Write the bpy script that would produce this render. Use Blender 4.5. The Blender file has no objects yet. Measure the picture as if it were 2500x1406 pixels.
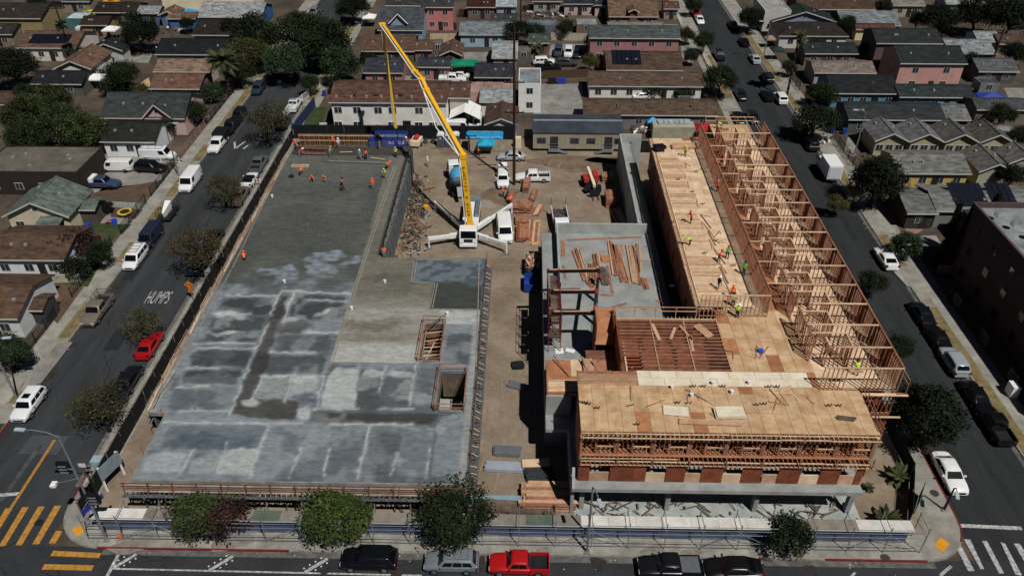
import bpy, math, random
import numpy as np
from mathutils import Vector, Matrix
R = math.radians
random.seed(7)
# ------------------------------------------------------------------ camera, sky, sun, exposure
CAM_H, FOC, PITCH, YAW = 60.0, 1944.0, math.atan(1400 / 1944.0), R(1.1)
SC = bpy.context.scene
cam = bpy.data.cameras.new('camera'); cam.lens = 28.0; cam.sensor_width = 36.0; cam.clip_end = 3000
camo = bpy.data.objects.new('camera', cam); SC.collection.objects.link(camo)
camo.location = (0, 0, CAM_H); camo.rotation_euler = (math.pi / 2 - PITCH, 0, YAW); SC.camera = camo
SUN_EL, SUN_AZ = R(56), R(34)          # shadows fall away from the viewer and to the left
world = bpy.data.worlds.new('World'); SC.world = world; world.use_nodes = True
wn = world.node_tree.nodes; wl = world.node_tree.links
sky = wn.new('ShaderNodeTexSky'); sky.sky_type = 'NISHITA'; sky.sun_disc = False
sky.sun_elevation = SUN_EL; sky.sun_rotation = math.pi - SUN_AZ; sky.air_density = 0.25; sky.dust_density = 0.0
wl.new(sky.outputs[0], wn['Background'].inputs[0]); wn['Background'].inputs[1].default_value = 0.05
sun = bpy.data.lights.new('sun', 'SUN'); sun.energy = 5.0; sun.angle = R(0.5); sun.color = (1.0, 0.965, 0.92)
suno = bpy.data.objects.new('sun', sun); SC.collection.objects.link(suno)
ldir = Vector((-math.sin(SUN_AZ) * math.cos(SUN_EL), math.cos(SUN_AZ) * math.cos(SUN_EL), -math.sin(SUN_EL)))
suno.rotation_euler = ldir.to_track_quat('-Z', 'Y').to_euler(); suno.location = (60, -60, 120)
vs = SC.view_settings; vs.view_transform = 'Standard'; vs.look = 'None'; vs.gamma = 1.0; vs.use_curve_mapping = False
vs.exposure = -0.38

# ------------------------------------------------------------------ survey: photo point -> site coordinate (metres) on a level z
_cp, _sp, _cy, _sy = math.cos(PITCH), math.sin(PITCH), math.cos(YAW), math.sin(YAW)
_fw = (-_sy * _cp, _cy * _cp, -_sp); _rt = (_cy, _sy, 0); _up = (-_sy * _sp, _cy * _sp, _cp)
def P(px, py, z=0.0):
    a = (px - 1250) / FOC; b = -(py - 703) / FOC
    d = [_fw[i] + a * _rt[i] + b * _up[i] for i in range(3)]
    t = (z - CAM_H) / d[2]
    return d[0] * t, d[1] * t
def Q(x, y, z=0.0):
    v = (x, y, z - CAM_H); dt = lambda a: a[0] * v[0] + a[1] * v[1] + a[2] * v[2]
    return 1250 + FOC * dt(_rt) / dt(_fw), 703 - FOC * dt(_up) / dt(_fw)
def P3(px, py, z=0.0): return (*P(px, py, z), z)

# ------------------------------------------------------------------ materials
_M = {}
def lin(c):
    if isinstance(c, str):
        c = [int(c[i:i + 2], 16) / 255 for i in (0, 2, 4)]
        c = [x / 12.92 if x <= .04045 else ((x + .055) / 1.055) ** 2.4 for x in c]
    return tuple(c)
def mat(name, col, rough=.85, var=.18, scale=1.2, ov=0., col2=None, bump=0., bscale=None, metal=0., spec=.3, stretch=None, fine=.0, attr=None):
    """procedural surface: two-scale noise between two tones, per-object tone shift, optional relief"""
    if name in _M: return _M[name]
    m = bpy.data.materials.new(name); m.use_nodes = True; n = m.node_tree.nodes; l = m.node_tree.links
    b = n['Principled BSDF']; b.inputs['Roughness'].default_value = rough; b.inputs['Metallic'].default_value = metal
    b.inputs['Specular IOR Level'].default_value = spec
    c = lin(col); c2 = lin(col2) if col2 else tuple(x * (1 - var) for x in c); c1 = c if col2 else tuple(min(1, x * (1 + var)) for x in c)
    geo = n.new('ShaderNodeNewGeometry'); vec = geo.outputs['Position']
    if stretch:
        mp = n.new('ShaderNodeMapping'); mp.inputs['Scale'].default_value = stretch; l.new(vec, mp.inputs[0]); vec = mp.outputs[0]
    t = n.new('ShaderNodeTexNoise'); t.inputs['Scale'].default_value = scale; t.inputs['Detail'].default_value = 6; t.inputs['Roughness'].default_value = .65
    l.new(vec, t.inputs['Vector'])
    r = n.new('ShaderNodeValToRGB'); r.color_ramp.elements[0].position = .36; r.color_ramp.elements[1].position = .66
    r.color_ramp.elements[0].color = (*c2, 1); r.color_ramp.elements[1].color = (*c1, 1)
    l.new(t.outputs['Fac'], r.inputs[0]); out = r.outputs[0]
    def mul(out, fac_socket, lo, hi):
        mr = n.new('ShaderNodeMapRange'); mr.inputs['To Min'].default_value = lo; mr.inputs['To Max'].default_value = hi
        l.new(fac_socket, mr.inputs['Value'])
        mx = n.new('ShaderNodeMix'); mx.data_type = 'RGBA'; mx.blend_type = 'MULTIPLY'; mx.inputs[0].default_value = 1
        l.new(out, mx.inputs[6]); l.new(mr.outputs[0], mx.inputs[7]); return mx.outputs[2]
    if fine:
        t2 = n.new('ShaderNodeTexNoise'); t2.inputs['Scale'].default_value = scale * 9; t2.inputs['Detail'].default_value = 3
        l.new(vec, t2.inputs['Vector']); out = mul(out, t2.outputs['Fac'], 1 - fine * 1.6, 1 + fine * 1.6)
    if ov:
        oi = n.new('ShaderNodeObjectInfo'); out = mul(out, oi.outputs['Random'], 1 - ov, 1 + ov)
    if attr:
        at = n.new('ShaderNodeAttribute'); at.attribute_name = attr; out = mul(out, at.outputs['Fac'], .3, 1.9)
    l.new(out, b.inputs['Base Color'])
    if bump:
        tb = n.new('ShaderNodeTexNoise'); tb.inputs['Scale'].default_value = bscale or scale * 6; tb.inputs['Detail'].default_value = 4
        l.new(vec, tb.inputs['Vector'])
        bp = n.new('ShaderNodeBump'); bp.inputs['Strength'].default_value = bump; bp.inputs['Distance'].default_value = .06
        l.new(tb.outputs['Fac'], bp.inputs['Height']); l.new(bp.outputs[0], b.inputs['Normal'])
    _M[name] = m; return m
def paint(col, rough=.35, name=None):
    return mat(name or 'paint_' + str(col), col, rough, .06, 2., spec=.5)
def flat(col, rough=.8, var=.1): return mat('plain_%s_%s' % (col, rough), col, rough, var, 2.5)
def leafmat(name, col, col2):
    m = mat(name, col, .75, col2=col2, scale=.9, ov=.18, attr='tone', spec=.15)
    return m
GLASS = mat('dark_glass', '0b0e11', .08, .2, spec=.9)
GLASSL = mat('grey_glass', '2a3036', .1, .2, spec=.9)
RUB = mat('tyre_rubber', '0c0c0c', .9, .2)
STEEL = mat('galvanised_steel', '8d9296', .45, .15, metal=.6)
DSTEEL = mat('dark_steel', '22262b', .6, .2, metal=.3)
CHROME = mat('bright_metal', 'b0b4b8', .25, .1, metal=.9)
ASPH = mat('asphalt', '37393b', .95, col2='2b2d2f', scale=.22, fine=.14, bump=.2, bscale=30, spec=.2)
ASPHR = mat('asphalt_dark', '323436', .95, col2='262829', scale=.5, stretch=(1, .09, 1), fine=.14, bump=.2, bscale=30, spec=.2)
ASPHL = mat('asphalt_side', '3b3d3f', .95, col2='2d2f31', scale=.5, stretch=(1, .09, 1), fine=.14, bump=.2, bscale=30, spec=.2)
WALK = mat('pavement_concrete', '96938a', .92, col2='78756c', scale=.5, fine=.1, bump=.1)
KERB = mat('kerb_concrete', '8d8a82', .9, col2='6c6962', scale=1.5)
REDK = mat('kerb_red_paint', '7e1f20', .8, col2='541a1b', scale=2.)
DIRT = mat('site_dirt', '8f8170', .97, col2='736555', scale=.22, fine=.16, bump=.5, bscale=3.)
YARD = mat('yard_dirt', '5c5044', .97, col2='3c362e', scale=.12, fine=.2, bump=.4, bscale=2.)
GRASS = mat('dry_grass', '85744f', .95, col2='5c5438', scale=.8, fine=.2, bump=.4, bscale=9)
LAWN = mat('green_lawn', '3c4a24', .95, col2='29331a', scale=.9, fine=.2, bump=.4, bscale=9)
DRIVE = mat('driveway_concrete', '8e8c86', .92, col2='6c6a65', scale=.35, fine=.12)
CONC = mat('grey_concrete', '979a97', .9, col2='7f8280', scale=.6, fine=.08, bump=.05)
CONCL = mat('pale_concrete', 'a9ada9', .9, col2='8b908d', scale=.5, fine=.08)
CONCD = mat('dark_form_concrete', '5a6066', .9, col2='474c52', scale=.8, fine=.1)
LUM = mat('new_lumber', 'c4a284', .8, col2='a98567', scale=1.5, ov=.16, stretch=(1, 1, 1), fine=.1)
LUMR = mat('red_fir_lumber', 'a3745b', .8, col2='805540', scale=1.3, ov=.2, fine=.1)
LUMP = mat('pale_lumber', 'd6bb9a', .8, col2='bd9f7f', scale=1.3, ov=.12, fine=.08)
LUMD = mat('weathered_lumber', '6e5f50', .85, col2='4c4138', scale=1.3, ov=.2, fine=.1)
PLYG = mat('golden_plywood', 'cbaf8b', .82, col2='a98660', scale=.7, ov=.11, fine=.17)
PLYP = mat('pale_plywood', 'dcc3a4', .82, col2='c0a282', scale=.8, ov=.11, fine=.14)
PLYW = mat('white_plywood', 'e2d8c4', .82, col2='cdbfa6', scale=.8, ov=.06, fine=.08)
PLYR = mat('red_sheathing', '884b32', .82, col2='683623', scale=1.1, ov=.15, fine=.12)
PLYO = mat('orange_sheathing', 'b07a55', .82, col2='946243', scale=1.1, ov=.15, fine=.12)
GALV = mat('scaffold_tube', '8a8f93', .5, .15, metal=.5)
RUST = mat('rusty_rail', '7c4a37', .8, col2='5b3327', scale=3)
FCLOTH = mat('green_black_screen', '15191a', .95, col2='0e1112', scale=1.5)
WHITE = paint('e4e5e3', .4, 'white_paint'); WHITEF = mat('white_stucco', 'dcd8d0', .9, col2='c6c1b7', scale=.5, fine=.05)
MARK = mat('white_marking', 'c4c4c0', .85, col2='77777a', scale=3.2)
MARKY = mat('yellow_marking', 'c48a35', .85, col2='8f6a30', scale=2.6)
MARKYD = mat('ramp_yellow', 'd18f1d', .85, var=.1)
BARK = mat('bark', '3a3129', .95, col2='241e19', scale=4, bump=.4)

# ------------------------------------------------------------------ mesh helpers
COL = SC.collection
_FACES = ((0, 3, 2, 1), (4, 5, 6, 7), (0, 1, 5, 4), (1, 2, 6, 5), (2, 3, 7, 6), (3, 0, 4, 7))
class MB:
    def __init__(s): s.v = []; s.f = []; s.m = []
    def hexa(s, pts, m=0):
        b = len(s.v); s.v += [tuple(p) for p in pts]
        for f in _FACES: s.f.append(tuple(b + i for i in f)); s.m.append(m)
        return s
    def box(s, x0, x1, y0, y1, z0, z1, m=0):
        return s.hexa([(x0, y0, z0), (x1, y0, z0), (x1, y1, z0), (x0, y1, z0), (x0, y0, z1), (x1, y0, z1), (x1, y1, z1), (x0, y1, z1)], m)
    def obox(s, c, sx, sy, sz, rz=0., m=0):
        co, si = math.cos(rz), math.sin(rz); pts = []
        for z in (0, sz):
            for a, b in ((-1, -1), (1, -1), (1, 1), (-1, 1)):
                u, w = a * sx / 2, b * sy / 2
                pts.append((c[0] + u * co - w * si, c[1] + u * si + w * co, c[2] + z))
        return s.hexa(pts, m)
    def bar(s, p0, p1, w, h=None, m=0):
        h = h or w; a = Vector(p0); d = Vector(p1) - a
        if d.length < 1e-6: return s
        d.normalize(); up = Vector((0, 0, 1)) if abs(d.z) < .95 else Vector((0, 1, 0))
        x = d.cross(up).normalized() * w / 2; y = x.normalized().cross(d) * h / 2; b = Vector(p1)
        return s.hexa([a - x - y, a + x - y, a + x + y, a - x + y, b - x - y, b + x - y, b + x + y, b - x + y], m)
    def tube(s, p0, p1, r0, r1=None, n=6, m=0, cap=True):
        r1 = r0 if r1 is None else r1; a = Vector(p0); b = Vector(p1); d = (b - a)
        if d.length < 1e-6: return s
        d.normalize(); up = Vector((0, 0, 1)) if abs(d.z) < .9 else Vector((1, 0, 0))
        x = d.cross(up).normalized(); y = x.cross(d); k = len(s.v)
        for c, r in ((a, r0), (b, r1)):
            for i in range(n):
                t = 2 * math.pi * i / n; s.v.append(tuple(c + (x * math.cos(t) + y * math.sin(t)) * r))
        for i in range(n):
            j = (i + 1) % n; s.f.append((k + i, k + n + i, k + n + j, k + j)); s.m.append(m)
        if cap:
            s.f.append(tuple(k + i for i in range(n))); s.m.append(m)
            s.f.append(tuple(k + n + i for i in reversed(range(n)))); s.m.append(m)
        return s
    def prism(s, pts, z0, z1, m=0):
        a = sum(pts[i][0] * pts[(i + 1) % len(pts)][1] - pts[(i + 1) % len(pts)][0] * pts[i][1] for i in range(len(pts)))
        if a < 0: pts = pts[::-1]
        k = len(s.v); n = len(pts)
        s.v += [(p[0], p[1], z0) for p in pts] + [(p[0], p[1], z1) for p in pts]
        s.f.append(tuple(range(k + n - 1, k - 1, -1))); s.m.append(m); s.f.append(tuple(range(k + n, k + 2 * n))); s.m.append(m)
        for i in range(n):
            j = (i + 1) % n; s.f.append((k + i, k + j, k + n + j, k + n + i)); s.m.append(m)
        return s
    def face(s, pts, m=0):
        k = len(s.v); s.v += [tuple(p) for p in pts]; s.f.append(tuple(range(k, k + len(pts)))); s.m.append(m); return s
    def plate(s, pts, t, m=0):
        """planar polygon with thickness t along its normal (downwards side)"""
        nrm = (Vector(pts[1]) - Vector(pts[0])).cross(Vector(pts[2]) - Vector(pts[0])).normalized()
        k = len(s.v); n = len(pts); s.v += [tuple(p) for p in pts] + [tuple(Vector(p) - nrm * t) for p in pts]
        s.f.append(tuple(range(k, k + n))); s.m.append(m); s.f.append(tuple(range(k + 2 * n - 1, k + n - 1, -1))); s.m.append(m)
        for i in range(n):
            j = (i + 1) % n; s.f.append((k + j, k + i, k + n + i, k + n + j)); s.m.append(m)
        return s
    def grid(s, rows, m=0, close=False):
        """rows of equal length -> quads"""
        k = len(s.v); w = len(rows[0])
        for r in rows: s.v += [tuple(p) for p in r]
        for i in range(len(rows) - 1):
            for j in range(w if close else w - 1):
                jj = (j + 1) % w
                s.f.append((k + i * w + j, k + i * w + jj, k + (i + 1) * w + jj, k + (i + 1) * w + j)); s.m.append(m)
        return s
    def mesh(s, name, nmat=1, smooth=False):
        me = bpy.data.meshes.new(name); me.from_pydata(s.v, [], s.f)
        for i in range(nmat): me.materials.append(None)
        if any(s.m): me.polygons.foreach_set('material_index', s.m)
        if smooth: me.polygons.foreach_set('use_smooth', [True] * len(s.f))
        me.update(); return me
    def build(s, name, mats, parent=None, smooth=False, **kw):
        mats = mats if isinstance(mats, (list, tuple)) else [mats]
        me = s.mesh(name, 0, smooth)
        for m in mats: me.materials.append(m)
        return obj(name, me, None, parent, **kw)
def obj(name, me, mats=None, parent=None, loc=None, rz=0., scale=None, rot=None):
    o = bpy.data.objects.new(name, me); COL.objects.link(o)
    if parent is not None: o.parent = parent
    if loc is not None: o.location = loc
    if rot is not None: o.rotation_euler = rot
    elif rz: o.rotation_euler = (0, 0, rz)
    if scale is not None: o.scale = scale
    if mats is not None:
        mats = mats if isinstance(mats, (list, tuple)) else [mats]
        for i, m in enumerate(mats):
            if me.materials[i] is None: o.material_slots[i].link = 'OBJECT'; o.material_slots[i].material = m
    return o
def tag(o, label, cat, group=None):
    o['label'] = label; o['category'] = cat
    if group: o['group'] = group
    return o
def thing(name, label, cat, loc=(0, 0, 0), rz=0., group=None):
    return tag(obj(name, None, loc=loc, rz=rz), label, cat, group)
def struct(name, mb, m, parent=None):
    o = mb.build(name, m, parent)
    o['kind'] = 'structure'; return o
def stuff(o): o['kind'] = 'stuff'; return o
UNIT = MB().box(-.5, .5, -.5, .5, 0, 1).mesh('unit_block')
UNITX = MB().box(0, 1, -.5, .5, 0, 1).mesh('unit_board')
def block(name, m, parent, c, size, rz=0., me=None):
    return obj(name, me or UNIT, m, parent, loc=c, rz=rz, scale=size)
def board(name, m, parent, p0, p1, w, h, group=None):
    """a board from p0 to p1 (bottom centre line), width w, thickness h"""
    a = Vector(p0); d = Vector(p1) - a; L = d.length
    o = obj(name, UNITX, m, parent, loc=a, scale=(L, w, h)); o.rotation_euler = (0, -math.asin(max(-1, min(1, d.z / L))), math.atan2(d.y, d.x)); return o
def rnd(a, b): return random.uniform(a, b)
def rect(pts, z): return [(*P(x, y, z),) for x, y in pts]

# ================================================================== SETTING
XL0, XL1 = -53.6, -42.3      # left street kerbs
XR0, XR1 = 40.0, 49.8        # right street kerbs
YK = 43.1                    # front street kerb
YF = 420.0
def text_mesh(s, w, h, ext=.0, shear=0.):
    cu = bpy.data.curves.new('lettering', 'FONT'); cu.body = s; cu.size = 1; cu.extrude = ext
    cu.align_x = 'CENTER'; cu.align_y = 'CENTER'
    o = bpy.data.objects.new('lettering', cu); COL.objects.link(o)
    me = bpy.data.meshes.new_from_object(o.evaluated_get(bpy.context.evaluated_depsgraph_get()))
    bpy.data.objects.remove(o)
    xs = [v.co.x for v in me.vertices]; ys = [v.co.y for v in me.vertices]
    sx = w / (max(xs) - min(xs)); sy = h / (max(ys) - min(ys)); cx = (max(xs) + min(xs)) / 2; cy = (max(ys) + min(ys)) / 2
    for v in me.vertices: v.co.x = (v.co.x - cx) * sx; v.co.y = (v.co.y - cy) * sy; v.co.x += v.co.y * shear
    me.materials.clear(); me.materials.append(None)
    return me
struct('ground', MB().face([(-900, -300, -.06), (900, -300, -.06), (900, 1500, -.06), (-900, 1500, -.06)]), YARD)
def sheet(name, x0, x1, y0, y1, z, m, parent=None):
    return struct(name, MB().face([(x0, y0, z), (x1, y0, z), (x1, y1, z), (x0, y1, z)]), m, parent)
rf = sheet('road_front', -400, 400, 24, YK + .2, 0, ASPH)
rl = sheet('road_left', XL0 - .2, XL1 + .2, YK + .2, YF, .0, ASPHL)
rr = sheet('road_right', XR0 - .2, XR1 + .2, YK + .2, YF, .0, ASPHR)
def arc(cx, cy, r, a0, a1, n=8): return [(cx + r * math.cos(R(a0 + (a1 - a0) * i / n)), cy + r * math.sin(R(a0 + (a1 - a0) * i / n))) for i in range(n + 1)]
RC = 4.6
mid = arc(XL1 + RC, YK + RC, RC, 180, 270) + arc(XR0 - RC, YK + RC, RC, 270, 360) + [(XR0, YF), (XL1, YF)]
pav = struct('pavement', MB().prism(mid, -.05, .125), WALK)
lft = arc(XL0 - RC, YK + RC, RC, 270, 360) + [(XL0, YF), (-400, YF), (-400, YK)]
rgt = arc(XR1 + RC, YK + RC, RC, 180, 270) + [(400, YK), (400, YF), (XR1, YF)]
pavl = struct('pavement_left', MB().prism(lft, -.05, .125), WALK)
pavr = struct('pavement_right', MB().prism(rgt, -.05, .125), WALK)
# property ground on the three blocks
sheet('site_ground', -40.0, 36.6, 45.9, 127.5, .131, DIRT)
sheet('yard_ground', -39.0, 36.4, 127.5, YF, .132, YARD)
sheet('yard_ground_left', -390, -57.3, YK + 3, YF, .131, YARD)
sheet('yard_ground_right', 53.6, 390, YK + 3, YF, .131, YARD)
# kerbs: raised rims with painted lengths
def kerb(name, pts, m, w=.16):
    mb = MB()
    for a, b in zip(pts, pts[1:]):
        d = Vector((b[0] - a[0], b[1] - a[1])); n = Vector((-d.y, d.x)).normalized() * w
        a = (a[0] - n.x * .12, a[1] - n.y * .12); b = (b[0] - n.x * .12, b[1] - n.y * .12)
        mb.hexa([(a[0], a[1], -.04), (b[0], b[1], -.04), (b[0] + n.x, b[1] + n.y, -.04), (a[0] + n.x, a[1] + n.y, -.04),
                 (a[0], a[1], .145), (b[0], b[1], .145), (b[0] + n.x, b[1] + n.y, .145), (a[0] + n.x, a[1] + n.y, .145)])
    return struct(name, mb, m)
aL = arc(XL1 + RC, YK + RC, RC, 180, 270); aR = arc(XR0 - RC, YK + RC, RC, 270, 360)
off = lambda pts, dx, dy: [(x + dx, y + dy) for x, y in pts]
kerb('kerb_front', [(-20.5, YK - .02), (26.5, YK - .02)], KERB)
kerb('kerb_front_red', [(-37.6, YK - .02), (-20.5, YK - .02)], REDK)
kerb('kerb_front_red', [(26.5, YK - .02), (35.4, YK - .02)], REDK)
kerb('kerb_corner', aL, KERB); kerb('kerb_corner', aR[:6], KERB); kerb('kerb_corner_red', aR[5:] + [(XR0, 58)], REDK)
kerb('kerb_side', [(XL1, YF), (XL1, YK + RC + 4)], KERB); kerb('kerb_side_red', [(XL1, YK + RC + 4), (XL1, YK + RC)], REDK)
kerb('kerb_side', [(XR0, 58), (XR0, YF)], KERB)
kerb('kerb_left', [(XL0, 63), (XL0, YF)], KERB); kerb('kerb_left_red', [(XL0, YK + RC), (XL0, 63)], REDK)
kerb('kerb_right', [(XR1, YF), (XR1, YK + RC)], KERB)
# gutters
for nm, x0, x1, y0, y1 in (('gutter_front', -37, 36, YK - .62, YK - .03), ('gutter_left', XL1 - .55, XL1 - .01, 50, 300), ('gutter_right', XR1 - .55, XR1 - .01, 50, 300)):
    sheet(nm, x0, x1, y0, y1, .004, mat('gutter_concrete', '6d6b66', .9, col2='4a4946', scale=1.2))
# paving slabs set on the pavements, open joints between them
SLABM = mat('paving_slab', '9a978d', .92, col2='7c7970', scale=.6, ov=.12, fine=.1)
def slabs(parent, x0, x1, y0, y1, nx, ny, z=.125):
    for i in range(nx):
        for j in range(ny):
            dx = (x1 - x0) / nx; dy = (y1 - y0) / ny
            block('paving_slab', SLABM, parent, (x0 + (i + .5) * dx, y0 + (j + .5) * dy, z - .03), (dx - .03, dy - .03, .036))
slabs(pav, -37.6, 35.2, YK + .2, 45.9, 48, 2)
slabs(pav, XL1 + .2, -40.45, 49, 127, 1, 52)
slabs(pavl, -57.0, -55.3, 50, 170, 1, 80)
slabs(pavr, 51.4, 53.0, 50, 130, 1, 54)
for i, (y0, y1) in enumerate(((50, 58), (61, 64.2), (72, 79), (88, 93), (99, 103), (106, 112), (118, 124), (130, 150), (155, 175))):
    sheet('verge_left', -55.2, XL0 - .2, y0, y1, .134, LAWN if i == 0 else GRASS)
for y0, y1 in ((50, 80), (85, 90), (94, 97), (108, 118), (128, 136), (141, 150), (155, 190)):
    sheet('verge_right', XR1 + .2, 51.3, y0, y1, .134, GRASS)
for y0, y1 in ((131, 141), (144, 158), (162, 190)): sheet('verge_mid', XL1 + .25, -40.6, y0, y1, .134, GRASS)
for y0, y1 in ((112, 118), (126, 140), (146, 170)): sheet('verge_far', 37.5, XR0 - .25, y0, y1, .134, GRASS)

# ---- markings painted on the roads
def zpoly(name, pts, ox, oy, sc, m, parent, z=.006):
    w = [(*P(ox + x / sc, oy + y / sc, z), z) for x, y in pts]
    mb = MB(); mb.face(w)
    o = mb.build(name, m, parent)
    if o.data.polygons[0].normal.z < 0: o.data.flip_normals()
    return o
def zline(name, a, b, wd, m, parent, z=.006, conv=lambda p: P(*p)):
    (x0, y0), (x1, y1) = conv(a), conv(b); d = Vector((x1 - x0, y1 - y0)); n = Vector((-d.y, d.x)).normalized() * wd / 2
    return MB().face([(x0 - n.x, y0 - n.y, z), (x1 - n.x, y1 - n.y, z), (x1 + n.x, y1 + n.y, z), (x0 + n.x, y0 + n.y, z)]).build(name, m, parent)
S1 = 3.949
for p in ([(55, 748), (122, 748), (0, 945), (-60, 945)], [(215, 740), (278, 738), (50, 1112), (-10, 1115)], [(370, 733), (432, 733), (210, 1105), (150, 1105)],
          [(525, 725), (592, 725), (375, 1095), (312, 1097)], [(540, 965), (605, 968), (535, 1087), (470, 1088)]):
    zpoly('crosswalk_stripe', p, 0, 1050, S1, MARKY, rl if p[0][0] < 530 else rf, .007)
for p in ([(515, 1158), (975, 1180), (955, 1228), (485, 1208)], [(430, 1287), (908, 1298), (882, 1350), (402, 1338)]):
    zpoly('crosswalk_stripe', p, 0, 1050, S1, MARKY, rf, .007)
c1 = lambda p: P(p[0] / S1, 1050 + p[1] / S1)
for dx in (-8, 8): zline('centre_line', (528 + dx, 92), (108 + dx, 745), .13, MARKY, rl, .007, c1)
zline('stop_line', (-120, 632), (185, 610), .4, MARK, rl, .007, c1)
zline('parking_line', (270, 1387), (1030, 1404), .16, MARK, rf)
zline('parking_line', (291, 1350), (262, 1405), .3, MARK, rf, .0085)
for a, b in (((333, 1352), (277, 1385)), ((569, 1357), (511, 1391)), ((800, 1363), (744, 1396))):
    zline('parking_stripe', a, b, .32, MARK, rf, .01)
    for t in (.15, .4, .65, .9):
        for s in (-1, 1):
            x, y = a[0] + (b[0] - a[0]) * t + s * 7, a[1] + (b[1] - a[1]) * t + s * 6
            block('road_stud', WHITE, rf, P3(x, y, .004), (.11, .11, .05))
zpoly('parking_stripe', [(840, 1390), (870, 1395), (903, 1357), (872, 1350)], 1860, 1050, 3.906, MARK, rf, .007)
zline('parking_line', (2295, 1404), (2322, 1381), .25, MARK, rf, .007)
for p in ([(1830, 1080), (1890, 1080), (2027, 1338), (1968, 1338)], [(1925, 1037), (1985, 1037), (2120, 1320), (2085, 1320)], [(2100, 1052), (2145, 1052), (2310, 1362), (2260, 1362)],
          [(2275, 1062), (2320, 1080), (2480, 1380), (2420, 1375)], [(2400, 1075), (2460, 1080), (2600, 1300), (2540, 1310)]):
    zpoly('crosswalk_stripe', p, 1860, 1050, 3.906, MARK, rr if p[0][1] < 1040 else rf, .007)
zline('stop_line', (2343, 1282), (2494, 1289), .4, MARK, rr, .007)
hx, hy = P(388, 726)
obj('lettering', text_mesh('HUMPS', 2.9, 2.6), MARK, rl, loc=(hx, hy, .007))
for a, b in (((573, 347), (574, 364)), ((574, 364), (600, 345)), ((594, 364), (606, 355))): zline('chevron_marking', a, b, .35, MARK, rl, .007)
zline('tyre_mark', (100, 1085), (0, 1222), .5, mat('tyre_scuff', '55575a', .95, col2='33363a', scale=.9), rl, .0055)
for a, b, z in (((1700, 1015), (1725, 1160), 1860),):
    zpoly('ramp_tactile_mat', [(1700, 1015), (1790, 1080), (1725, 1160), (1643, 1095)], 1860, 1050, 3.906, MARKYD, pav, .14)
zpoly('ramp_tactile_mat', [(690, 955), (780, 908), (820, 965), (745, 1020)], 0, 1050, S1, MARKYD, pav, .14)
for x, y in ((2281, 1203), (2161, 1361)):
    o = MB().tube((0, 0, 0), (0, 0, .012), .42, n=16).build('manhole_cover', mat('iron_cover', '3c3833', .8, .3, 5), pav, loc=(*P(x, y, .13), .131))
for x, y, s in ((95, 1275, .4),): MB().tube((0, 0, 0), (0, 0, .008), s, n=16).build('manhole_cover', DSTEEL, rl, loc=(*P(x, y), .002))
OIL = mat('oil_stain', '24211f', .9, col2='35322f', scale=2.)
def blot(name, px, py, r, m, parent, z, ecc=1.):
    x, y = P(px, py, z); n = 18
    pts = [(x + r * ecc * (1 + .3 * math.sin(3 * t + px) + .12 * rnd(-1, 1)) * math.cos(t), y + r * (1 + .25 * math.sin(2 * t + py) + .12 * rnd(-1, 1)) * math.sin(t), z) for t in [2 * math.pi * i / n for i in range(n)]]
    return MB().face(pts).build(name, m, parent)
WDIRT = mat('damp_dirt', '5d4e3f', .97, col2='7a6957', scale=.5, fine=.15)
for px, py, r, e in ((1420, 400, 2.6, 3.2), (1500, 392, 1.6, 2.6), (1135, 372, 1.6, 2.), (1085, 362, .9, 2.4), (1165, 965, .7, .8), (1230, 480, 3.2, .9)):
    blot('damp_patch', px, py, r, WDIRT, bpy.data.objects['site_ground'], .136, e)
blot('cement_spill', 1172, 498, 1.6, mat('cement_dust', '8d8f8a', .95, col2='8c7a66', scale=.9), bpy.data.objects['site_ground'], .139, 1.5)
# ---- yard surfaces
def patch(name, pts, m, z=.137):
    mb = MB(); mb.prism([P(x, y, z) for x, y in pts], .12, z); return struct(name, mb, m)
patch('driveway', [(100, 935), (178, 835), (140, 838), (40, 960)], DRIVE)
patch('driveway', [(0, 880), (30, 905), (0, 950), (-40, 960)], DRIVE)
patch('driveway', [(255, 378), (410, 382), (395, 440), (230, 470), (190, 440)], DRIVE)
patch('driveway', [(235, 490), (370, 497), (350, 512), (262, 505)], DRIVE)
patch('path', [(258, 508), (330, 530), (318, 548), (245, 545)], DRIVE, .14)
patch('lawn', [(225, 545), (322, 548), (300, 570), (215, 565)], LAWN, .139)
patch('lawn', [(272, 505), (350, 512), (330, 535), (270, 530)], YARD, .142)
patch('lawn', [(150, 640), (290, 560), (215, 700), (130, 690)], LAWN, .138)
patch('dry_yard', [(130, 690), (205, 700), (140, 790), (110, 760)], mat('baked_earth', '5e4c3c', .97, col2='483a2e', scale=.4, fine=.15))
patch('dry_yard', [(250, 460), (390, 445), (370, 480), (225, 480)], mat('baked_earth', '6b4f37'))
patch('driveway', [(305, 120), (375, 128), (362, 155), (290, 150)], DRIVE)
patch('driveway', [(135, 660), (220, 672), (205, 690), (130, 685)], DRIVE)
patch('concrete_yard', [(1320, 205), (1420, 205), (1430, 288), (1300, 288)], DRIVE)
patch('concrete_yard', [(1345, 108), (1430, 108), (1425, 135), (1340, 135)], DRIVE)
patch('concrete_yard', [(1130, 128), (1198, 128), (1198, 150), (1135, 150)], DRIVE)
patch('concrete_yard', [(1050, 82), (1115, 82), (1115, 108), (1050, 108)], mat('pale_dirt', '8f7f66', .95, .2))
patch('lawn', [(760, 262), (800, 262), (785, 318), (735, 318)], LAWN)
patch('lawn', [(865, 40), (880, 30), (850, 75), (838, 80)], LAWN)
patch('driveway', [(990, 186), (1140, 190), (1135, 202), (985, 200)], DRIVE)
patch('driveway', [(1095, 300), (1180, 300), (1180, 322), (1090, 322)], DRIVE)
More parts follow.
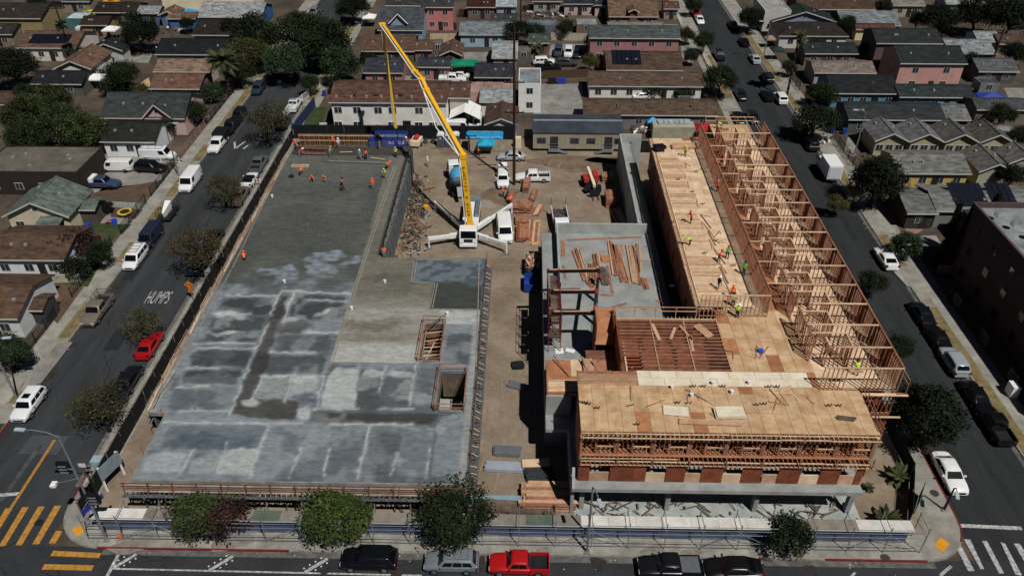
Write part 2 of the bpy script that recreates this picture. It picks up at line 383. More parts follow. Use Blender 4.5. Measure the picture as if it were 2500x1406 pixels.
patch('paved_yard', [(2175, 490), (2215, 500), (2270, 550), (2230, 575), (2155, 520)], mat('pink_paving', '97786c', .9, col2='7c6258', scale=.5))
patch('driveway', [(2205, 575), (2285, 575), (2300, 600), (2240, 605)], DRIVE)
patch('driveway', [(2070, 335), (2095, 345), (2085, 385), (2060, 370)], DRIVE)
patch('driveway', [(1985, 165), (2040, 160), (2035, 180), (1985, 190)], DRIVE)
patch('concrete_yard', [(2170, 650), (2245, 650), (2290, 700), (2215, 700)], WALK)
patch('driveway', [(2450, 215), (2500, 215), (2500, 250), (2465, 245)], DRIVE)
for pts in ([(1585, 60), (1655, 60), (1650, 75), (1580, 70)], [(1660, 95), (1700, 120), (1690, 160), (1665, 140)]): patch('driveway', pts, DRIVE)

# ---- road wear: patched trenches, sealed cracks, drips under parked cars, litter
PATCH = mat('asphalt_patch', '26282a', .95, col2='1e2022', scale=.8, fine=.12); SEAL = mat('crack_seal', '1a1b1c', .7, .1); LITTER = flat('c9c6bd')
for p, x0, x1, y0, y1, m in ((rl, -49, -47.2, 70, 74, PATCH), (rl, -52.8, -51.2, 84, 96, PATCH), (rl, -46, -44.4, 128, 134, PATCH), (rr, 43, 45.2, 62, 66, PATCH), (rr, 46, 47, 96, 118, PATCH), (rr, 41, 42.4, 128, 131, PATCH), (rf, -28, -22, 39.2, 40.6, PATCH), (rf, 5, 12, 39.0, 40.2, PATCH), (rl, -50.5, -46.5, 54, 56.5, mat('asphalt_pale', '45474a', .95, .15, .6))):
    sheet('asphalt_patch', x0, x1, y0, y1, .003, m, p)
g = random.Random(31)
for p, x0, y0, x1, y1 in [(rl, g.uniform(-53, -43), g.uniform(50, 150), 0, 0) for _ in range(26)] + [(rr, g.uniform(40.5, 49), g.uniform(50, 150), 0, 0) for _ in range(26)] + [(rf, g.uniform(-60, 45), g.uniform(40.6, 42.2), 1, 0) for _ in range(12)]:
    a = g.uniform(-.5, .5) + (0 if x1 else math.pi / 2); mb = MB(); p0 = Vector((x0, y0, .0045))
    for k in range(g.randint(3, 8)):
        a += g.uniform(-.5, .5); q = p0 + Vector((math.cos(a), math.sin(a), 0)) * g.uniform(.6, 1.4); n_ = Vector((-(q - p0).y, (q - p0).x, 0)).normalized() * .035; mb.face([p0 - n_, q - n_, q + n_, p0 + n_]); p0 = q
    mb.build('sealed_crack', SEAL, p)
for i in range(34):
    p, x, y = g.choice(((rl, g.uniform(-53, -51.8), g.uniform(55, 130)), (rl, g.uniform(-44.2, -42.9), g.uniform(55, 120)), (rr, g.uniform(48, 49.2), g.uniform(55, 130)), (rf, g.uniform(-20, 30), g.uniform(41.2, 42.5)))); r = g.uniform(.25, .7)
    MB().face([(x + r * (1 + .3 * math.sin(3 * t + i)) * math.cos(t), y + r * 1.4 * (1 + .25 * math.cos(2 * t + i)) * math.sin(t), .0062 + i * .00015) for t in [k * .45 for k in range(14)]]).build('oil_stain', OIL, p)
mb = MB()
for i in range(90):
    x, y = g.choice(((g.uniform(-20, 36), YK - g.uniform(.1, 1.0)), (g.uniform(-42.9, -42.4), g.uniform(50, 125)), (XR1 - g.uniform(.1, 1.2), g.uniform(55, 110)), (g.uniform(-35, 35), g.uniform(39.5, 43)), (g.uniform(-53.5, -53), g.uniform(60, 120)))); mb.obox((x, y, .012), g.uniform(.04, .13), g.uniform(.04, .1), .02, g.uniform(0, 3))
o = stuff(mb.build('street_litter', LITTER)); tag(o, 'bits of pale litter along the kerbs and gutters', 'litter')
for px, py, r, e in ((1600, 1345, .8, 1.4), (1690, 1352, .7, 1.3), (1325, 1345, .5, 1.), (310, 1330, .8, 2.), (560, 1320, 1.2, 1.6), (860, 1322, 1., 1.5)):
    blot('pavement_stain', px, py, r, mat('pavement_grime', '6a665e', .95, col2='87837a', scale=1.5), pav, .1345, e)

TRK = mat('rutted_dirt', '76685a', .97, col2='8a7c6b', scale=.9, fine=.2)
for i in range(22):
    x, y = g.uniform(-14, 12), g.uniform(88, 116); a = g.choice((0., 1.57, .4, 1.2)) + g.uniform(-.3, .3); k = g.uniform(-.06, .06)
    if i < 8: x, y, a = g.uniform(-3.6, 0.6), g.uniform(48, 66), 1.57 + g.uniform(-.08, .08)
    for sd in (-.9, .9):
        mb = MB(); c = Vector((x - sd * math.sin(a), y + sd * math.cos(a), .1345 + i * .0002)); aa = a
        for _ in range(12):
            q = c + Vector((math.cos(aa), math.sin(aa), 0)) * 1.2; n_ = Vector((-math.sin(aa), math.cos(aa), 0)) * g.uniform(.07, .15)
            if -16 < q.x < 14 and 46.5 < q.y < 121 and not (q.y < 90 and not -3.9 < q.x < 1.6): mb.face([c - n_, q - n_, q + n_, c + n_])
            c = q; aa += k
        if mb.f: mb.build('tyre_rut', TRK, bpy.data.objects['site_ground'])

# ================================================================== TREES
def tone_mesh(name, verts, faces, tones, nmat=1):
    me = bpy.data.meshes.new(name); me.from_pydata(verts, [], faces)
    at = me.attributes.new('tone', 'FLOAT', 'POINT'); at.data.foreach_set('value', tones)
    for i in range(nmat): me.materials.append(None)
    me.update(); return me
def leaf_cloud(name, seed, centres, per, sig, leaf, flatz=.8):
    g = np.random.default_rng(seed); V = []; T = []
    for (c, k) in centres:
        n = int(per * k); ctr = np.array(c)
        p = ctr + g.normal(0, 1, (n, 3)) * np.array([sig, sig, sig * flatz]) * k ** .4
        t0 = np.clip(g.normal(.5, .2), .05, 1)
        d = g.normal(0, 1, (n, 3)); d[:, 2] *= .55; d /= np.linalg.norm(d, axis=1)[:, None] + 1e-6
        e = np.cross(d, g.normal(0, 1, (n, 3))); e /= np.linalg.norm(e, axis=1)[:, None] + 1e-6
        s = leaf * g.uniform(.6, 1.35, (n, 1))
        p = ctr + np.clip((p - ctr) / (sig * k ** .4), -1.55, 1.55) * (sig * k ** .4)
        V.append(np.stack([p - d * s - e * s * .1, p + e * s * .5, p + d * s, p - e * s * .5], 1).reshape(-1, 3))
        T.append(np.repeat(np.clip(t0 + g.normal(0, .13, n), 0, 1), 4))
    V = np.concatenate(V); T = np.concatenate(T); n = len(V) // 4
    F = np.arange(n * 4).reshape(n, 4)
    return tone_mesh(name, V.tolist(), F.tolist(), T.tolist())
def crown_centres(seed, rx, ry, rz, z0, n, inner=.45, lobes=5, droop=0.):
    g = np.random.default_rng(seed); out = []; ld = g.normal(0, 1, (lobes, 3)); ld /= np.linalg.norm(ld, axis=1)[:, None]
    while len(out) < n:
        d = g.normal(0, 1, 3); d /= np.linalg.norm(d)
        if d[2] < -.55: continue
        bump = .6 + .52 * max(0, max((d @ l) for l in ld)) ** 2
        r = g.uniform(inner, 1) ** .6 * bump
        out.append(((d[0] * rx * r, d[1] * ry * r, z0 + rz * (1 + d[2] * r) - droop * (d[0] ** 2 + d[1] ** 2)), g.uniform(.5, 1.4)))
    return out
def limb_mesh(name, seed, h, r, centres, n=9, bend=.3):
    """tapered trunk that forks into limbs reaching the foliage"""
    g = random.Random(seed); mb = MB(); pts = [Vector((0, 0, -.15))]
    for i in range(1, 5): pts.append(Vector((g.uniform(-bend, bend) * i / 3, g.uniform(-bend, bend) * i / 3, h * i / 4)))
    for i in range(4): mb.tube(pts[i], pts[i + 1], r * (1.25 - .2 * i) if i else r * 1.5, r * (1.05 - .2 * i), n=8, cap=(i in (0, 3)))
    cs = [Vector(c) for c, k in centres]; g.shuffle(cs)
    for c in cs[:n]:
        a = pts[g.choice((3, 4))]; m1 = a.lerp(c, .5) + Vector((g.uniform(-.3, .3), g.uniform(-.3, .3), g.uniform(-.1, .5)))
        mb.tube(a, m1, r * .5, r * .32, n=5, cap=False); mb.tube(m1, c, r * .32, r * .1, n=5)
        for _ in range(2):
            e = c + Vector((g.uniform(-1, 1), g.uniform(-1, 1), g.uniform(-.2, .8))); mb.tube(m1, e, r * .2, r * .05, n=4, cap=False)
    return mb.mesh(name, 1, True)
TREES = {}
def tree_kind(key, seed, rx, ry, rz, z0, n, per, sig, leaf, h, r, limbs=9, inner=.45, droop=0., flatz=.8):
    cs = crown_centres(seed, rx, ry, rz, z0, n, inner, droop=droop)
    TREES[key] = (leaf_cloud('crown_' + key, seed, cs, per, sig, leaf, flatz), limb_mesh('trunk_' + key, seed, h, r, cs, limbs))
tree_kind('broad', 1, 2.7, 2.5, 1.75, 1.75, 72, 120, .42, .125, 2.2, .17)
tree_kind('broad2', 2, 3.2, 2.6, 1.9, 1.85, 80, 120, .43, .125, 2.3, .18)
tree_kind('dense', 3, 3.4, 3.25, 2.4, 1.55, 92, 125, .5, .15, 2.5, .25)
tree_kind('dense2', 4, 3.9, 3.3, 2.55, 1.4, 100, 125, .52, .155, 2.6, .26)
tree_kind('sparse', 5, 3.1, 3.1, 1.4, 2.5, 62, 46, .45, .11, 2.5, .16, 26, .4, .08)
tree_kind('sparse2', 6, 2.7, 3.4, 1.3, 2.3, 56, 44, .45, .11, 2.4, .15, 26, .4, .08)
tree_kind('bush', 7, 1.5, 1.4, 1.05, .1, 45, 70, .32, .12, .9, .1, 6)
tree_kind('ball', 8, 1.55, 1.55, 1.55, .25, 70, 90, .26, .1, 1.0, .12, 5, .7)
def cypress():
    g = np.random.default_rng(5); cs = []
    for i in range(120):
        t = g.uniform(0, 1) ** .8; rr_ = .95 * (1 - t) ** .7 * (1 if t > .1 else .7); a = g.uniform(0, 6.28); q = g.uniform(.5, 1)
        cs.append(((rr_ * q * math.cos(a), rr_ * q * math.sin(a), .4 + t * 9.5), g.uniform(.5, 1)))
    TREES['cypress'] = (leaf_cloud('crown_cypress', 9, cs, 60, .2, .13, 2.2), MB().tube((0, 0, -.1), (0, 0, 8), .2, .04, 7).mesh('trunk_cypress', 1, True))
cypress()
def palm(key, h, nf, L, r, droop, seed):
    g = random.Random(seed); V = []; F = []; T = []
    for i in range(nf):
        a = 2 * math.pi * i / nf * 2.6 + g.uniform(-.2, .2); el = g.uniform(-.5, 1.25); pts = []
        for k in range(8):
            t = k / 7; rr_ = L * t * math.cos(el * (1 - .5 * t)); z = L * t * math.sin(el) - droop * L * t * t * (.6 + .3 * math.cos(el))
            pts.append(Vector((rr_ * math.cos(a), rr_ * math.sin(a), h + z)))
        side = Vector((-math.sin(a), math.cos(a), 0)); tn = g.uniform(.25, .8)
        for k in range(7):
            for m in range(4):
                p = pts[k].lerp(pts[k + 1], m / 4); w = L * .24 * math.sin(math.pi * min(.97, (k + m / 4 + .8) / 8))
                d = (pts[k + 1] - pts[k]).normalized()
                for s in (-1, 1):
                    tip = p + side * s * w + d * w * .7 - Vector((0, 0, w * .45)); b = len(V)
                    V += [tuple(p - d * .05), tuple(p + d * .09), tuple(tip)]; F.append((b, b + 1, b + 2)); T += [tn] * 3
    mb = MB(); n = 8
    for k in range(n): mb.tube((math.sin(k * .5) * .1, 0, h * k / n - .1), (math.sin((k + 1) * .5) * .1, 0, h * (k + 1) / n), r * (1.15 - .04 * k), r * (1.02 - .04 * k), 9)
    mb.tube((0, 0, h - .9), (0, 0, h + .2), r * 1.6, r * .9, 9)
    TREES[key] = (tone_mesh('crown_' + key, V, F, T), mb.mesh('trunk_' + key, 1, True))
palm('palm', 6.5, 46, 3.1, .34, .42, 1); palm('fanpalm', 11., 44, 1.7, .2, .55, 2); palm('youngpalm', .7, 22, 1.5, .2, .4, 3); palm('smallpalm', 2.6, 26, 1.9, .22, .5, 4)
LM = {'deep': leafmat('leaf_deep', '2a331c', '161d10'), 'mid': leafmat('leaf_mid', '3d4524', '222a17'), 'fresh': leafmat('leaf_fresh', '4d5c2c', '2c391b'),
      'olive': leafmat('leaf_olive', '4d4c2b', '2e2f1d'), 'brown': leafmat('leaf_brown', '4d432b', '2f2a1d'), 'red': leafmat('leaf_red', '46282b', '2c211e'),
      'palm': leafmat('leaf_palm', '4c5032', '2b301d'), 'black': leafmat('leaf_black', '1d2417', '10160d'), 'green': leafmat('leaf_green', '34422c', '1d2a1b')}
def tree(kind, tone, x, y, label, s=1., sz=None, name='street_tree', cat='tree', rz=None, group=None, z=.12):
    t = thing(name, label, cat, (x, y, z), rnd(0, 6.28) if rz is None else rz, group)
    c, k = TREES[kind]; sz = sz or s
    obj('trunk', k, BARK, t, scale=(s, s, sz)); obj('crown', c, LM[tone], t, scale=(s, s, sz)); return t

# ================================================================== CARS   (x forward)
CARS = {
 'sedan': dict(L=4.75, W=1.82, top=[(-2.37, .62), (-2.3, .92), (-1.6, 1.0), (-.8, .97), (.9, .95), (1.5, .9), (2.05, .78), (2.3, .62), (2.37, .45)], cab=(1.1, .32, -1.0, -1.85, .94, 1.44, .86, .64), wx=(1.42, -1.38), wr=.32, nw=2),
 'coupe': dict(L=4.6, W=1.8, top=[(-2.3, .6), (-2.22, .9), (-1.5, .98), (-.8, .95), (.6, .93), (1.5, .88), (2.05, .76), (2.25, .6), (2.3, .45)], cab=(.75, .05, -.95, -1.9, .92, 1.35, .85, .62), wx=(1.4, -1.3), wr=.32, nw=1),
 'suv': dict(L=4.75, W=1.9, top=[(-2.37, .6), (-2.33, 1.0), (-1.6, 1.1), (.9, 1.08), (1.4, 1.04), (2.05, .96), (2.32, .8), (2.37, .5)], cab=(1.15, .5, -1.8, -2.27, 1.07, 1.7, .9, .7), wx=(1.45, -1.4), wr=.37, nw=3),
 'hatch': dict(L=4.2, W=1.78, top=[(-2.1, .6), (-2.06, .95), (-1.4, 1.0), (.9, .96), (1.4, .92), (1.85, .8), (2.06, .62), (2.1, .45)], cab=(1.1, .3, -1.35, -1.98, .95, 1.48, .85, .66), wx=(1.28, -1.25), wr=.31, nw=2),
 'minivan': dict(L=4.95, W=1.96, top=[(-2.47, .6), (-2.43, 1.0), (-1.6, 1.05), (1.3, 1.03), (1.75, .98), (2.2, .85), (2.43, .65), (2.47, .45)], cab=(1.6, .75, -2.1, -2.38, 1.02, 1.75, .93, .76), wx=(1.5, -1.45), wr=.34, nw=3),
 'van': dict(L=5.6, W=2.0, top=[(-2.8, .6), (-2.77, 1.1), (-1.8, 1.15), (1.6, 1.13), (1.95, 1.1), (2.45, 1.0), (2.75, .82), (2.8, .5)], cab=(1.95, 1.3, -2.62, -2.72, 1.13, 2.1, .97, .84), wx=(1.75, -1.7), wr=.37, nw=1),
 'pickup': dict(L=5.5, W=1.96, top=[(-.95, .75), (-.94, 1.08), (-.6, 1.1), (.95, 1.09), (1.5, 1.07), (2.2, 1.0), (2.65, .85), (2.75, .5)], cab=(1.15, .55, -.72, -.92, 1.09, 1.78, .9, .72), wx=(1.75, -1.75), wr=.39, nw=2, bed=(-2.75, -.98)),
}
_CM = {}
def car_meshes(kind):
    if kind in _CM: return _CM[kind]
    s = CARS[kind]; hw = s['W'] / 2; zb = .3 if s['wr'] < .35 else .36; mb = MB(); rows = []
    xs = [p[0] for p in s['top']]; x0, x1 = xs[0], xs[-1]
    for x, zt in s['top']:
        e = min((x - x0) if 'bed' not in s else 9, x1 - x); k = 1 - .16 * max(0, 1 - e / .55) ** 2
        w = hw * k; zm = zb + (zt - zb) * .55
        half = [(w * .86, zb), (w * .97, zb + .1), (w, zm), (w * .97, zt - .07), (w * .88, zt), (w * .4, zt + .035)]
        rows.append([(x, -a, b) for a, b in half] + [(x, a, b) for a, b in reversed(half)])
    mb.grid(rows, close=True); n = len(rows[0]); k0 = len(mb.v) - n * len(rows)
    mb.f.append(tuple(k0 + i for i in reversed(range(n)))); mb.m.append(0); mb.f.append(tuple(len(mb.v) - n + i for i in range(n))); mb.m.append(0)
    if 'bed' in s:
        a, b = s['bed']; h = hw * .98
        mb.box(a, b, -h, h, zb + .06, .74); mb.box(a, b, -h, -h + .12, .74, 1.12); mb.box(a, b, h - .12, h, .74, 1.12); mb.box(a, a + .08, -h + .121, h - .121, .74, 1.1)
    body = mb.mesh(kind + '_body', 1, True); body.set_sharp_from_angle(angle=R(38))
    xbf, xtf, xtr, xbr, zbelt, zr, wb, wt = s['cab']; zbelt -= .05
    c = MB(); zc = zr + .03; xm = (xtf + xtr) / 2
    ring = lambda z, xf, xr, w, kx: [(xf, -w * .9, z), (xf - kx, -w, z), ((xf + xr) / 2, -w, z), (xr + kx, -w, z), (xr, -w * .92, z), (xr, w * .92, z), (xr + kx, w, z), ((xf + xr) / 2, w, z), (xf - kx, w, z), (xf, w * .9, z)]
    c.grid([ring(zbelt, xbf, xbr, wb, .12), ring(zr - .06, xtf + .1, xtr - .06, wt + .05, .12), ring(zr, xtf - .02, xtr + .06, wt - .04, .12), ring(zr + .025, xtf - .3, xtr + .35, wt * .6, .05)], close=True)
    c.f.append(tuple(len(c.v) - 1 - i for i in range(10))[::-1]); c.m.append(0)
    cab = c.mesh(kind + '_cab', 1, True); cab.set_sharp_from_angle(angle=R(38))
    # panes lie just proud of the cab
    def lerp(a, b, t): return a + (b - a) * t
    def pane(f0, f1, side=None):
        pass
    ws = MB(); o = .03; t0, t1 = .12, .9; zt = zr - .06
    def fr(t): return lerp(xbf, xtf + .1, t), lerp(zbelt, zt, t), lerp(wb, wt + .05, t)
    def rr2(t): return lerp(xbr, xtr - .06, t), lerp(zbelt, zt, t), lerp(wb, wt + .05, t)
    a, b = fr(t0), fr(t1); ws.plate([(a[0] + o, a[2] * .84, a[1] + o), (a[0] + o, -a[2] * .84, a[1] + o), (b[0] + o, -b[2] * .84, b[1] + o), (b[0] + o, b[2] * .84, b[1] + o)][::-1], .03)
    rw = MB(); a, b = rr2(.25 if kind not in ('van',) else .35), rr2(.88)
    rw.plate([(a[0] - o, -a[2] * .8, a[1] + o), (a[0] - o, a[2] * .8, a[1] + o), (b[0] - o, b[2] * .8, b[1] + o), (b[0] - o, -b[2] * .8, b[1] + o)][::-1], .03)
    sides = []
    t0, t1 = .2, .84
    xa0, xa1, xb0, xb1 = fr(t0)[0] - .22, fr(t1)[0] - .16, rr2(t0)[0] + .2, rr2(t1)[0] + .14
    nw = s['nw']; rng = [(i / nw, (i + 1) / nw) for i in range(nw)]
    if kind == 'van': rng = [(0, .24)]
    for sd in (-1, 1):
        for u0, u1 in rng:
            u0 += .012; u1 -= .02; w0, w1 = fr(t0)[2] + .012, fr(t1)[2] + .012; z0, z1 = fr(t0)[1], fr(t1)[1]
            q = [(lerp(xa0, xb0, u0), sd * w0, z0), (lerp(xa0, xb0, u1), sd * w0, z0), (lerp(xa1, xb1, u1), sd * w1, z1), (lerp(xa1, xb1, u0), sd * w1, z1)]
            m_ = MB(); m_.plate(q if sd > 0 else q[::-1], .025); m_2 = m_.mesh('side_window', 1); sides.append(m_2)
    hl = MB(); wl_ = hw * .62; zh = s['top'][-2][1] - .06; xh = s['top'][-2][0]
    hl.box(xh - .22, xh + .05, -.2, .2, zh - .12, zh + .02); tl = MB(); tl.box(-.06, .1, -.13, .13, -.1, .14)
    _CM[kind] = dict(body=body, cab=cab, ws=ws.mesh('windshield', 1), rw=rw.mesh('rear_window', 1), sides=sides, hl=hl.mesh('headlight', 1), tl=tl.mesh('taillight', 1), wl=wl_)
    return _CM[kind]
def wheel_mesh():
    mb = MB(); n = 14; w = .12
    prof = [(.62, -w * .9), (.94, -w), (1, -w * .7), (1, w * .7), (.94, w), (.62, w * .9)]
    rows = [[(r * math.cos(2 * math.pi * i / n), y, r * math.sin(2 * math.pi * i / n)) for i in range(n)] for r, y in prof]
    mb.grid(rows[::-1], close=True)
    return mb.mesh('tyre', 1)
TYRE = wheel_mesh(); RIM = MB().tube((0, -.09, 0), (0, .09, 0), .63, n=10).mesh('rim', 1)
HLM = mat('lamp_glass', 'c9ccd0', .15, .1, spec=.8); TLM = mat('tail_glass', '5a0d0d', .2, .1, spec=.7); MIRR = MB().box(-.07, .07, -.1, .1, 0, .14).mesh('mirror', 1)
def car(kind, colr, x, y, rz, label, cat=None, name=None, s=1., far=False, glass=None, group=None, z=.0, roofcol=None, rack=False, sunroof=False, rough=.3):
    name = name or {'suv': 'parked_suv', 'van': 'parked_van', 'minivan': 'parked_van', 'pickup': 'pickup_truck'}.get(kind, 'parked_car')
    cat = cat or {'van': 'van', 'minivan': 'van', 'pickup': 'pickup truck', 'suv': 'suv'}.get(kind, 'car')
    t = thing(name, label, cat, (x, y, z), rz, group); t.scale = (s, s, s); sp = CARS[kind]; c = car_meshes(kind); pm = paint(colr, rough); g = glass or GLASS
    obj('body', c['body'], pm, t); obj('cab', c['cab'], paint(roofcol, rough) if roofcol else pm, t)
    obj('windshield', c['ws'], g, t); obj('rear_window', c['rw'], g, t)
    for m_ in c['sides']: obj('side_window', m_, g, t)
    for wx in sp['wx']:
        for sd in (-1, 1):
            w = obj('wheel', TYRE, RUB, t, loc=(wx, sd * (sp['W'] / 2 - .1), sp['wr']), scale=(sp['wr'], 1, sp['wr']))
            if not far: obj('rim', RIM, STEEL, w)
    if not far:
        for sd in (-1, 1):
            obj('headlight', c['hl'], HLM, t, loc=(0, sd * c['wl'], 0))
            obj('taillight', c['tl'], TLM, t, loc=(-sp['L'] / 2 + .05, sd * (sp['W'] / 2 - .16), .82))
            obj('mirror', MIRR, pm, t, loc=(sp['cab'][0] - .35, sd * (sp['W'] / 2 + .08), sp['cab'][4]))
        MB().box(sp['L'] / 2 - .12, sp['L'] / 2 + .01, -.5, .5, .42, .6).build('grille', DSTEEL, t)
        mb = MB()
        for sx in (-1, 1): mb.box(sx * (sp['L'] / 2 + .0) - .05, sx * (sp['L'] / 2 + .0) + .05, -sp['W'] * .4, sp['W'] * .4, .36, .5)
        MB().box(-sp['L'] / 2 - .04, -sp['L'] / 2 + .08, -sp['W'] * .42, sp['W'] * .42, .38, .56).build('rear_bumper', pm, t)
        if kind == 'pickup': MB().box(-2.64, -1.0, -.84, .84, .745, .76).build('bed_liner', DSTEEL, t)
    if sunroof:
        q = sp['cab']; MB().box(q[1] - .95, q[1] - .25, -.38, .38, q[5] + .02, q[5] + .045).build('sunroof', GLASS, t)
    if rack:
        q = sp['cab']; mb = MB()
        for sd in (-.55, .55): mb.bar((q[1] - .2, sd, q[5] + .09), (q[2] + .2, sd, q[5] + .09), .05)
        for k in range(4):
            xx = q[1] - .3 + (q[2] - q[1] + .6) * k / 3; mb.bar((xx, -.55, q[5] + .06), (xx, .55, q[5] + .06), .05)
        mb.build('roof_rack', STEEL, t)
    return t
def carp(kind, colr, px, py, deg, label, dx=0., x=None, **k):
    X, Y = P(px, py, .7)
    return car(kind, colr, X if x is None else x, Y, R(deg), label, **k)

# ================================================================== PEOPLE
def person_mesh(name, J, seed=0):
    """J: joint -> (x,y,z); grows one continuous skin over the skeleton and colours it by limb"""
    E_ = [('pel', 'wai', 't'), ('wai', 'che', 't'), ('che', 'nec', 't'), ('nec', 'hea', 's'), ('hea', 'cro', 's')]
    rad = dict(pel=.15, wai=.135, che=.16, nec=.06, hea=.095, cro=.07)
    for q in 'lr':
        E_ += [('che', q + 'sho', 't'), (q + 'sho', q + 'elb', 't'), (q + 'elb', q + 'wri', 's'), (q + 'wri', q + 'pal', 's'), ('pel', q + 'hip', 'p'), (q + 'hip', q + 'kne', 'p'), (q + 'kne', q + 'ank', 'p'), (q + 'ank', q + 'toe', 'b')]
        rad.update({q + 'sho': .075, q + 'elb': .05, q + 'wri': .034, q + 'pal': .04, q + 'hip': .1, q + 'kne': .07, q + 'ank': .055, q + 'toe': .05})
        w, p = Vector(J[q + 'wri']), Vector(J[q + 'pal']); d = (p - w).normalized(); sdv = d.cross(Vector((0, 1, .2))).normalized()
        for i in range(5):
            f = q + 'f%d' % i; L = (.05, .085, .095, .085, .065)[i]; base = p if i else w.lerp(p, .4)
            J[f] = tuple(base + d * L * (1 if i else .5) + sdv * (-.05 + .025 * i) * (1 if i else 1.4)); rad[f] = .013; E_.append((q + 'pal' if i else q + 'wri', f, 's'))
    J['nos'] = tuple(Vector(J['hea']) + Vector((.1, 0, .0))); rad['nos'] = .02; E_.append(('hea', 'nos', 's'))
    keys = list(J); me = bpy.data.meshes.new(name + '_sk'); me.from_pydata([J[k] for k in keys], [(keys.index(a), keys.index(b)) for a, b, _ in E_], [])
    o = bpy.data.objects.new('tmp', me); COL.objects.link(o)
    md = o.modifiers.new('Skin', 'SKIN'); md.use_smooth_shade = True
    for i, k in enumerate(keys):
        sv = me.skin_vertices[0].data[i]; sv.radius = (rad[k], rad[k] * (.75 if k in ('pel', 'wai', 'che') else 1)); sv.use_root = (k == 'pel')
    o.modifiers.new('Sub', 'SUBSURF').levels = 1
    out = bpy.data.meshes.new_from_object(o.evaluated_get(bpy.context.evaluated_depsgraph_get())); bpy.data.objects.remove(o)
    out.name = name; out.materials.clear()
    for i in range(4): out.materials.append(None)
    idx = {'t': 0, 'p': 1, 's': 2, 'b': 3}; segs = [(Vector(J[a]), Vector(J[b]), idx[c]) for a, b, c in E_]
    for pl in out.polygons:
        c = pl.center; best = 1e9
        for a, b, k in segs:
            ab = b - a; t = max(0, min(1, (c - a).dot(ab) / max(ab.length_squared, 1e-9))); dd = (c - a - ab * t).length
            if dd < best: best = dd; bk = k
        pl.material_index = bk
    return out
def pose(lean=0., crouch=0., arms='down', stride=0.):
    hz = .92 - crouch; f = math.sin(lean); u = math.cos(lean); P0 = Vector((0, 0, hz)); ax = Vector((f, 0, u))
    J = dict(pel=P0, wai=P0 + ax * .2, che=P0 + ax * .44, nec=P0 + ax * .58, hea=P0 + ax * .7 + Vector((.03, 0, .02)), cro=P0 + ax * .8 + Vector((.03, 0, .05)))
    for q, s in (('l', 1), ('r', -1)):
        sh = P0 + ax * .5 + Vector((0, s * .2, 0)); J[q + 'sho'] = sh
        if arms == 'down': el, wr = sh + Vector((-.03, s * .07, -.28)), sh + Vector((.07, s * .08, -.52))
        elif arms == 'fwd': el, wr = sh + Vector((.16, s * .04, -.22)), sh + Vector((.4, -s * .02, -.2))
        else: el, wr = sh + Vector((.1, s * .06, -.25)), sh + Vector((.3, s * .03, -.45))
        J[q + 'elb'] = el; J[q + 'wri'] = wr; J[q + 'pal'] = wr + (wr - el).normalized() * .08
        J[q + 'hip'] = P0 + Vector((0, s * .1, -.06)); sx = stride * s
        kn = Vector((.5 * sx + crouch * .75 + .02, s * .12, .48 - crouch * .25)); J[q + 'kne'] = kn
        J[q + 'ank'] = Vector((sx - crouch * .12, s * .12, .08)); J[q + 'toe'] = Vector((sx - crouch * .12 + .17, s * .14, .04))
    return {k: tuple(v) for k, v in J.items()}
PEOPLE = {k: person_mesh('person_' + k, pose(*a)) for k, a in dict(stand=(0.04, 0, 'down', .03), walk=(.1, 0, 'down', .22), bend=(1.05, .1, 'reach', .12), crouch=(.6, .5, 'reach', .1), work=(.3, .03, 'fwd', .12)).items()}
HEADP = {k: Vector(pose(*a)['cro']) for k, a in dict(stand=(0.04, 0, 'down', .03), walk=(.1, 0, 'down', .22), bend=(1.05, .1, 'reach', .12), crouch=(.6, .5, 'reach', .1), work=(.3, .03, 'fwd', .12)).items()}
def hat():
    mb = MB(); n = 10; rows = [[(r * math.cos(2 * math.pi * i / n) * (1.15 if r > .12 else 1.05), r * math.sin(2 * math.pi * i / n), z) for i in range(n)] for r, z in ((.165, -.02), (.135, 0), (.13, .06), (.09, .115), (.02, .135))]
    mb.grid(rows, close=True); mb.f.append(tuple(len(mb.v) - n + i for i in range(n))); mb.m.append(0); return mb.mesh('hard_hat', 1, True)
HAT = hat()
SKIN = flat('8a5f48', .7); BOOT = flat('2a211b'); TRO = {'navy': flat('1d2433'), 'black': flat('15161a'), 'grey': flat('7c7f80'), 'tan': flat('8a7a5e')}
SHIRT = {'orange': flat('ff6a3a', .7), 'lime': flat('b6e04a', .7), 'green': flat('57b83a', .7), 'black': flat('1c1e24'), 'red': flat('d03328', .7), 'white': flat('d5d5d2'), 'grey': flat('7d7f84'), 'navy': flat('20283c')}
HATC = {'w': paint('e9e9e6'), 'o': paint('e8622a'), 'k': paint('1c1c1f'), 'r': paint('b82420'), 'y': paint('d9c23a'), 't': paint('a8926a')}
def person(px, py, z, ps, shirt, tro, hatc, label, deg=0.):
    x, y = P(px, py, z); t = thing('person', label, 'person', (x, y, z), R(deg))
    obj('body', PEOPLE[ps], [SHIRT[shirt], TRO[tro], SKIN, BOOT], t)
    h = HEADP[ps]; obj('hard_hat', HAT, HATC[hatc], t, loc=h - Vector((.02, 0, .04)))
    return t

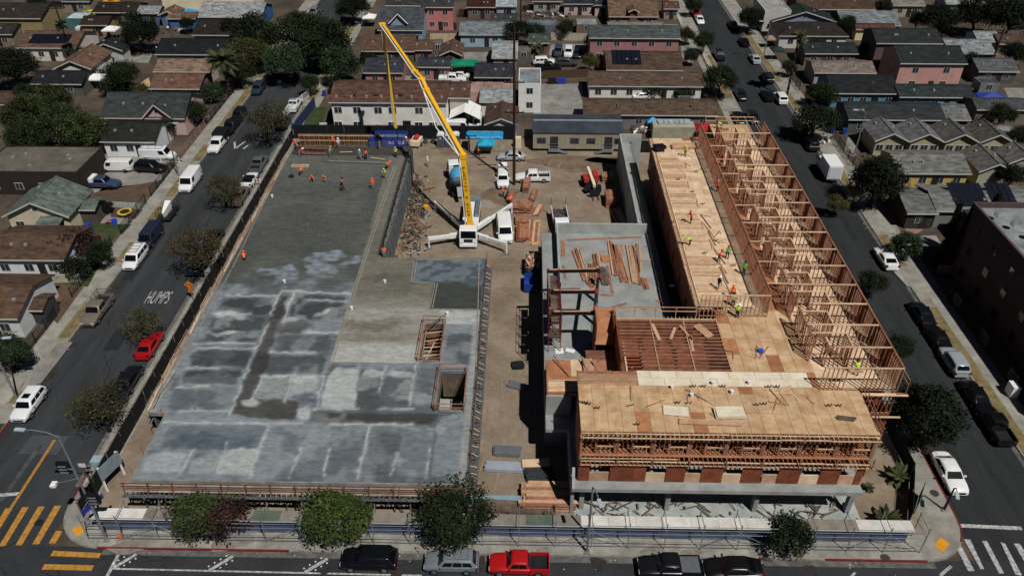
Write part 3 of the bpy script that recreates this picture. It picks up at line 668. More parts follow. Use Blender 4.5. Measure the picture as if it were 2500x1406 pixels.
# ================================================================== LEFT CONCRETE PODIUM
ZD = 4.4
def vnoise(x, y, f, seed):
    g = np.random.default_rng(seed).random((256, 256)); u = x * f + 1000; v = y * f + 1000
    i = np.floor(u).astype(int); j = np.floor(v).astype(int); a = u - i; b = v - j; a = a * a * (3 - 2 * a); b = b * b * (3 - 2 * b)
    q = lambda p, r: g[p % 256, r % 256]
    return q(i, j) * (1 - a) * (1 - b) + q(i + 1, j) * a * (1 - b) + q(i, j + 1) * (1 - a) * b + q(i + 1, j + 1) * a * b
def sstep(a, b, x): t = np.clip((x - a) / (b - a), 0, 1); return t * t * (3 - 2 * t)
HOLES = ((-11.0, -9.0, 63.9, 70.0), (-8.5, -6.0, 56.5, 62.0))
pod = thing('concrete_podium', 'broad grey concrete podium deck being poured beside the left street', 'building', (-20, 80, 0))
def PB(mb, name, m, **k):
    o = mb.build(name, m, pod, **k); o.location = (20, -80, 0); return o
def deck_top():
    st = .17; xs = np.arange(-36.7, -5.0 + st / 2, st); ys = np.arange(47.3, 112.0, st)
    X, Y = np.meshgrid(xs, ys); V = np.array([X - 0, Y, 0 * X]).reshape(3, -1)
    d = np.array([X, Y, ZD - CAM_H + 0 * X]); dt = lambda a: a[0] * d[0] + a[1] * d[1] + a[2] * d[2]
    u = 1250 + FOC * dt(_rt) / dt(_fw); v = 703 - FOC * dt(_up) / dt(_fw)
    n1 = vnoise(X, Y, .16, 1); n2 = vnoise(X, Y, .5, 2); n3 = vnoise(X, Y, 1.6, 3); n4 = vnoise(X * .3, Y, 2.2, 4)
    nn = n1 * .45 + n2 * .3 + n3 * .15 + n4 * .1
    uw = u + (n2 - .5) * 26 + (n3 - .5) * 10; vw = v + (n2 - .5) * 20 + (n3 - .5) * 8
    L = lambda c: np.array(lin(c))
    C = np.zeros(X.shape + (3,))
    def mix(mask, c): C[:] = C * (1 - mask[..., None]) + np.array(lin(c)) * mask[..., None]
    t = sstep(.38, .6, nn)
    C[:] = L('5a6267') * (1 - t[..., None]) + L('79838a') * t[..., None]
    def box(x0, y0, x1, y1, s=10):      # soft warped rectangle in the survey picture
        return sstep(x0 - s, x0 + s, uw) * sstep(x1 + s, x1 - s, uw) * sstep(y0 - s, y0 + s, vw) * sstep(y1 + s, y1 - s, vw)
    def ell(cx, cy, a, b, s=.14): r = np.sqrt(((uw - cx) / a) ** 2 + ((vw - cy) / b) ** 2); return sstep(1 + s, 1 - s, r)
    # rooms cured dark, drifts of pale laitance, worn corridors (survey picture, zoom units)
    def zp(q): return [(244 + a_ / 1.398, 586 + b_ / 1.398) for a_, b_ in q]
    up_ = u + (n3 - .5) * 7 + (n2 - .5) * 9; vp_ = v + (n3 - .5) * 6 + (n2 - .5) * 7
    def poly(q, soft=7.):
        q = zp(q); ar = sum(q[i][0] * q[(i + 1) % len(q)][1] - q[(i + 1) % len(q)][0] * q[i][1] for i in range(len(q)))
        d_ = []
        for i in range(len(q)):
            (x0, y0), (x1, y1) = q[i], q[(i + 1) % len(q)]; L_ = math.hypot(x1 - x0, y1 - y0); sg_ = 1 if ar > 0 else -1
            d_.append(sg_ * ((x1 - x0) * (vp_ - y0) - (y1 - y0) * (up_ - x0)) / L_)
        e = sum(np.exp(-np.clip(k, -60, 60) / 5.) for k in d_); return sstep(0, soft, -5. * np.log(e + 1e-9) + 3)
    pale = sstep(.46, .62, n2 * .55 + n1 * .25 + n3 * .2)
    DK, MD, PL, BR, BL = '3d4346', '59646b', '98a09f', '3f3d38', '4a5a68'
    for q, c, al, dr in (([(430, 195), (605, 192), (575, 255), (395, 245)], DK, .85, .25), ([(385, 262), (570, 262), (545, 345), (350, 345)], '464d51', .8, .45), ([(330, 372), (525, 372), (495, 430), (300, 432)], DK, .85, .1), ([(290, 440), (490, 440), (470, 495), (275, 492)], DK, .85, .15), ([(250, 502), (470, 502), (440, 578), (225, 575)], MD, .85, .3), ([(660, 185), (840, 190), (815, 270), (640, 265)], DK, .8, .5), ([(600, 320), (800, 320), (780, 380), (585, 380)], '4d555a', .8, .3), ([(575, 390), (770, 390), (760, 455), (560, 455)], '4c5458', .85, .4),
                         ([(560, 468), (655, 468), (625, 545), (530, 545)], DK, .7, .6), ([(665, 468), (755, 468), (735, 555), (640, 555)], MD, .6, .8), ([(785, 430), (880, 430), (870, 575), (755, 575)], 'a3a9a8', .85, .2), ([(885, 435), (970, 435), (950, 575), (870, 575)], '4f5659', .8, .45), ([(975, 435), (1085, 435), (1065, 575), (945, 575)], '565e62', .8, .45), ([(1180, 315), (1275, 315), (1265, 420), (1170, 420)], '4c555b', .85, .35), ([(1085, 430), (1165, 430), (1160, 585), (1070, 585)], '5d666b', .8, .5),
                         ([(240, 630), (570, 630), (545, 712), (205, 712)], BL, .8, .2), ([(580, 635), (690, 635), (650, 800), (525, 800)], '67737c', .8, .3), ([(700, 635), (800, 640), (770, 800), (655, 800)], '6a757c', .8, .4), ([(805, 640), (905, 640), (880, 805), (765, 800)], '606a70', .8, .3), ([(920, 640), (1020, 640), (1000, 805), (895, 805)], '575f64', .85, .25), ([(1030, 640), (1150, 640), (1110, 805), (1010, 805)], '6d7880', .8, .4), ([(1160, 598), (1250, 598), (1240, 805), (1125, 805)], '7a858b', .8, .5),
                         ([(170, 722), (300, 722), (270, 795), (140, 795)], '8d979c', .8, .4), ([(320, 730), (420, 720), (385, 795), (285, 795)], '8a9396', .8, .4), ([(430, 712), (550, 705), (520, 800), (390, 795)], '9aa09f', .85, .4),
                         ([(612, 190), (650, 190), (600, 320), (555, 310)], BR, .85, .0), ([(560, 300), (610, 300), (525, 560), (450, 600)], BR, .85, .05), ([(560, 270), (720, 275), (700, 315), (560, 320)], BR, .7, .1), ([(455, 545), (680, 545), (670, 615), (445, 600)], BR, .85, .05), ([(730, 588), (1160, 588), (1140, 630), (720, 625)], BR, .75, .35)):
        m_ = poly(q); mix(m_ * al, c); mix(m_ * dr * pale, PL)
    for q in ((520, 560, 30, 12), (690, 275, 0, 0), (660, 272, 22, 6), (700, 590, 22, 26), (600, 470, 40, 10), (700, 480, 40, 14), (930, 455, 40, 12), (1030, 455, 45, 12), (450, 262, 50, 8), (430, 320, 50, 8), (760, 250, 45, 8)):
        if q[2]: mix(ell(244 + q[0] / 1.398, 586 + q[1] / 1.398, q[2] / 1.398, q[3] / 1.398, .3) * (.5 + .5 * n2), 'a4aaa9')
    # pale dusty lines where walls will stand
    Hl = [(553, 721, 678, 723), (690, 708, 735, 712), (735, 713, 855, 717), (755, 733, 845, 735), (520, 765, 612, 766), (480, 849, 625, 851), (455, 897, 535, 899), (428, 944, 510, 943), (437, 1003, 565, 1003), (400, 1032, 740, 1033), (650, 918, 790, 917), (737, 811, 835, 812), (660, 861, 770, 861), (775, 997, 875, 998), (925, 998, 1010, 998), (805, 1035, 1010, 1037), (690, 784, 730, 780), (470, 838, 622, 838)]
    Vl = [(685, 712, 661, 767), (718, 716, 690, 785), (654, 787, 628, 850), (622, 852, 597, 922), (589, 942, 560, 1015), (790, 917, 770, 1000), (640, 920, 612, 985), (713, 922, 695, 980), (876, 895, 865, 945), (940, 895, 925, 957), (1015, 890, 1000, 990), (655, 1037, 612, 1160), (735, 1095, 705, 1165), (905, 1040, 872, 1165), (805, 1095, 790, 1160), (970, 1105, 955, 1160), (1050, 1095, 1040, 1165), (553, 1080, 530, 1150), (475, 1095, 440, 1155)]
    uu = u + (n3 - .5) * 5; vv = v + (n3 - .5) * 5
    for ax, ay, bx, by in Hl + Vl:
        tt = np.clip(((uu - ax) * (bx - ax) + (vv - ay) * (by - ay)) / ((bx - ax) ** 2 + (by - ay) ** 2), 0, 1)
        dd = np.hypot(uu - ax - tt * (bx - ax), vv - ay - tt * (by - ay)); w = .6 + 1.9 * n2
        mix(sstep(w + 1.6, w - .8, dd) * (.5 + .4 * n3), 'aab0af')
        mix(sstep(w + 9, w + 1, dd) * .22, '98a0a2')
    mu = np.array(lin('5b6468')); C[:] = mu * .86 * (np.clip(C, .002, 1) / mu) ** 1.2; gm_ = C.mean(-1, keepdims=True); C[:] = gm_ + (C - gm_) * .75
    # freshly finished north half
    f = sstep(704, 672, vw + (n1 - .5) * 30)
    base = '4d504c'; mix(f, base); mix(f * t * .5, '5d5f59'); mix(f * sstep(.55, .75, n1) * .5, '3f423f')
    mix(f * sstep(470, 390, v) * .7, '60625c')
    for q in ((815, 635, 70, 20), (700, 668, 28, 22), (790, 665, 40, 12), (655, 660, 30, 10)): mix(ell(*q) * (.25 + .6 * n3) * sstep(.3, .6, n2 * .6 + n4 * .5), '8a95a0')
    # drying east bay
    ex = (X > -20.45 + 0 * Y) & (Y > 63.4) & (X < -11.1 + 30 * (Y > 70.2)); k = ex.astype(float); k *= sstep(-20.5, -20.3, X)
    mix(k, '6c695f'); mix(k * sstep(715, 745, v), '7d7c73'); mix(k * sstep(752, 765, v + n1 * 10), '908f88'); mix(k * ell(900, 795, 120, 13, .6), '6e6a5e'); mix(k * ell(930, 825, 120, 14, .6), '7a756a')
    mix(k * sstep(828, 852, v), 'a2a39e'); mix(k * box(1080, 758, 1180, 800, 4), 'a3a6a3'); mix(k * box(940, 668, 1010, 715, 3) * .5, '5a584e'); mix(k * box(860, 676, 1000, 684, 2) * .5, '4c4a42')
    k = ((X > -20.6 - (Y - 84) * .02) & (Y > 83.4) & (X < -18)).astype(float); mix(k, '62625a'); mix(k * t * .5, '6f6f66')
    pad = (((X > -13.9) & (Y > 77.9) & (Y < 83.2)) | ((X > -10.9) & (Y > 72.9) & (Y < 83.2))).astype(float)
    mix(pad, '4a545a'); mix(pad * sstep(.4, .6, n3 * .6 + n2 * .4) * .7, '69757c'); mix(pad * sstep(690, 700, vw), '3d403d')
    mix((sstep(-5.9, -5.6, X) * (Y < 72)).astype(float) * .6, '9b9b95'); mix(sstep(-36.0, -36.3, X) * .6 * (Y < 62), '9a9a93')
    mix(sstep(.62, .8, vnoise(X, Y, 4., 8)) * .12, '2e3232')
    keep = ((X < -17.95) | (Y < 83.55))
    cx = (X[:-1, :-1] + X[1:, 1:]) / 2; cy = (Y[:-1, :-1] + Y[1:, 1:]) / 2
    ck = ((cx < -18.0) | (cy < 83.5)) & ((cx > -34.95) | (cy > 55.7))
    for a, b, c, e in HOLES: ck &= ~((cx > a) & (cx < b) & (cy > c) & (cy < e))
    idx = np.arange(X.size).reshape(X.shape)
    F = np.stack([idx[:-1, :-1], idx[:-1, 1:], idx[1:, 1:], idx[1:, :-1]], -1)[ck]
    Z = ZD + (n2 - .5) * .012
    me = bpy.data.meshes.new('deck'); me.from_pydata(np.stack([X, Y, Z], -1).reshape(-1, 3).tolist(), [], F.tolist())
    at = me.color_attributes.new('stain', 'FLOAT_COLOR', 'POINT'); at.data.foreach_set('color', np.concatenate([C, np.ones(X.shape + (1,))], -1).reshape(-1).astype(np.float32))
    m = bpy.data.materials.new('poured_concrete'); m.use_nodes = True; n = m.node_tree.nodes; l = m.node_tree.links; b = n['Principled BSDF']
    b.inputs['Roughness'].default_value = .75; b.inputs['Specular IOR Level'].default_value = .25
    a = n.new('ShaderNodeAttribute'); a.attribute_name = 'stain'; nz = n.new('ShaderNodeTexNoise'); nz.inputs['Scale'].default_value = 2.6; nz.inputs['Detail'].default_value = 8; nz.inputs['Roughness'].default_value = .7
    ge = n.new('ShaderNodeNewGeometry'); mp = n.new('ShaderNodeMapping'); mp.inputs['Scale'].default_value = (.35, 1, 1); l.new(ge.outputs['Position'], mp.inputs[0]); l.new(mp.outputs[0], nz.inputs['Vector'])
    mr = n.new('ShaderNodeMapRange'); mr.inputs['From Min'].default_value = .3; mr.inputs['From Max'].default_value = .7; mr.inputs['To Min'].default_value = .68; mr.inputs['To Max'].default_value = 1.3; l.new(nz.outputs['Fac'], mr.inputs[0])
    mx = n.new('ShaderNodeMix'); mx.data_type = 'RGBA'; mx.blend_type = 'MULTIPLY'; mx.inputs[0].default_value = 1; l.new(a.outputs['Color'], mx.inputs[6]); l.new(mr.outputs[0], mx.inputs[7]); l.new(mx.outputs[2], b.inputs['Base Color'])
    me.materials.append(m); me.update()
    return me
o = obj('deck', deck_top(), None, pod, loc=(20, -80, 0))
mb = MB()                      # the slab itself, with the two stair wells left open
for x0, x1, y0, y1 in ((-36.72, -18, 83.5, 115.2), (-34.95, -11.0, 47.28, 55.69), (-36.72, -11.0, 55.7, 83.49), (-11.0, -9.0, 47.28, 63.9), (-11.0, -9.0, 70, 83.49), (-9, -8.5, 47.28, 83.49), (-8.5, -6, 47.28, 56.5), (-8.5, -6, 62, 83.49), (-6, -4.95, 47.28, 83.49)):
    mb.box(x0, x1, y0, y1, ZD - .42, ZD - .04 if y1 < 115 else ZD - .1)
PB(mb, 'slab', CONCD)
EDGE = mat('edge_concrete', '8c8c86', .9, col2='6e6e69', scale=1.2)
for a, b in (((-34.95, 47.2), (-4.95, 47.2)), ((-35.02, 47.3), (-35.02, 55.6)), ((-36.78, 55.7), (-36.78, 111.8)), ((-36.7, 55.63), (-35.1, 55.63)), ((-4.9, 47.3), (-4.9, 83.4))):
    mb = MB(); mb.bar((*a, ZD - .2), (*b, ZD - .2), .14, .46); PB(mb, 'slab_edge', EDGE)
# construction-joint form boards on the deck
FB = mat('form_board', '9b968a', .85, col2='7d786d', scale=1.3)
def fboard(a, b, w=.1, h=.1, m=FB, name='form_board', n=1):
    A = Vector((*P(*a, ZD), ZD + .002)); B = Vector((*P(*b, ZD), ZD + .002))
    for i in range(n):
        o = board(name, m, pod, A.lerp(B, i / n) + Vector((20, -80, 0)), A.lerp(B, (i + .99) / n) + Vector((20, -80, 0)), w, h)
for d in (0, 6):
    fboard((962 + d, 405), (806 + d, 884), n=9)
    fboard((1012 + d, 640), (1003 + d, 690)); fboard((1062 + d, 694), (1050 + d, 752))
fboard((806, 885), (1030, 889), n=4); fboard((1003, 690), (1062, 692)); fboard((1050, 755), (1170, 757), n=2); fboard((1015, 633), (1175, 636), n=2)
fboard((1105, 806), (1165, 807)); fboard((1028, 890), (1042, 800), n=2)
fboard((700, 385), (568, 655), n=6); fboard((565, 660), (388, 985), n=6); fboard((1170, 640), (1160, 1000), n=6); fboard((1074, 1003), (1135, 1004))
# dowel bars in rows: each a few millimetres thick
mb = MB(); g = random.Random(3)
for x0, y0, x1, y1, n in ((680, 520, 735, 520, 9), (665, 560, 760, 560, 16), (640, 605, 730, 606, 12), (620, 648, 660, 648, 10), (880, 440, 925, 440, 9), (830, 465, 925, 468, 22), (850, 498, 920, 500, 14), (850, 525, 905, 527, 12), (850, 550, 895, 553, 8), (780, 585, 890, 588, 26), (790, 440, 750, 560, 18), (845, 430, 770, 590, 22), (770, 560, 720, 640, 14), (800, 600, 815, 602, 4), (560, 672, 600, 672, 8), (735, 685, 850, 690, 22), (605, 545, 690, 549, 14), (545, 798, 575, 799, 8), (770, 770, 800, 770, 8), (455, 1002, 480, 1002, 8), (510, 1003, 530, 1003, 5), (640, 575, 655, 577, 6)):
    for i in range(n):
        t = (i + g.uniform(0, .3)) / max(1, n - 1); a = P3(x0 + (x1 - x0) * t, y0 + (y1 - y0) * t, ZD); h = g.choice((.3, .3, .35, .8))
        mb.tube(a, (a[0] + g.uniform(-.04, .04), a[1], ZD + h), .022, n=4)
stuff(PB(mb, 'dowel_bars', mat('rebar_steel', '8d8878', .7, .3, 4)))
# front working platform: planks, posts, rails
PLANK = mat('platform_plank', 'a29c92', .85, col2='837c72', scale=1.1, ov=.15)
for r in range(3):
    for i in range(10):
        x0 = -35.4 + i * 3.06; block('platform_plank', PLANK, pod, (x0 + 1.5 + 20, 46.28 + r * .3 - 80, 4.0 + .004 * r), (3.0, .27, .05))
n = 15
for i in range(n):
    x = -35.3 + i * 30.5 / (n - 1)
    o = board('guard_post', RUST if i % 3 else LUMD, pod, (x + 20, 46.15 - 80, 3.7), (x + .05 + 20, 46.35 - 80, 5.1), .09, .09)
for z in (4.25, 4.6, 5.0):
    for i in range(5): board('guard_rail', RUST if z > 4.3 else LUMR, pod, (-35.5 + i * 6.14 + 20, 46.22 - 80, z), (-35.5 + (i + 1) * 6.12 + 20, 46.22 - 80, z), .05, .09)
for i in range(64):
    x = -35.1 + i * .476
    o = board('outrigger', LUM if 24 < i < 42 else LUMD, pod, (x + 20, 46.0 - 80, 3.78), (x + 20, 47.4 - 80, 3.82), .06, .12)
mb = MB(); g = random.Random(9)
for i in range(520):
    x = g.uniform(-35.3, -5); y = g.uniform(45.85, 46.15); mb.obox((x, y, 3.72 + g.uniform(0, .06)), g.uniform(.05, .22), g.uniform(.04, .12), .05, g.uniform(0, 3))
PB(mb.box(-35.5, -4.7, 45.8, 46.1, 3.66, 3.71), 'edge_catch_tray', mat('debris_tray', '6b6f70', .9, col2='3b3e40', scale=5))
# shoring beneath the deck
g = random.Random(4)
for i in range(92):
    row = i % 3; x = g.uniform(-34.5, -5.5); y = 47.4 + row * 1.3 + g.uniform(-.3, .3)
    b = board('shoring_post', LUMD if g.random() < .7 else DSTEEL, pod, (x + 20, y - 80, .13), (x + g.uniform(-.35, .35) + 20, y + g.uniform(-.1, .5) - 80, 3.98), .09, .09)
for i in range(26):
    x = -34.6 + i * 1.16 + g.uniform(-.3, .3); board('shore_bracket', LUMD, pod, (x + 20, 46.0 - 80, 3.65), (x + g.uniform(-.1, .1) + 20, 47.2 - 80, 2.6), .07, .07)
for i in range(6):
    for y in (49.5, 58, 67, 76): block('column', CONCD, pod, (-33.5 + i * 5.5 + 20, y - 80, .1), (.5, .5, 3.9))
mb = MB(); mb.box(-34.8, -5.2, 52.6, 52.75, .1, 3.97); PB(mb, 'back_wall', mat('painted_shade_block', '2b2d2f', .95, .2))  # near-black wall colour paints in the shade beneath the deck
mb = MB(); mb.box(-34.7, -5.5, 47.0, 52.5, .132, .2); PB(mb, 'floor_slab', mat('dusty_floor', '857b6a', .95, .2))
# east edge below the deck with kickers and debris ledge
mb = MB(); mb.box(-5.25, -4.98, 47.6, 83.3, .1, 3.96); mb.box(-18.25, -18.0, 83.6, 115.1, .1, 4.28); mb.box(-36.6, -36.4, 55.8, 115.1, .1, 3.97); mb.box(-34.9, -34.7, 47.5, 55.7, .1, 3.97); PB(mb, 'side_wall', CONCD)
for i in range(44):
    y = 48 + i * .8
    board('kicker', LUMP if i % 3 else RUST, pod, (-4.95 + 20, y - 80, 4.2), (-4.2 + 20, y + g.uniform(-.1, .4) - 80, 3.7), .07, .05)
for z in (4.45, 4.75): 
    for i in range(6): board('guard_rail', LUMD, pod, (-4.75 + 20, 47.4 + i * 6 - 80, z), (-4.75 + 20, 53.35 + i * 6 - 80, z), .05, .09)
for i in range(13): board('guard_post', RUST, pod, (-4.72 + 20, 47.4 + i * 3 - 80, 3.7), (-4.72 + 20, 47.4 + i * 3 - 80, 5.3), .07, .07)
mb = MB()
for i in range(420): mb.obox((g.uniform(-4.85, -4.1), g.uniform(47, 68), 3.62 + g.uniform(0, .1)), g.uniform(.08, .35), g.uniform(.05, .2), .07, g.uniform(0, 3))
PB(mb.box(-4.95, -4.05, 47, 83, 3.5, 3.6), 'edge_catch_tray', mat('debris_tray', '6b6f70'))
# stair wells: lining, guard frames, cross boards
for hi, (a, b, c, e) in enumerate(HOLES):
    mb = MB(); mb.box(a - .12, a - .005, c, e, 3.0, ZD + .12); mb.box(b + .005, b + .12, c, e, 1.0, ZD + .12); mb.box(a, b, c - .12, c - .005, 2, ZD + .12); mb.box(a, b, e + .005, e + .12, 1, ZD + .12)
    PB(mb, 'stair_well_lining', LUMR if hi == 0 else LUMD)
    mb = MB(); mb.box(a - .5, b + .5, c - .5, e + .5, .14, .25); PB(mb, 'lower_floor', CONCL)
    for x in (a - .2, b + .2):
        for z in (ZD + .5, ZD + 1.0): board('guard_rail', LUMR, pod, (x + 20, c - .2 - 80, z), (x + 20, e + .2 - 80, z), .05, .09)
        for y in (c - .2, (c + e) / 2, e + .2): board('guard_post', LUMR if hi == 0 else LUMD, pod, (x + 20, y - 80, ZD), (x + 20, y - 80, ZD + 1.1), .08, .08)
    for y in (c - .2, e + .2):
        for z in (ZD + .5, ZD + 1.0): board('guard_rail', LUMR, pod, (a - .2 + 20, y - 80, z), (b + .2 + 20, y - 80, z), .05, .09)
    if hi == 0:
        for k in range(9): board('cross_board', LUM if k % 2 else LUMD, pod, (a + 20, c + .4 + k * .66 - 80, ZD - .3 - .1 * (k % 3)), (b + 20, c + .5 + k * .66 - 80, ZD - .2), .16, .05)
        board('cross_board', LUMP, pod, (a + .6 + 20, c + .2 - 80, ZD - .1), (a + 1.3 + 20, c + 2.9 - 80, ZD + .1), .1, .05); board('cross_board', LUMD, pod, (a + 20, c + 4 - 80, ZD + .8), (b + .3 + 20, c + 6.6 - 80, ZD + 1.2), .1, .05)
    else:
        for k in range(6): board('stair_tread', LUMD, pod, (b - 1.0 + 20, c + .2 + k * .3 - 80, ZD - .3 - k * .22), (b + 20, c + .2 + k * .3 - 80, ZD - .3 - k * .22), .26, .06)
# east wall of the north bay: leaning form panels and top walkway
for i in range(12):
    y = 84.2 + i * 2.3
    o = block('form_panel', mat('form_panel', '6d7378', .8, col2='565b60', scale=.8, ov=.15), pod, (-17.82 + 20, y + 1.1 - 80, .1), (.12, 2.2, 4.4 + (.25 if i % 2 else .0)))
    board('form_brace', LUMD, pod, (-17.75 + 20, y + .5 - 80, 3.6), (-16.2 + 20, y + .6 + g.uniform(-.3, .3) - 80, .14), .09, .09)
for i in range(7): board('walkway_plank', mat('stained_plank', '57504a', .85, col2='3a3531', scale=1.5, ov=.2), pod, (-18.45 + 20, 84 + i * 4 - 80, ZD + .05), (-18.5 + 20, 87.9 + i * 4 - 80, ZD + .07), .5, .06)
for z in (5.0, 5.4): board('guard_rail', DSTEEL, pod, (-18.1 + 20, 84 - 80, z), (-18.1 + 20, 112 - 80, z), .05, .06)
for i in range(14): board('guard_post', DSTEEL, pod, (-18.1 + 20, 84 + i * 2.1 - 80, ZD), (-18.1 + 20, 84 + i * 2.1 - 80, 5.5), .05, .05)
# north bay: bare formwork with reinforcement mat
mb = MB(); mb.box(-36.6, -18.1, 112.02, 115.1, ZD - .09, ZD - .04); PB(mb, 'bare_formwork', mat('oiled_formply', '3e3a36', .7, col2='2b2927', scale=.8))
mb = MB()
for i in range(34): mb.bar((-31.4 + i * .4, 109.4, ZD + .05), (-31.4 + i * .4, 115, ZD + .05), .03)
for i in range(15): mb.bar((-31.6, 109.4 + i * .4, ZD + .09), (-18.3, 112.4 + i * .4, ZD + .09), .03)
stuff(PB(mb, 'rebar_mat', mat('mat_steel', '6b675f', .6, .3, 4)))
for k, (a, b) in enumerate((((735, 362), (800, 365)), ((735, 375), (795, 377)), ((800, 393), (950, 398)), ((905, 385), (940, 390)), ((830, 372), (860, 371)))):
    A = Vector((*P(*a, ZD + .3), ZD + .25)); B = Vector((*P(*b, ZD + .3), ZD + .25)); board('edge_form', (LUMR, LUMR, FB, LUMP, LUMP)[k], pod, A + Vector((20, -80, 0)), B + Vector((20, -80, 0)), .1, .3 if k < 2 else .1)
for i in range(34):
    x = -38.5 + i * .42
    block('form_stud', LUMD if i % 2 else mat('brown_stud', '86694a', .85, .2, ov=.15), pod, (x + 20, 123.95 - 80, .1), (.12, .3, 2.2))
mb = MB(); mb.box(-38.6, -24, 124.12, 124.3, .1, 2.2); PB(mb, 'form_wall', mat('brown_formply', '8a6c4b', .85, col2='6c5339', scale=.9))
for z in (2.1, 1.2): board('waler', LUM, pod, (-38.6 + 20, 123.75 - 80, z), (-24 + 20, 123.75 - 80, z), .1, .1)
# west edge: formwork rails along the fence side
for i in range(26):
    y = 48 + i * 2.45
    board('guard_post', LUMR, pod, ((-37.05 if y > 56 else -35.25) + 20, y - 80, 3.6), ((-37.05 if y > 56 else -35.25) + 20, y - 80, 5.2), .06, .06)
for i in range(2, 16):
    for z in (4.9,): board('guard_rail', (LUM, LUMR, LUMD)[i % 3], pod, (-37.05 + 20 + g.uniform(-.1, .1), 48 + i * 4 - 80, z), (-37.05 + 20 + g.uniform(-.1, .1), 51.9 + i * 4 - 80, z), .05, .1)
    board('edge_form', (LUM, LUMR, LUMP)[i % 3], pod, (-37.0 + 20, 48 + i * 4 - 80, 4.0), (-37.0 + 20 + g.uniform(-.15, .1), 51.9 + i * 4 - 80, 4.1), .18, .3)
# drape over the rail by the side street, rail frame at the south-west step
mb = MB(); rows = []
for i in range(9):
    t = i / 8; x0, y0 = P(430 - 55 * t, 912 + 88 * t, 4.4); x1, y1 = P(420 - 65 * t, 930 + 72 * t, 3.4)
    rows.append([(x0 + .1 * math.sin(i), y0, 4.75), (x0 - .35 + .12 * math.sin(2 * i), y0, 4.1 + .12 * math.cos(3 * i)), (x0 - .8 + .15 * math.cos(2 * i), y0, 3.1), (x0 - 1.1, y0, 2.2)])
PB(mb.grid(rows), 'plastic_drape', mat('pale_sheeting', 'a9b4bd', .5, .15, 1))
mb = MB()

# ================================================================== RIGHT TIMBER BUILDING
class Site:
    def __init__(s, t): s.t = t; s.o = Vector(t.location)
    def blk(s, name, m, c, size, rz=0., parent=None): return block(name, m, parent or s.t, Vector(c) - s.o, size, rz)
    def brd(s, name, m, a, b, w, h, parent=None): return board(name, m, parent or s.t, Vector(a) - s.o, Vector(b) - s.o, w, h)
    def mb(s, mb, name, m, **k): o = mb.build(name, m, s.t, **k); o.location = -s.o; return o
Z1, Z2, Z3, Z4 = 4.5, 7.3, 10.0, 12.7
wb = thing('timber_building', 'unfinished timber framed apartment building with plywood decks on concrete podium', 'building', (18, 78, 0))
B = Site(wb)
# concrete podium
mb = MB(); mb.box(4.4, 30.0, 46.85, 53.99, Z1 - .42, Z1); mb.box(2.2, 34.2, 54, 65.99, Z1 - .42, Z1 - .003); mb.box(2.2, 16.9, 66, 89.4, Z1 - .42, Z1); mb.box(18.3, 34.2, 66, 108, Z1 - .42, Z1); mb.box(15.0, 16.9, 89.41, 117, Z1 - .42, Z1)
B.mb(mb, 'podium_slab', CONC)
mb = MB(); mb.hexa([(4.4, 46.85, Z1), (4.65, 46.85, Z1), (4.65, 47.9, Z1), (4.4, 47.9, Z1), (4.4, 46.86, Z1 + .02), (4.65, 46.86, Z1 + .02), (4.65, 47.9, 6.1), (4.4, 47.9, 6.1)]); B.mb(mb, 'upstand', CONCL)
for i, (x0, x1, y0, y1, z0, z1) in enumerate(((4.4, 4.7, 47.6, 56, .1, Z1 - .43), (2.2, 2.5, 56.05, 89.4, .1, Z1 - .43), (2.51, 15.0, 89.1, 89.4, .1, Z1 - .43), (16.6, 16.9, 89.41, 117, .1, Z1 - .43), (33.9, 34.2, 54, 108, .1, Z1 - .43), (2.2, 4.6, 55.9, 56.04, .1, 7.0), (2.3, 16.9, 66, 66.2, .2, Z1 - .43))):
    mb = MB(); mb.box(x0, x1, y0, y1, z0, z1); B.mb(mb, 'concrete_wall', CONC)
for x0, x1, y0, y1, z1 in ((4.3, 15.9, 89.41, 89.7, 6.0), (4.05, 4.3, 76, 89.7, 6.0), (14.72, 15.0, 89.72, 116.8, 6.1), (15.01, 18.3, 116.6, 116.9, 6.1)):
    mb = MB(); mb.box(x0, x1, y0, y1, .12, z1); B.mb(mb, 'parapet_wall', CONCL)
for x in (1418, 1626, 1838, 2062): 
    X, Y = P(x, 1243 - (6 if x < 1500 else 0), .2); B.blk('column', CONC, (X, 48.3, .15), (.42, .55, 4.0))
for x in (8, 16, 24): B.blk('column', CONC, (x, 53, .15), (.45, .45, 4.0))
mb = MB(); mb.box(4.8, 31, 45.95, 55.8, .128, .24); B.mb(mb, 'ground_slab', CONCL)
mb = MB(); mb.box(4.8, 31.2, 45.93, 46.15, .1, .75); B.mb(mb, 'low_wall', CONCL)
mb = MB(); mb.box(4.8, 31.2, 55.85, 56.0, .1, 4.05); B.mb(mb, 'back_wall', mat('painted_shade_block', '2b2d2f'))  # same near-black colour, standing in for shade under the podium
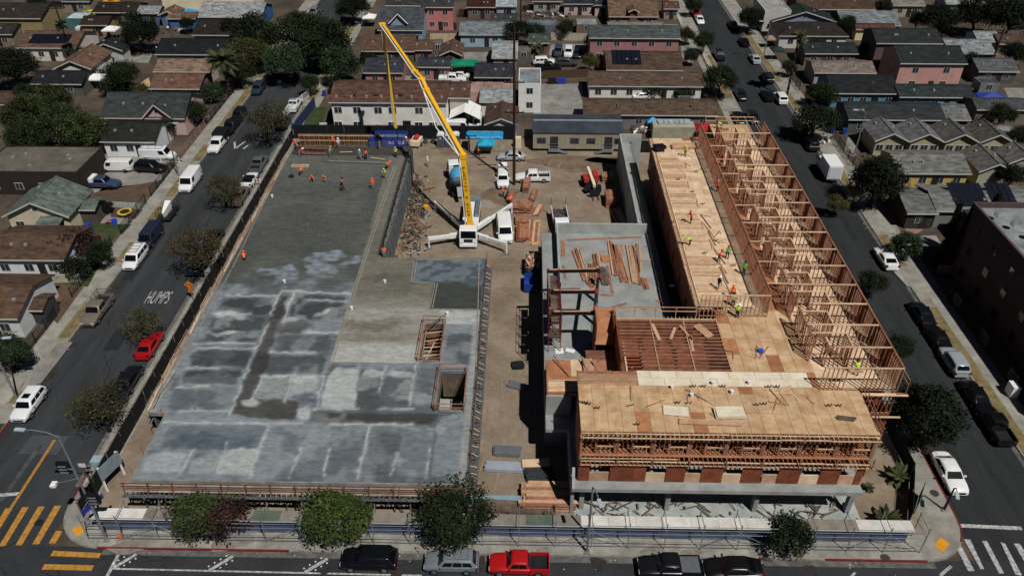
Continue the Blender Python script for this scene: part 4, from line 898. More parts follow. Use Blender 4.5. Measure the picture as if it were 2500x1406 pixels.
# --- timber collectors
STUDS = []
def stud_wall(x0, y0, x1, y1, z0, z1, sp=.41, m=LUMR, plate=LUMP, gaps=(), head=False, name='framed_wall'):
    """a plate-and-stud wall: bottom plate, doubled top plate, studs collected"""
    L = math.hypot(x1 - x0, y1 - y0); a = Vector((x0, y0, 0)); d = (Vector((x1, y1, 0)) - a) / L
    B.brd('top_plate', plate, (x0, y0, z1 - .09), (x1, y1, z1 - .09), .15, .09)
    B.brd('bottom_plate', LUMR, (x0, y0, z0), (x1, y1, z0), .14, .05)
    n = max(1, int(L / sp)); ang = math.atan2(d.y, d.x)
    for i in range(n + 1):
        t = i * L / n
        if any(g0 < t < g1 for g0, g1 in gaps): continue
        p = a + d * t; STUDS.append((p.x, p.y, z0 + .05, z1 - .09, ang, m))
    for g0, g1 in gaps:
        A = a + d * g0; C = a + d * g1
        B.brd('header', m, (A.x, A.y, z1 - .55), (C.x, C.y, z1 - .55), .14, .25)
# first timber storey, street face: sheathed piers and openings
segs = [(1412, 1440, 'r'), (1440, 1488, 'o'), (1490, 1579, 'r'), (1579, 1627, 'o'), (1627, 1675, 'r'), (1675, 1714, 'o'), (1714, 1767, 'r'), (1767, 1813, 'o'), (1813, 1862, 'r'), (1865, 1901, 'o'), (1902, 1956, 'r'), (1956, 2003, 'o'), (2003, 2052, 'r'), (2052, 2090, 'o'), (2090, 2119, 'r')]
YW = 47.75
for i, (a, b, k) in enumerate(segs):
    X0, X1 = P(a, 1168, 5.6)[0], P(b, 1168, 5.6)[0]; X1 = min(X1, 29.9)
    if k == 'r':
        npn = max(1, round((X1 - X0) / 1.2))
        for j in range(npn):
            w = (X1 - X0) / npn; B.blk('sheathing_panel', PLYR, (X0 + (j + .5) * w, YW + .06, Z1 + .01), (w - .012, .1 + .006 * (j % 2), 2.62))
    else:
        B.blk('sill_panel', (PLYO, LUM, PLYG, PLYP)[i % 4], ((X0 + X1) / 2, YW + .1, Z1 + .01), (X1 - X0 - .02, .1, 1.1)); B.blk('header', LUMR, ((X0 + X1) / 2, YW + .12, 6.9), (X1 - X0, .12, .2))
        mb = MB(); mb.box(X0 + .1, X1 - .1, 51.4, 51.5, Z1, 7.0)
for x in (8, 11.3, 14.6, 17.9, 21.2, 24.5, 27.8): B.blk('cross_wall', LUMD, (x, 51, Z1), (.14, 5.6, 2.6))
mb = MB(); mb.box(4.9, 30.2, 53.55, 53.7, Z1, Z2 - .1); B.mb(mb, 'inner_wall', PLYR)
mb = MB(); mb.box(4.95, 5.08, 47.85, 53.5, Z1, 9.7); B.mb(mb, 'end_sheathing', PLYO)
# floor at Z2: joists with tails, edge planks, rails
mb = MB(); mb.box(5.0, 30.3, 48.2, 53.7, Z2 - .06, Z2); B.mb(mb, 'floor_sheathing', PLYO)
for i in range(62):
    x = 5.1 + i * .41; B.brd('joist', LUMR, (x, 47.4, Z2 - .33), (x, 48.5, Z2 - .33), .06, .26); B.brd('roof_joist', LUM if i % 3 else LUMR, (x + .1, 47.75, Z3 - .34), (x + .1, 48.6, Z3 - .34), .06, .27)
for y, z, m in ((47.45, Z2 - .36, LUM), (47.6, Z2 - .06, LUMP), (47.4, Z2 + .5, LUM), (48.05, Z3 - .4, LUMP), (47.75, Z3 - .05, LUMP), (48.3, Z3 - .08, LUMP)):
    for i in range(6):
        x0 = 5 + i * 4.25
        if z > Z2 + .3 and z < 8.5 and i > 1: continue
        B.brd('edge_plank', m, (x0, y + rnd(-.04, .04), z), (x0 + 4.2, y + rnd(-.04, .04), z), .1, .06)
for i in range(9): B.brd('rail_post', LUMR, (5.1 + i * 3.15, 47.42, Z2 - .4), (5.1 + i * 3.15, 47.42, Z2 + .8), .09, .09); B.brd('rail_post', LUMR, (5.1 + i * 3.15, 47.78, Z3 - .4), (5.1 + i * 3.15, 47.78, Z3 + .35), .08, .08)
# second storey street face: post clusters, sills, headers
YS = 48.5
B.brd('top_plate', LUMP, (5, YS, 9.55), (30.6, YS, 9.55), .15, .1); B.brd('bottom_plate', LUMR, (5, YS, Z2), (30.6, YS, Z2), .15, .06)
for k in range(8):
    x = 5.1 + k * 3.18
    for dx in (0, .09, .45, .85, 1.25, 1.34, 2.9, 3.05): STUDS.append((x + dx, YS, Z2 + .06, 9.55, 0, LUMR))
    B.brd('window_sill', LUM, (x + 1.35, YS, Z2 + .85), (x + 2.95, YS, Z2 + .85), .14, .06); B.brd('header', LUMR, (x + 1.35, YS, 9.15), (x + 2.95, YS, 9.15), .14, .3)
    for dx in (1.75, 2.15, 2.55): STUDS.append((x + dx, YS, Z2 + .06, Z2 + .85, 0, LUM))
    for j in range(9): STUDS.append((x, YS + .5 + j * .5, Z2, 9.6, math.pi / 2, LUMR))
    B.brd('top_plate', LUM, (x, YS + .1, 9.55), (x, 53.4, 9.55), .14, .09)
    for dx in (0, 1.3, 2.98): B.blk('post', LUMR, (x + dx, YS - .02, Z2 + .06), (.19, .17, 2.2))
    if k % 2 == 0: B.brd('brace', LUM, (x + .4, YS + .3, Z2 + .1), (x + 1.7, YS + .3, 9.2), .05, .12)
mb = MB(); mb.box(5.0, 30.3, 53.5, 53.62, Z2, 9.6); B.mb(mb, 'inner_wall', PLYR)
mb = MB(); mb.box(5.0, 30.6, 53.3, 53.48, Z2 + .9, Z2 + 1.1); mb = MB()
# top deck of plywood sheets
def ply(name, x0, x1, y0, y1, z, m, dx=2.44, dy=1.22, off=.5, alt=None, pa=.1, skip=()):
    r = 0; y = y0
    while y < y1 - .05:
        h = min(dy, y1 - y); x = x0 - (dx * off if r % 2 else 0)
        while x < x1 - .05:
            a, b = max(x, x0), min(x + dx, x1)
            if b - a > .05 and not any(s[0] < (a + b) / 2 < s[1] and s[2] < y + h / 2 < s[3] for s in skip):
                B.blk(name, (alt if alt and random.random() < pa else m), ((a + b) / 2, y + h / 2, z - .02), (b - a - .03, h - .03, .02 + .003 * random.random()))
            x += dx
        y += dy; r += 1
mb = MB(); mb.box(5.0, 30.65, 48.55, 56.3, Z3 - .28, Z3 - .025); mb.box(19.6, 34, 56.31, 66, Z3 - .28, Z3 - .025); mb.box(18.1, 34, 66.01, 107, Z3 - .28, Z3 - .025); B.mb(mb, 'deck_framing', LUMR)
ply('plywood_sheet', 5.0, 30.65, 48.5, 54.35, Z3, PLYG, 1.22, 2.44, 0, PLYO, .05)
ply('plywood_sheet', 10.6, 26.5, 54.36, 56.4, Z3 + .004, PLYW, 2.44, 1.02, .5)
ply('plywood_sheet', 26.5, 30.65, 54.36, 56.4, Z3, PLYG, alt=PLYO, pa=.4); ply('plywood_sheet', 5.0, 10.5, 54.4, 55.6, Z3, PLYG)
ply('plywood_sheet', 19.6, 27.2, 56.42, 66, Z3, PLYG, 1.22, 2.44, 0, PLYO, .06)
ply('plywood_sheet', 18.1, 25.0, 66.02, 107, Z3, PLYP, 2.44, 1.22)
ply('plywood_sheet', 25.0, 27.2, 66.02, 107, Z3, PLYO, 1.22, 2.44, 0)
ply('plywood_sheet', 27.2, 34.0, 54.4, 107, Z3 + .002, PLYP, 2.44, 1.22)
ply('plywood_sheet', 27.5, 33.1, 107.1, 112, Z3, PLYG, 2.44, 1.22)
mb = MB(); mb.box(27.4, 33.2, 107.05, 112.1, Z1, Z3 - .03); B.mb(mb, 'end_bay', PLYR)
# open joist field
mb = MB(); mb.box(9.6, 19.5, 56.5, 64.2, Z2 - .1, Z2); B.mb(mb, 'floor_sheathing', PLYR)
for r in range(15):
    y = 56.7 + r * .53
    for a, b in ((9.5, 12.75), (12.85, 16.1), (16.2, 19.5)):
        if r < 4 and a < 11: a = 11.2
        B.brd('joist', LUMR, (a, y, Z3 - .24), (b, y, Z3 - .24), .09, .22)
for x in (12.8, 16.15, 19.55): B.brd('beam', LUM, (x, 56.5, Z3 - .31), (x, 64.3, Z3 - .31), .1, .31)
B.brd('beam', LUMP, (9.4, 64.35, Z3 - .3), (19.6, 64.35, Z3 - .3), .12, .32)
for i in range(26): B.brd('joist_tail', LUM, (9.5 + i * .4, 64.4, Z3 - .28), (9.5 + i * .4, 64.75, Z3 - .28), .06, .26)
for a, b, w in (((1592, 790), (1610, 830), .35), ((1648, 800), (1637, 828), .3), ((1660, 795), (1690, 830), .25), ((1685, 820), (1692, 858), .3), ((1700, 793), (1735, 822), .9)):
    B.brd('loose_board', LUM, P3(*a, Z3 + .02), P3(*b, Z3 + .02), w, .04)
mb = MB(); mb.box(9.3, 9.45, 58, 66, Z1, Z3 - .02); mb.box(9.46, 19.4, 64.2, 64.3, Z1, Z3 - .4); B.mb(mb, 'court_wall', PLYR)
# shaft sheathed in red plywood
for x0, x1, y0, y1 in ((7.3, 9.2, 66.1, 66.2), (7.3, 7.4, 63.2, 66.09), (9.1, 9.2, 63.2, 66.09)):
    mb = MB(); mb.box(x0, x1, y0, y1, Z1, Z3); B.mb(mb, 'shaft_sheathing', PLYR)
mb = MB(); mb.plate([(7.3, 63.0, Z2 + .3), (9.3, 63.0, Z2 + .3), (9.3, 66.0, Z3 + .1), (7.3, 66.0, Z3 + .1)], .06); B.mb(mb, 'sloped_sheathing', PLYO)
# west block: one storey on the podium
mb = MB(); mb.box(2.3, 10.4, 56.1, 61, Z2 - .26, Z2 - .03); B.mb(mb, 'deck_framing', LUMR)
ply('plywood_sheet', 2.25, 6.2, 56.05, 61, Z2, PLYO, 1.22, 2.44, 0, PLYP, .3); ply('plywood_sheet', 6.2, 10.4, 56.05, 59, Z2, PLYO, 1.22, 2.44, 0, PLYG, .5)
stud_wall(2.3, 56.15, 10.3, 56.15, Z1, Z2 - .26, .3); stud_wall(2.3, 56.2, 2.3, 61, Z1, Z2 - .26, .4)
mb = MB(); mb.box(2.6, 10.2, 58.5, 58.6, Z1, Z2 - .3); B.mb(mb, 'inner_wall', PLYR)
for i in range(5): B.brd('loose_board', (LUMP, LUM, LUMP, LUMP, LUM)[i], (2.4, 56.4 + i * .34, Z2 + .01), (6.0 + rnd(-.3, .3), 56.5 + i * .34, Z2 + .02), .3, .05)
for a, b in (((1420, 872), (1440, 925)), ((1352, 868), (1390, 920)), ((1440, 905), (1446, 955)), ((1444, 880), (1475, 935)), ((1478, 905), (1510, 950)), ((1455, 930), (1500, 900)), ((1510, 880), (1512, 935)), ((1540, 895), (1570, 955))):
    B.brd('brace', LUMR if a[0] % 3 else LUM, P3(*a, Z2 + .6), P3(*b, Z2 + .05), .12, .12)
for j in range(9): B.brd('joist', LUMR, (6.3, 59.2 + j * .4, Z2 - .28), (9.2, 59.2 + j * .4, Z2 - .28), .06, .26)
for i in range(6): B.brd('rim_joist', LUM, (5.1, 54.5 + i * .22, Z3 - .02 + .002 * i), (10.5, 54.5 + i * .22, Z3 - .02), .05, .2)
stud_wall(9.8, 56.5, 9.8, 61, Z2, Z3 - .35, .4); stud_wall(6.3, 56.4, 10.6, 56.4, Z2, Z3 - .3, .4)
# north-wing west face: sheathing with two rows of window openings
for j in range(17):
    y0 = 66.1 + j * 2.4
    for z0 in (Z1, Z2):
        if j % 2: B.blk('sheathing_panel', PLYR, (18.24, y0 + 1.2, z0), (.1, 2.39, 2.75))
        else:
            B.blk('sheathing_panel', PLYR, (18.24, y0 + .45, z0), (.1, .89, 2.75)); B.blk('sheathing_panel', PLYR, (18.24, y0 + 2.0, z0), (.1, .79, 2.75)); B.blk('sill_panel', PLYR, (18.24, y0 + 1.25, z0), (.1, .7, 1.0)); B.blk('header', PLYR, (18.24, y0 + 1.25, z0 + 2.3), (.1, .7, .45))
mb = MB(); mb.box(19.5, 19.6, 66.1, 107, Z1, Z3 - .3); B.mb(mb, 'inner_wall', LUMD)
for i in range(100): B.brd('joist_tail', LUM if i % 2 else LUMR, (17.75, 66.1 + i * .41, Z3 - .3), (18.2, 66.1 + i * .41, Z3 - .3), .07, .26)
for i in range(10): B.brd('edge_plank', LUM, (17.95, 66 + i * 4.1, Z3 - .03), (17.95 + rnd(-.05, .05), 70 + i * 4.1, Z3 - .03), .24, .05)
# dowels standing along the court edge
mb = MB()
for i in range(76):
    for x in (16.72, 16.5): mb.tube((x, 67 + i * .66, Z1), (x + .02, 67 + i * .66, Z1 + .6), .025, n=4)
stuff(B.mb(mb, 'dowel_bars', mat('rebar_dark', '5d5750', .7, .3, 4)))
# third storey walls
stud_wall(24.9, 65.5, 24.9, 106.5, Z3, Z4, .41, LUMR, LUMR); stud_wall(17.9, 64.9, 24.8, 64.9, Z3, Z4, .41, LUM, gaps=((2.6, 3.6),))
stud_wall(27.0, 54.1, 34.0, 54.1, Z3, Z4, .41, LUM, gaps=((2.2, 3.4),)); stud_wall(34.0, 54.2, 34.0, 107, Z3, Z4, .41, LUMR, LUMR)
DIV = [P(1500, y, Z4)[1] for y in (839, 785, 734, 688, 642, 602, 561, 526, 490, 459, 427, 399, 359, 322)]
for i, y in enumerate(DIV):
    x0 = 27.1 if i % 2 else 28.6
    stud_wall(x0, y, 33.9, y, Z3, Z4, .42, LUM if i % 2 else LUMR)
    y2 = DIV[i + 1] if i + 1 < len(DIV) else y + 3.2
    stud_wall(27.1, y + (.1 if i % 2 else 1.0), 27.1, y2 - .5, Z3, Z4, .41, LUMR, LUMR)          # corridor side
    xm = 29.6 if i % 2 else 30.4
    stud_wall(xm, y + .2, xm, (y + y2) / 2 + .3, Z3, Z4, .42, LUMR); stud_wall(27.2, (y + y2) / 2 + .4, xm, (y + y2) / 2 + .4, Z3, Z4, .42, LUMR, gaps=((.6, 1.5),))
    if i % 3 == 0: stud_wall(28.3, y + .2, 28.3, y + 1.4, Z3, Z4, .42, LUMR)
    # outer piers sheathed in red
    B.blk('sheathing_panel', PLYR, (34.1, y + .5, Z3 - 2.6), (.06, 1.5, 5.2))
for i in range(10):
    y = 67 + i * 4; B.brd('corridor_tie', LUMP, (24.9, y, Z4 - .02), (27.1, y, Z4 - .02), .14, .05)
# lower storeys of the east wing seen at its street end
B.blk('sheathing_panel', PLYR, (32.4, 53.95, Z1), (3.3, .1, 2.7)); B.blk('sheathing_panel', PLYO, (30.62, 51.3, Z1), (.08, 5.2, 2.7)); B.blk('sheathing_panel', PLYR, (34.05, 80, Z1), (.08, 52, 2.7))
stud_wall(30.7, 54.0, 34.0, 54.0, Z2, Z3 - .3, .41, LUMR); stud_wall(30.6, 48.6, 30.6, 53.9, Z2, Z3 - .3, .41, LUMR)
for y, z in ((53.7, Z3 - .3), (53.5, Z2 - .1), (53.6, Z3 - .15)): B.brd('edge_plank', LUMP, (30.4, y, z), (34.9, y, z), .2, .06)
mb = MB(); mb.box(30.8, 33.8, 55.4, 55.5, Z1, Z3 - .3); B.mb(mb, 'inner_wall', PLYR)
# outer guard rails
for i in range(13):
    y0 = 54.5 + i * 4.15
    for z in (Z3 + .2, Z3 + .75): B.brd('guard_rail', LUMR if z < Z3 + .5 else LUM, (35.2, y0, z), (35.2, y0 + 4.1, z), .05, .1)
    B.brd('guard_post', LUMR, (35.2, y0, Z3 - .9), (35.2, y0, Z3 + .95), .08, .08); B.brd('outrigger', LUMR, (34.0, y0, Z3 - .7), (35.3, y0, Z3 - .85), .06, .12)
for y0, y1, x in ((107.2, 112.6, 34.2),): 
    for z in (Z3 + .3, Z3 + .9): B.brd('guard_rail', LUM, (x, y0, z), (x, y1, z), .05, .1); B.brd('guard_rail', LUMP, (27.0, y1, z), (x, y1, z), .05, .1)
    for k in range(4): B.brd('guard_post', LUM, (27 + k * 2.4, y1, Z3 - .2), (27 + k * 2.4, y1, Z3 + 1), .08, .08)
for z in (Z3 + .35, Z3 + .85): B.brd('guard_rail', LUM, (9.2, 65.1, z), (17.9, 65.1, z), .05, .1)
for k in range(5): B.brd('guard_post', LUM, (9.3 + k * 2.1, 65.1, Z3 - .3), (9.3 + k * 2.1, 65.1, Z3 + .95), .08, .08)
for z in (Z3 + .1, Z3 + .6): B.brd('guard_rail', LUMR, (30.75, 48.6, z), (31.0, 54, z), .05, .09)
for k in range(4): B.brd('guard_post', LUMR, (30.8, 48.7 + k * 1.7, Z3 - .5), (30.8, 48.7 + k * 1.7, Z3 + .7), .07, .07)
# studs: the nearest three hundred singly, the rest as one mass
STUDS.sort(key=lambda s: s[1]); SM = MB().box(-.025, .025, -.07, .07, 0, 1).mesh('stud', 1)
rest = MB(); rm = []
for i, (x, y, z0, z1, a, m) in enumerate(STUDS):
    if i < 300: obj('stud', SM, m, wb, loc=Vector((x, y, z0)) - B.o, rz=a, scale=(1, 1, z1 - z0))
    else: rest.obox((x, y, z0), .05, .14, z1 - z0, a, 0 if m is LUMR else 1)
stuff(B.mb(rest, 'stud', [LUMR, LUM]))
# window bucks standing in the corridor walls, electrical boxes and a blue pipe run
mb = MB(); g = random.Random(8)
for px, py in ((1416, 984), (1428, 985), (1435, 988), (1457, 998), (1554, 1038), (1653, 985), (1680, 986), (1691, 945), (1715, 945), (1763, 945), (1846, 990), (1864, 988), (1875, 946), (1895, 946), (2022, 992), (2046, 992), (1640, 545), (1640, 700), (1700, 420), (1655, 440), (1690, 470), (1715, 500), (1745, 590), (1720, 620), (1790, 650)):
    x, y = P(px, py, Z3); x = min(x, 30.2); y = max(y, 48.9)
    for dx in (-.14, .14): mb.bar((x + dx, y, Z3), (x + dx + .1, y, Z3 + .34), .07); mb.bar((x + dx, y, Z3 + .02), (x + dx - .16, y + .16, Z3 + .06), .07)
stuff(B.mb(mb, 'hold_down_straps', flat('3a3128')))
BOARDS = ((1600, 1000, 1655, 1040), (2090, 985, 2105, 1030), (1905, 960, 1925, 990), (1480, 955, 1500, 1000), (1990, 1000, 2010, 1050), (1770, 835, 1850, 850), (1800, 870, 1835, 895), (1870, 830, 1880, 900))
# ---- steel portal frame over the court
STR = mat('red_primer', 'a3262a', .6, .2); 
sf = thing('portal_structure', 'dark steel portal frame with red primer marks above the courtyard deck', 'steel frame', (5, 70, Z1)); F_ = Site(sf)
def ibeam(a, b, nm='steel_beam'):
    mb = MB(); a = Vector(a); b = Vector(b); vert = abs((b - a).normalized().z) > .9
    if vert:
        mb.bar(a, b, .06, .3); mb.bar(a + Vector((.14, 0, 0)), b + Vector((.14, 0, 0)), .03, .3); mb.bar(a - Vector((.14, 0, 0)), b - Vector((.14, 0, 0)), .03, .3)
    else:
        for dz, w, h in ((0, .05, .34), (.18, .28, .03), (-.18, .28, .03)): mb.bar(a + Vector((0, 0, dz)), b + Vector((0, 0, dz)), w, h)
    o = F_.mb(mb, nm, DSTEEL); d = (b - a)
    for t in (.12, .5, .86):
        if not vert: F_.brd('primer_band', STR, a + d * t + Vector((0, 0, .197)), a + d * (t + .09) + Vector((0, 0, .197)), .27, .01)
A = P(1335, 662, 9.0); C = P(1462, 660, 9.0); D = P(1450, 764, 9.0); E_ = P(1345, 764, 9.0); G1 = P(1345, 712, 9.); G2 = P(1457, 712, 9.)
for a, b in ((A, C), (C, D), (G1, G2), (E_, D)): ibeam((*a, 9.0), (*b, 9.0))
for a in (C, D, G2): ibeam((*a, Z1), (*a, 8.8), 'steel_post')
for a, b in ((A, C), (G1, G2), (E_, D)): F_.brd('nailer', LUM, (a[0] + .3, a[1] + .02, 9.2), (b[0] - .4, b[1] + .02, 9.2), .2, .05)
# ---- red scaffold stair tower
SCR = mat('red_scaffold', '6e2a30', .6, .25, 3)
st = thing('scaffold_tower', 'red tubular scaffold stair tower beside the steel frame', 'scaffold', (3, 69, Z1)); T_ = Site(st)
for i in range(6):
    y = 65.4 + i * 1.7; mb = MB()
    for x in (2.6, 3.9): mb.tube((x, y, Z1), (x, y, 9.6), .045, n=5)
    for k in range(6): mb.tube((2.6, y, Z1 + .5 + k * .85), (3.9, y, Z1 + .5 + k * .85), .03, n=4)
    T_.mb(mb, 'scaffold_frame', SCR)
for i in range(5):
    y = 65.4 + i * 1.7
    for x in (2.6, 3.9):
        mb = MB(); mb.tube((x, y, Z1 + .4), (x, y + 1.7, 8.9), .028, n=4); mb.tube((x, y + 1.7, Z1 + .4), (x, y, 8.9), .028, n=4)
        for z in (6.4, 8.6, 9.5): mb.tube((x, y, z), (x, y + 1.7, z), .028, n=4)
        T_.mb(mb, 'cross_brace', SCR)
    T_.blk('scaffold_plank', LUMD, (3.25, y + .85, 6.35 + .5 * (i % 2)), (1.1, 1.6, .05)); T_.blk('scaffold_plank', LUMD, (3.25, y + .85, 8.55), (.8, 1.6, .05))

# ================================================================== SITE EQUIPMENT
YEL = paint('e3ac1c', .4); WHT = paint('dfe1e0', .35); NAVY = paint('232a42', .5)
def local(name, label, cat, x, y, rz=0., z=.13, group=None): return thing(name, label, cat, (x, y, z), rz, group)
def wheels(t, xs, hw, r, w=.3, mat_=RUB):
    for x in xs:
        for s in (-1, 1):
            o = MB().tube((0, -w / 2, 0), (0, w / 2, 0), r, n=14).build('wheel', mat_, t, loc=(x, s * hw, r)); MB().tube((0, -w / 2 - .01, 0), (0, w / 2 + .01, 0), r * .5, n=10).build('rim', STEEL, o)
def cabover(t, x0, x1, hw, z0, z1, m=WHT):
    """truck cab, x1 is the front"""
    mb = MB(); pr = [(x0, z0), (x1 - .05, z0), (x1, z0 + .5), (x1 - .08, z0 + 1.0), (x1 - .35, z1 - .1), (x1 - .5, z1), (x0 + .1, z1), (x0, z1 - .15)]
    rows = [[(x, -hw, z) for x, z in pr], [(x, -hw + .001, z) for x, z in pr], [(x, hw, z) for x, z in pr]]
    k = len(mb.v); mb.grid([rows[0], rows[2]], close=True); n = len(pr); mb.f.append(tuple(range(n))[::-1]); mb.m.append(0); mb.f.append(tuple(n + i for i in range(n))); mb.m.append(0)
    mb.build('cab', m, t)
    zc = z0 + 1.02; zt = z1 - .15
    MB().plate([(x1 - .06, hw * .88, zc), (x1 - .06, -hw * .88, zc), (x1 - .3, -hw * .84, zt), (x1 - .3, hw * .84, zt)][::-1], .03).build('windshield', GLASS, t)
    for s in (-1, 1):
        q = [(x0 + .35, s * (hw + .012), zc), (x1 - .3, s * (hw + .012), zc), (x1 - .45, s * (hw + .012), zt - .1), (x0 + .4, s * (hw + .012), zt - .1)]
        MB().plate(q if s < 0 else q[::-1], .02).build('side_window', GLASS, t)
        MB().box(x1 - .2, x1 + .03, s * hw * .75 - .16, s * hw * .75 + .16, z0 + .2, z0 + .42).build('headlight', HLM, t)
        MB().box(x1 - .25, x1 - .1, s * (hw + .18) - .08, s * (hw + .18) + .08, zc, zc + .5).build('mirror', DSTEEL, t)
    MB().box(x1 - .03, x1 + .03, -hw * .5, hw * .5, z0 + .45, z0 + .9).build('grille', DSTEEL, t); MB().box(x1 - .1, x1 + .12, -hw, hw, z0 - .25, z0 + .1).build('bumper', m, t)
# ---- concrete pump truck, cab towards the street
pt = local('concrete_pump_truck', 'concrete pump truck with long yellow folding boom and white outriggers', 'pump truck', -7.75, 94.8, -math.pi / 2, 0.13)
PO = Vector((-7.75, 94.8, .13))
def PL(v): d = Vector(v) - PO; return Vector((-d.y, d.x, d.z))          # world -> truck axes
MB().box(-8.0, 2.6, -.45, .45, .75, 1.1).build('chassis', DSTEEL, pt); cabover(pt, .95, 2.75, 1.2, .75, 2.9)
wheels(pt, (1.9, -3.2, -4.6, -5.9), 1.05, .52)
MB().box(-7.9, -1.2, -1.15, 1.15, 1.1, 1.5).build('deck', WHT, pt); MB().box(-7.9, -3.4, -1.12, -.5, 1.5, 2.1).build('water_tank', STEEL, pt); MB().box(-7.6, -3.4, .5, 1.12, 1.5, 2.0).build('tool_box', STEEL, pt)
mb = MB(); mb.hexa([(-9.3, -.7, .9), (-8.0, -.7, .9), (-8.0, .7, .9), (-9.3, .7, .9), (-9.6, -1.1, 1.6), (-7.95, -1.1, 1.6), (-7.95, 1.1, 1.6), (-9.6, 1.1, 1.6)]); mb.build('hopper', mat('hopper_steel', '6f7a82', .6, .2), pt)
MB().tube((0, 0, 1.3), (0, 0, 2.3), .85, .75, 16).build('turret', YEL, pt); MB().tube((0, 0, 1.0), (0, 0, 1.35), 1.15, n=16).build('pedestal', WHT, pt)
for nm, tip, root, zt in (('front', (-13.2, 92.2), (-8.6, 94.0), 1.75), ('front', (-2.5, 91.05), (-6.9, 94.0), 1.75), ('rear', (-2.0, 101.7), (-7.0, 95.6), 1.7), ('rear', (-13.3, 102.3), (-8.5, 95.7), 1.7)):
    a = PL((*root, 1.35)); b = PL((*tip, zt)); m_ = a.lerp(b, .4); leg = MB()
    leg.bar(a, m_, .5, .62); leg.bar(m_, b, .36, .44); leg.bar(a.lerp(b, .05) + Vector((0, 0, .3)), m_ + Vector((0, 0, .26)), .25, .2); lg = leg.build('outrigger', WHT, pt)
    MB().tube(b + Vector((0, 0, .3)), (b.x, b.y, .18), .12, n=8).build('outrigger_jack', WHT, pt); f = MB().box(b.x - .32, b.x + .32, b.y - .32, b.y + .32, .0, .18).build('outrigger_foot', STEEL, pt)
    if nm == 'rear' and tip[0] > -5:
        side = MB()
        tm = text_mesh('FLEMING & SONS', 2.6, .3); o = obj('lettering', tm, DSTEEL, pt)
        d = (b - m_).normalized(); o.location = m_.lerp(b, .5) + Vector((0, 0, .0)); nv = Vector((1, 0, 0)); nv = (nv - d * nv.dot(d)).normalized()
        xx = d if d.y > 0 else -d
        o.matrix_local = Matrix.Translation(m_.lerp(b, .52) + nv * .2) @ Matrix((xx, nv.cross(xx), nv)).transposed().to_4x4()
# boom sections with pipe
BP = [(-7.65, 94.9, 2.4), (-8.35, 96.0, 12.4), (-13.9, 105.6, 17.6), (-14.6, 106.8, 18.7), (-15.8, 108.9, 19.0), (-21.6, 119.0, 22.4), (-20.7, 117.5, 6.6)]
BP = [PL(p) for p in BP]
for i, (w, h, m_) in enumerate(((.62, .75, YEL), (.5, .6, YEL), (.46, .55, YEL), (.46, .55, YEL), (.36, .44, YEL), (.22, .26, YEL))):
    a, b = BP[i], BP[i + 1]; mb = MB(); mb.bar(a, b, w, h); 
    for t in ((.0, .99) if (b - a).length > 3 else ()): mb.bar(a.lerp(b, t) - (b - a).normalized() * .25, a.lerp(b, t) + (b - a).normalized() * .3, w * 1.25, h * 1.2)
    mb.build('boom_section', m_, pt)
    sd = (b - a).normalized().cross(Vector((0, 0, 1))); sd = sd.normalized() if sd.length > .1 else Vector((0, 1, 0)); sd = sd if i else Vector((0, -1, 0))
    off = Vector((-.12, -1, 0)).normalized() * (w * .85 + .12)
    MB().tube(a + off, b + off, .09, n=7).build('delivery_pipe', WHT if i != 5 else paint('b9b4a4'), pt)
    for t in (.2, .5, .8):
        if (b - a).length > 3: MB().bar(a.lerp(b, t), a.lerp(b, t) + off, .06).build('pipe_bracket', YEL, pt)
for p in BP[1:-1]:
    MB().tube(p - Vector((.0, .5, 0)), p + Vector((0, .45, 0)), .28, n=10).build('boom_knuckle', YEL, pt)
MB().tube(BP[1] + Vector((-.2, -.7, .1)), BP[1].lerp(BP[2], .48) + Vector((.9, -1.15, -.2)), .08, n=6).build('delivery_pipe', WHT, pt); MB().tube(BP[1].lerp(BP[2], .48) + Vector((.9, -1.15, -.2)), BP[2] + Vector((0, -.5, 0)), .08, n=6).build('delivery_pipe', WHT, pt)
tip = BP[-1]; MB().tube(tip, tip + Vector((-.1, .15, -1.4)), .085, .08, 7).build('end_hose', RUB, pt); MB().tube(tip + Vector((-.1, .15, -1.4)), tip + Vector((.15, -.1, -2.1)), .08, n=7).build('end_hose', RUB, pt)
d = (BP[1] - BP[0]).normalized()
for i, ch in enumerate('FLEMING & SONS'):
    if ch == ' ': continue
    c = BP[0].lerp(BP[1], .84 - .052 * i) + Vector((.335 / max(.2, abs(d.cross(Vector((0, 1, 0))).x)) if False else .39, 0, 0))
    nv = Vector((1, 0, 0)); nv = (nv - d * nv.dot(d)).normalized(); o = obj('lettering', text_mesh(ch, .34 if ch not in 'I' else .1, .36), DSTEEL, pt)
    xx = d.cross(nv); c = BP[0].lerp(BP[1], .84 - .052 * i) + nv * .385
    o.matrix_local = Matrix.Translation(c) @ Matrix((xx, d, nv)).transposed().to_4x4()
for s in (-1, 1):
    for ch in (): pass
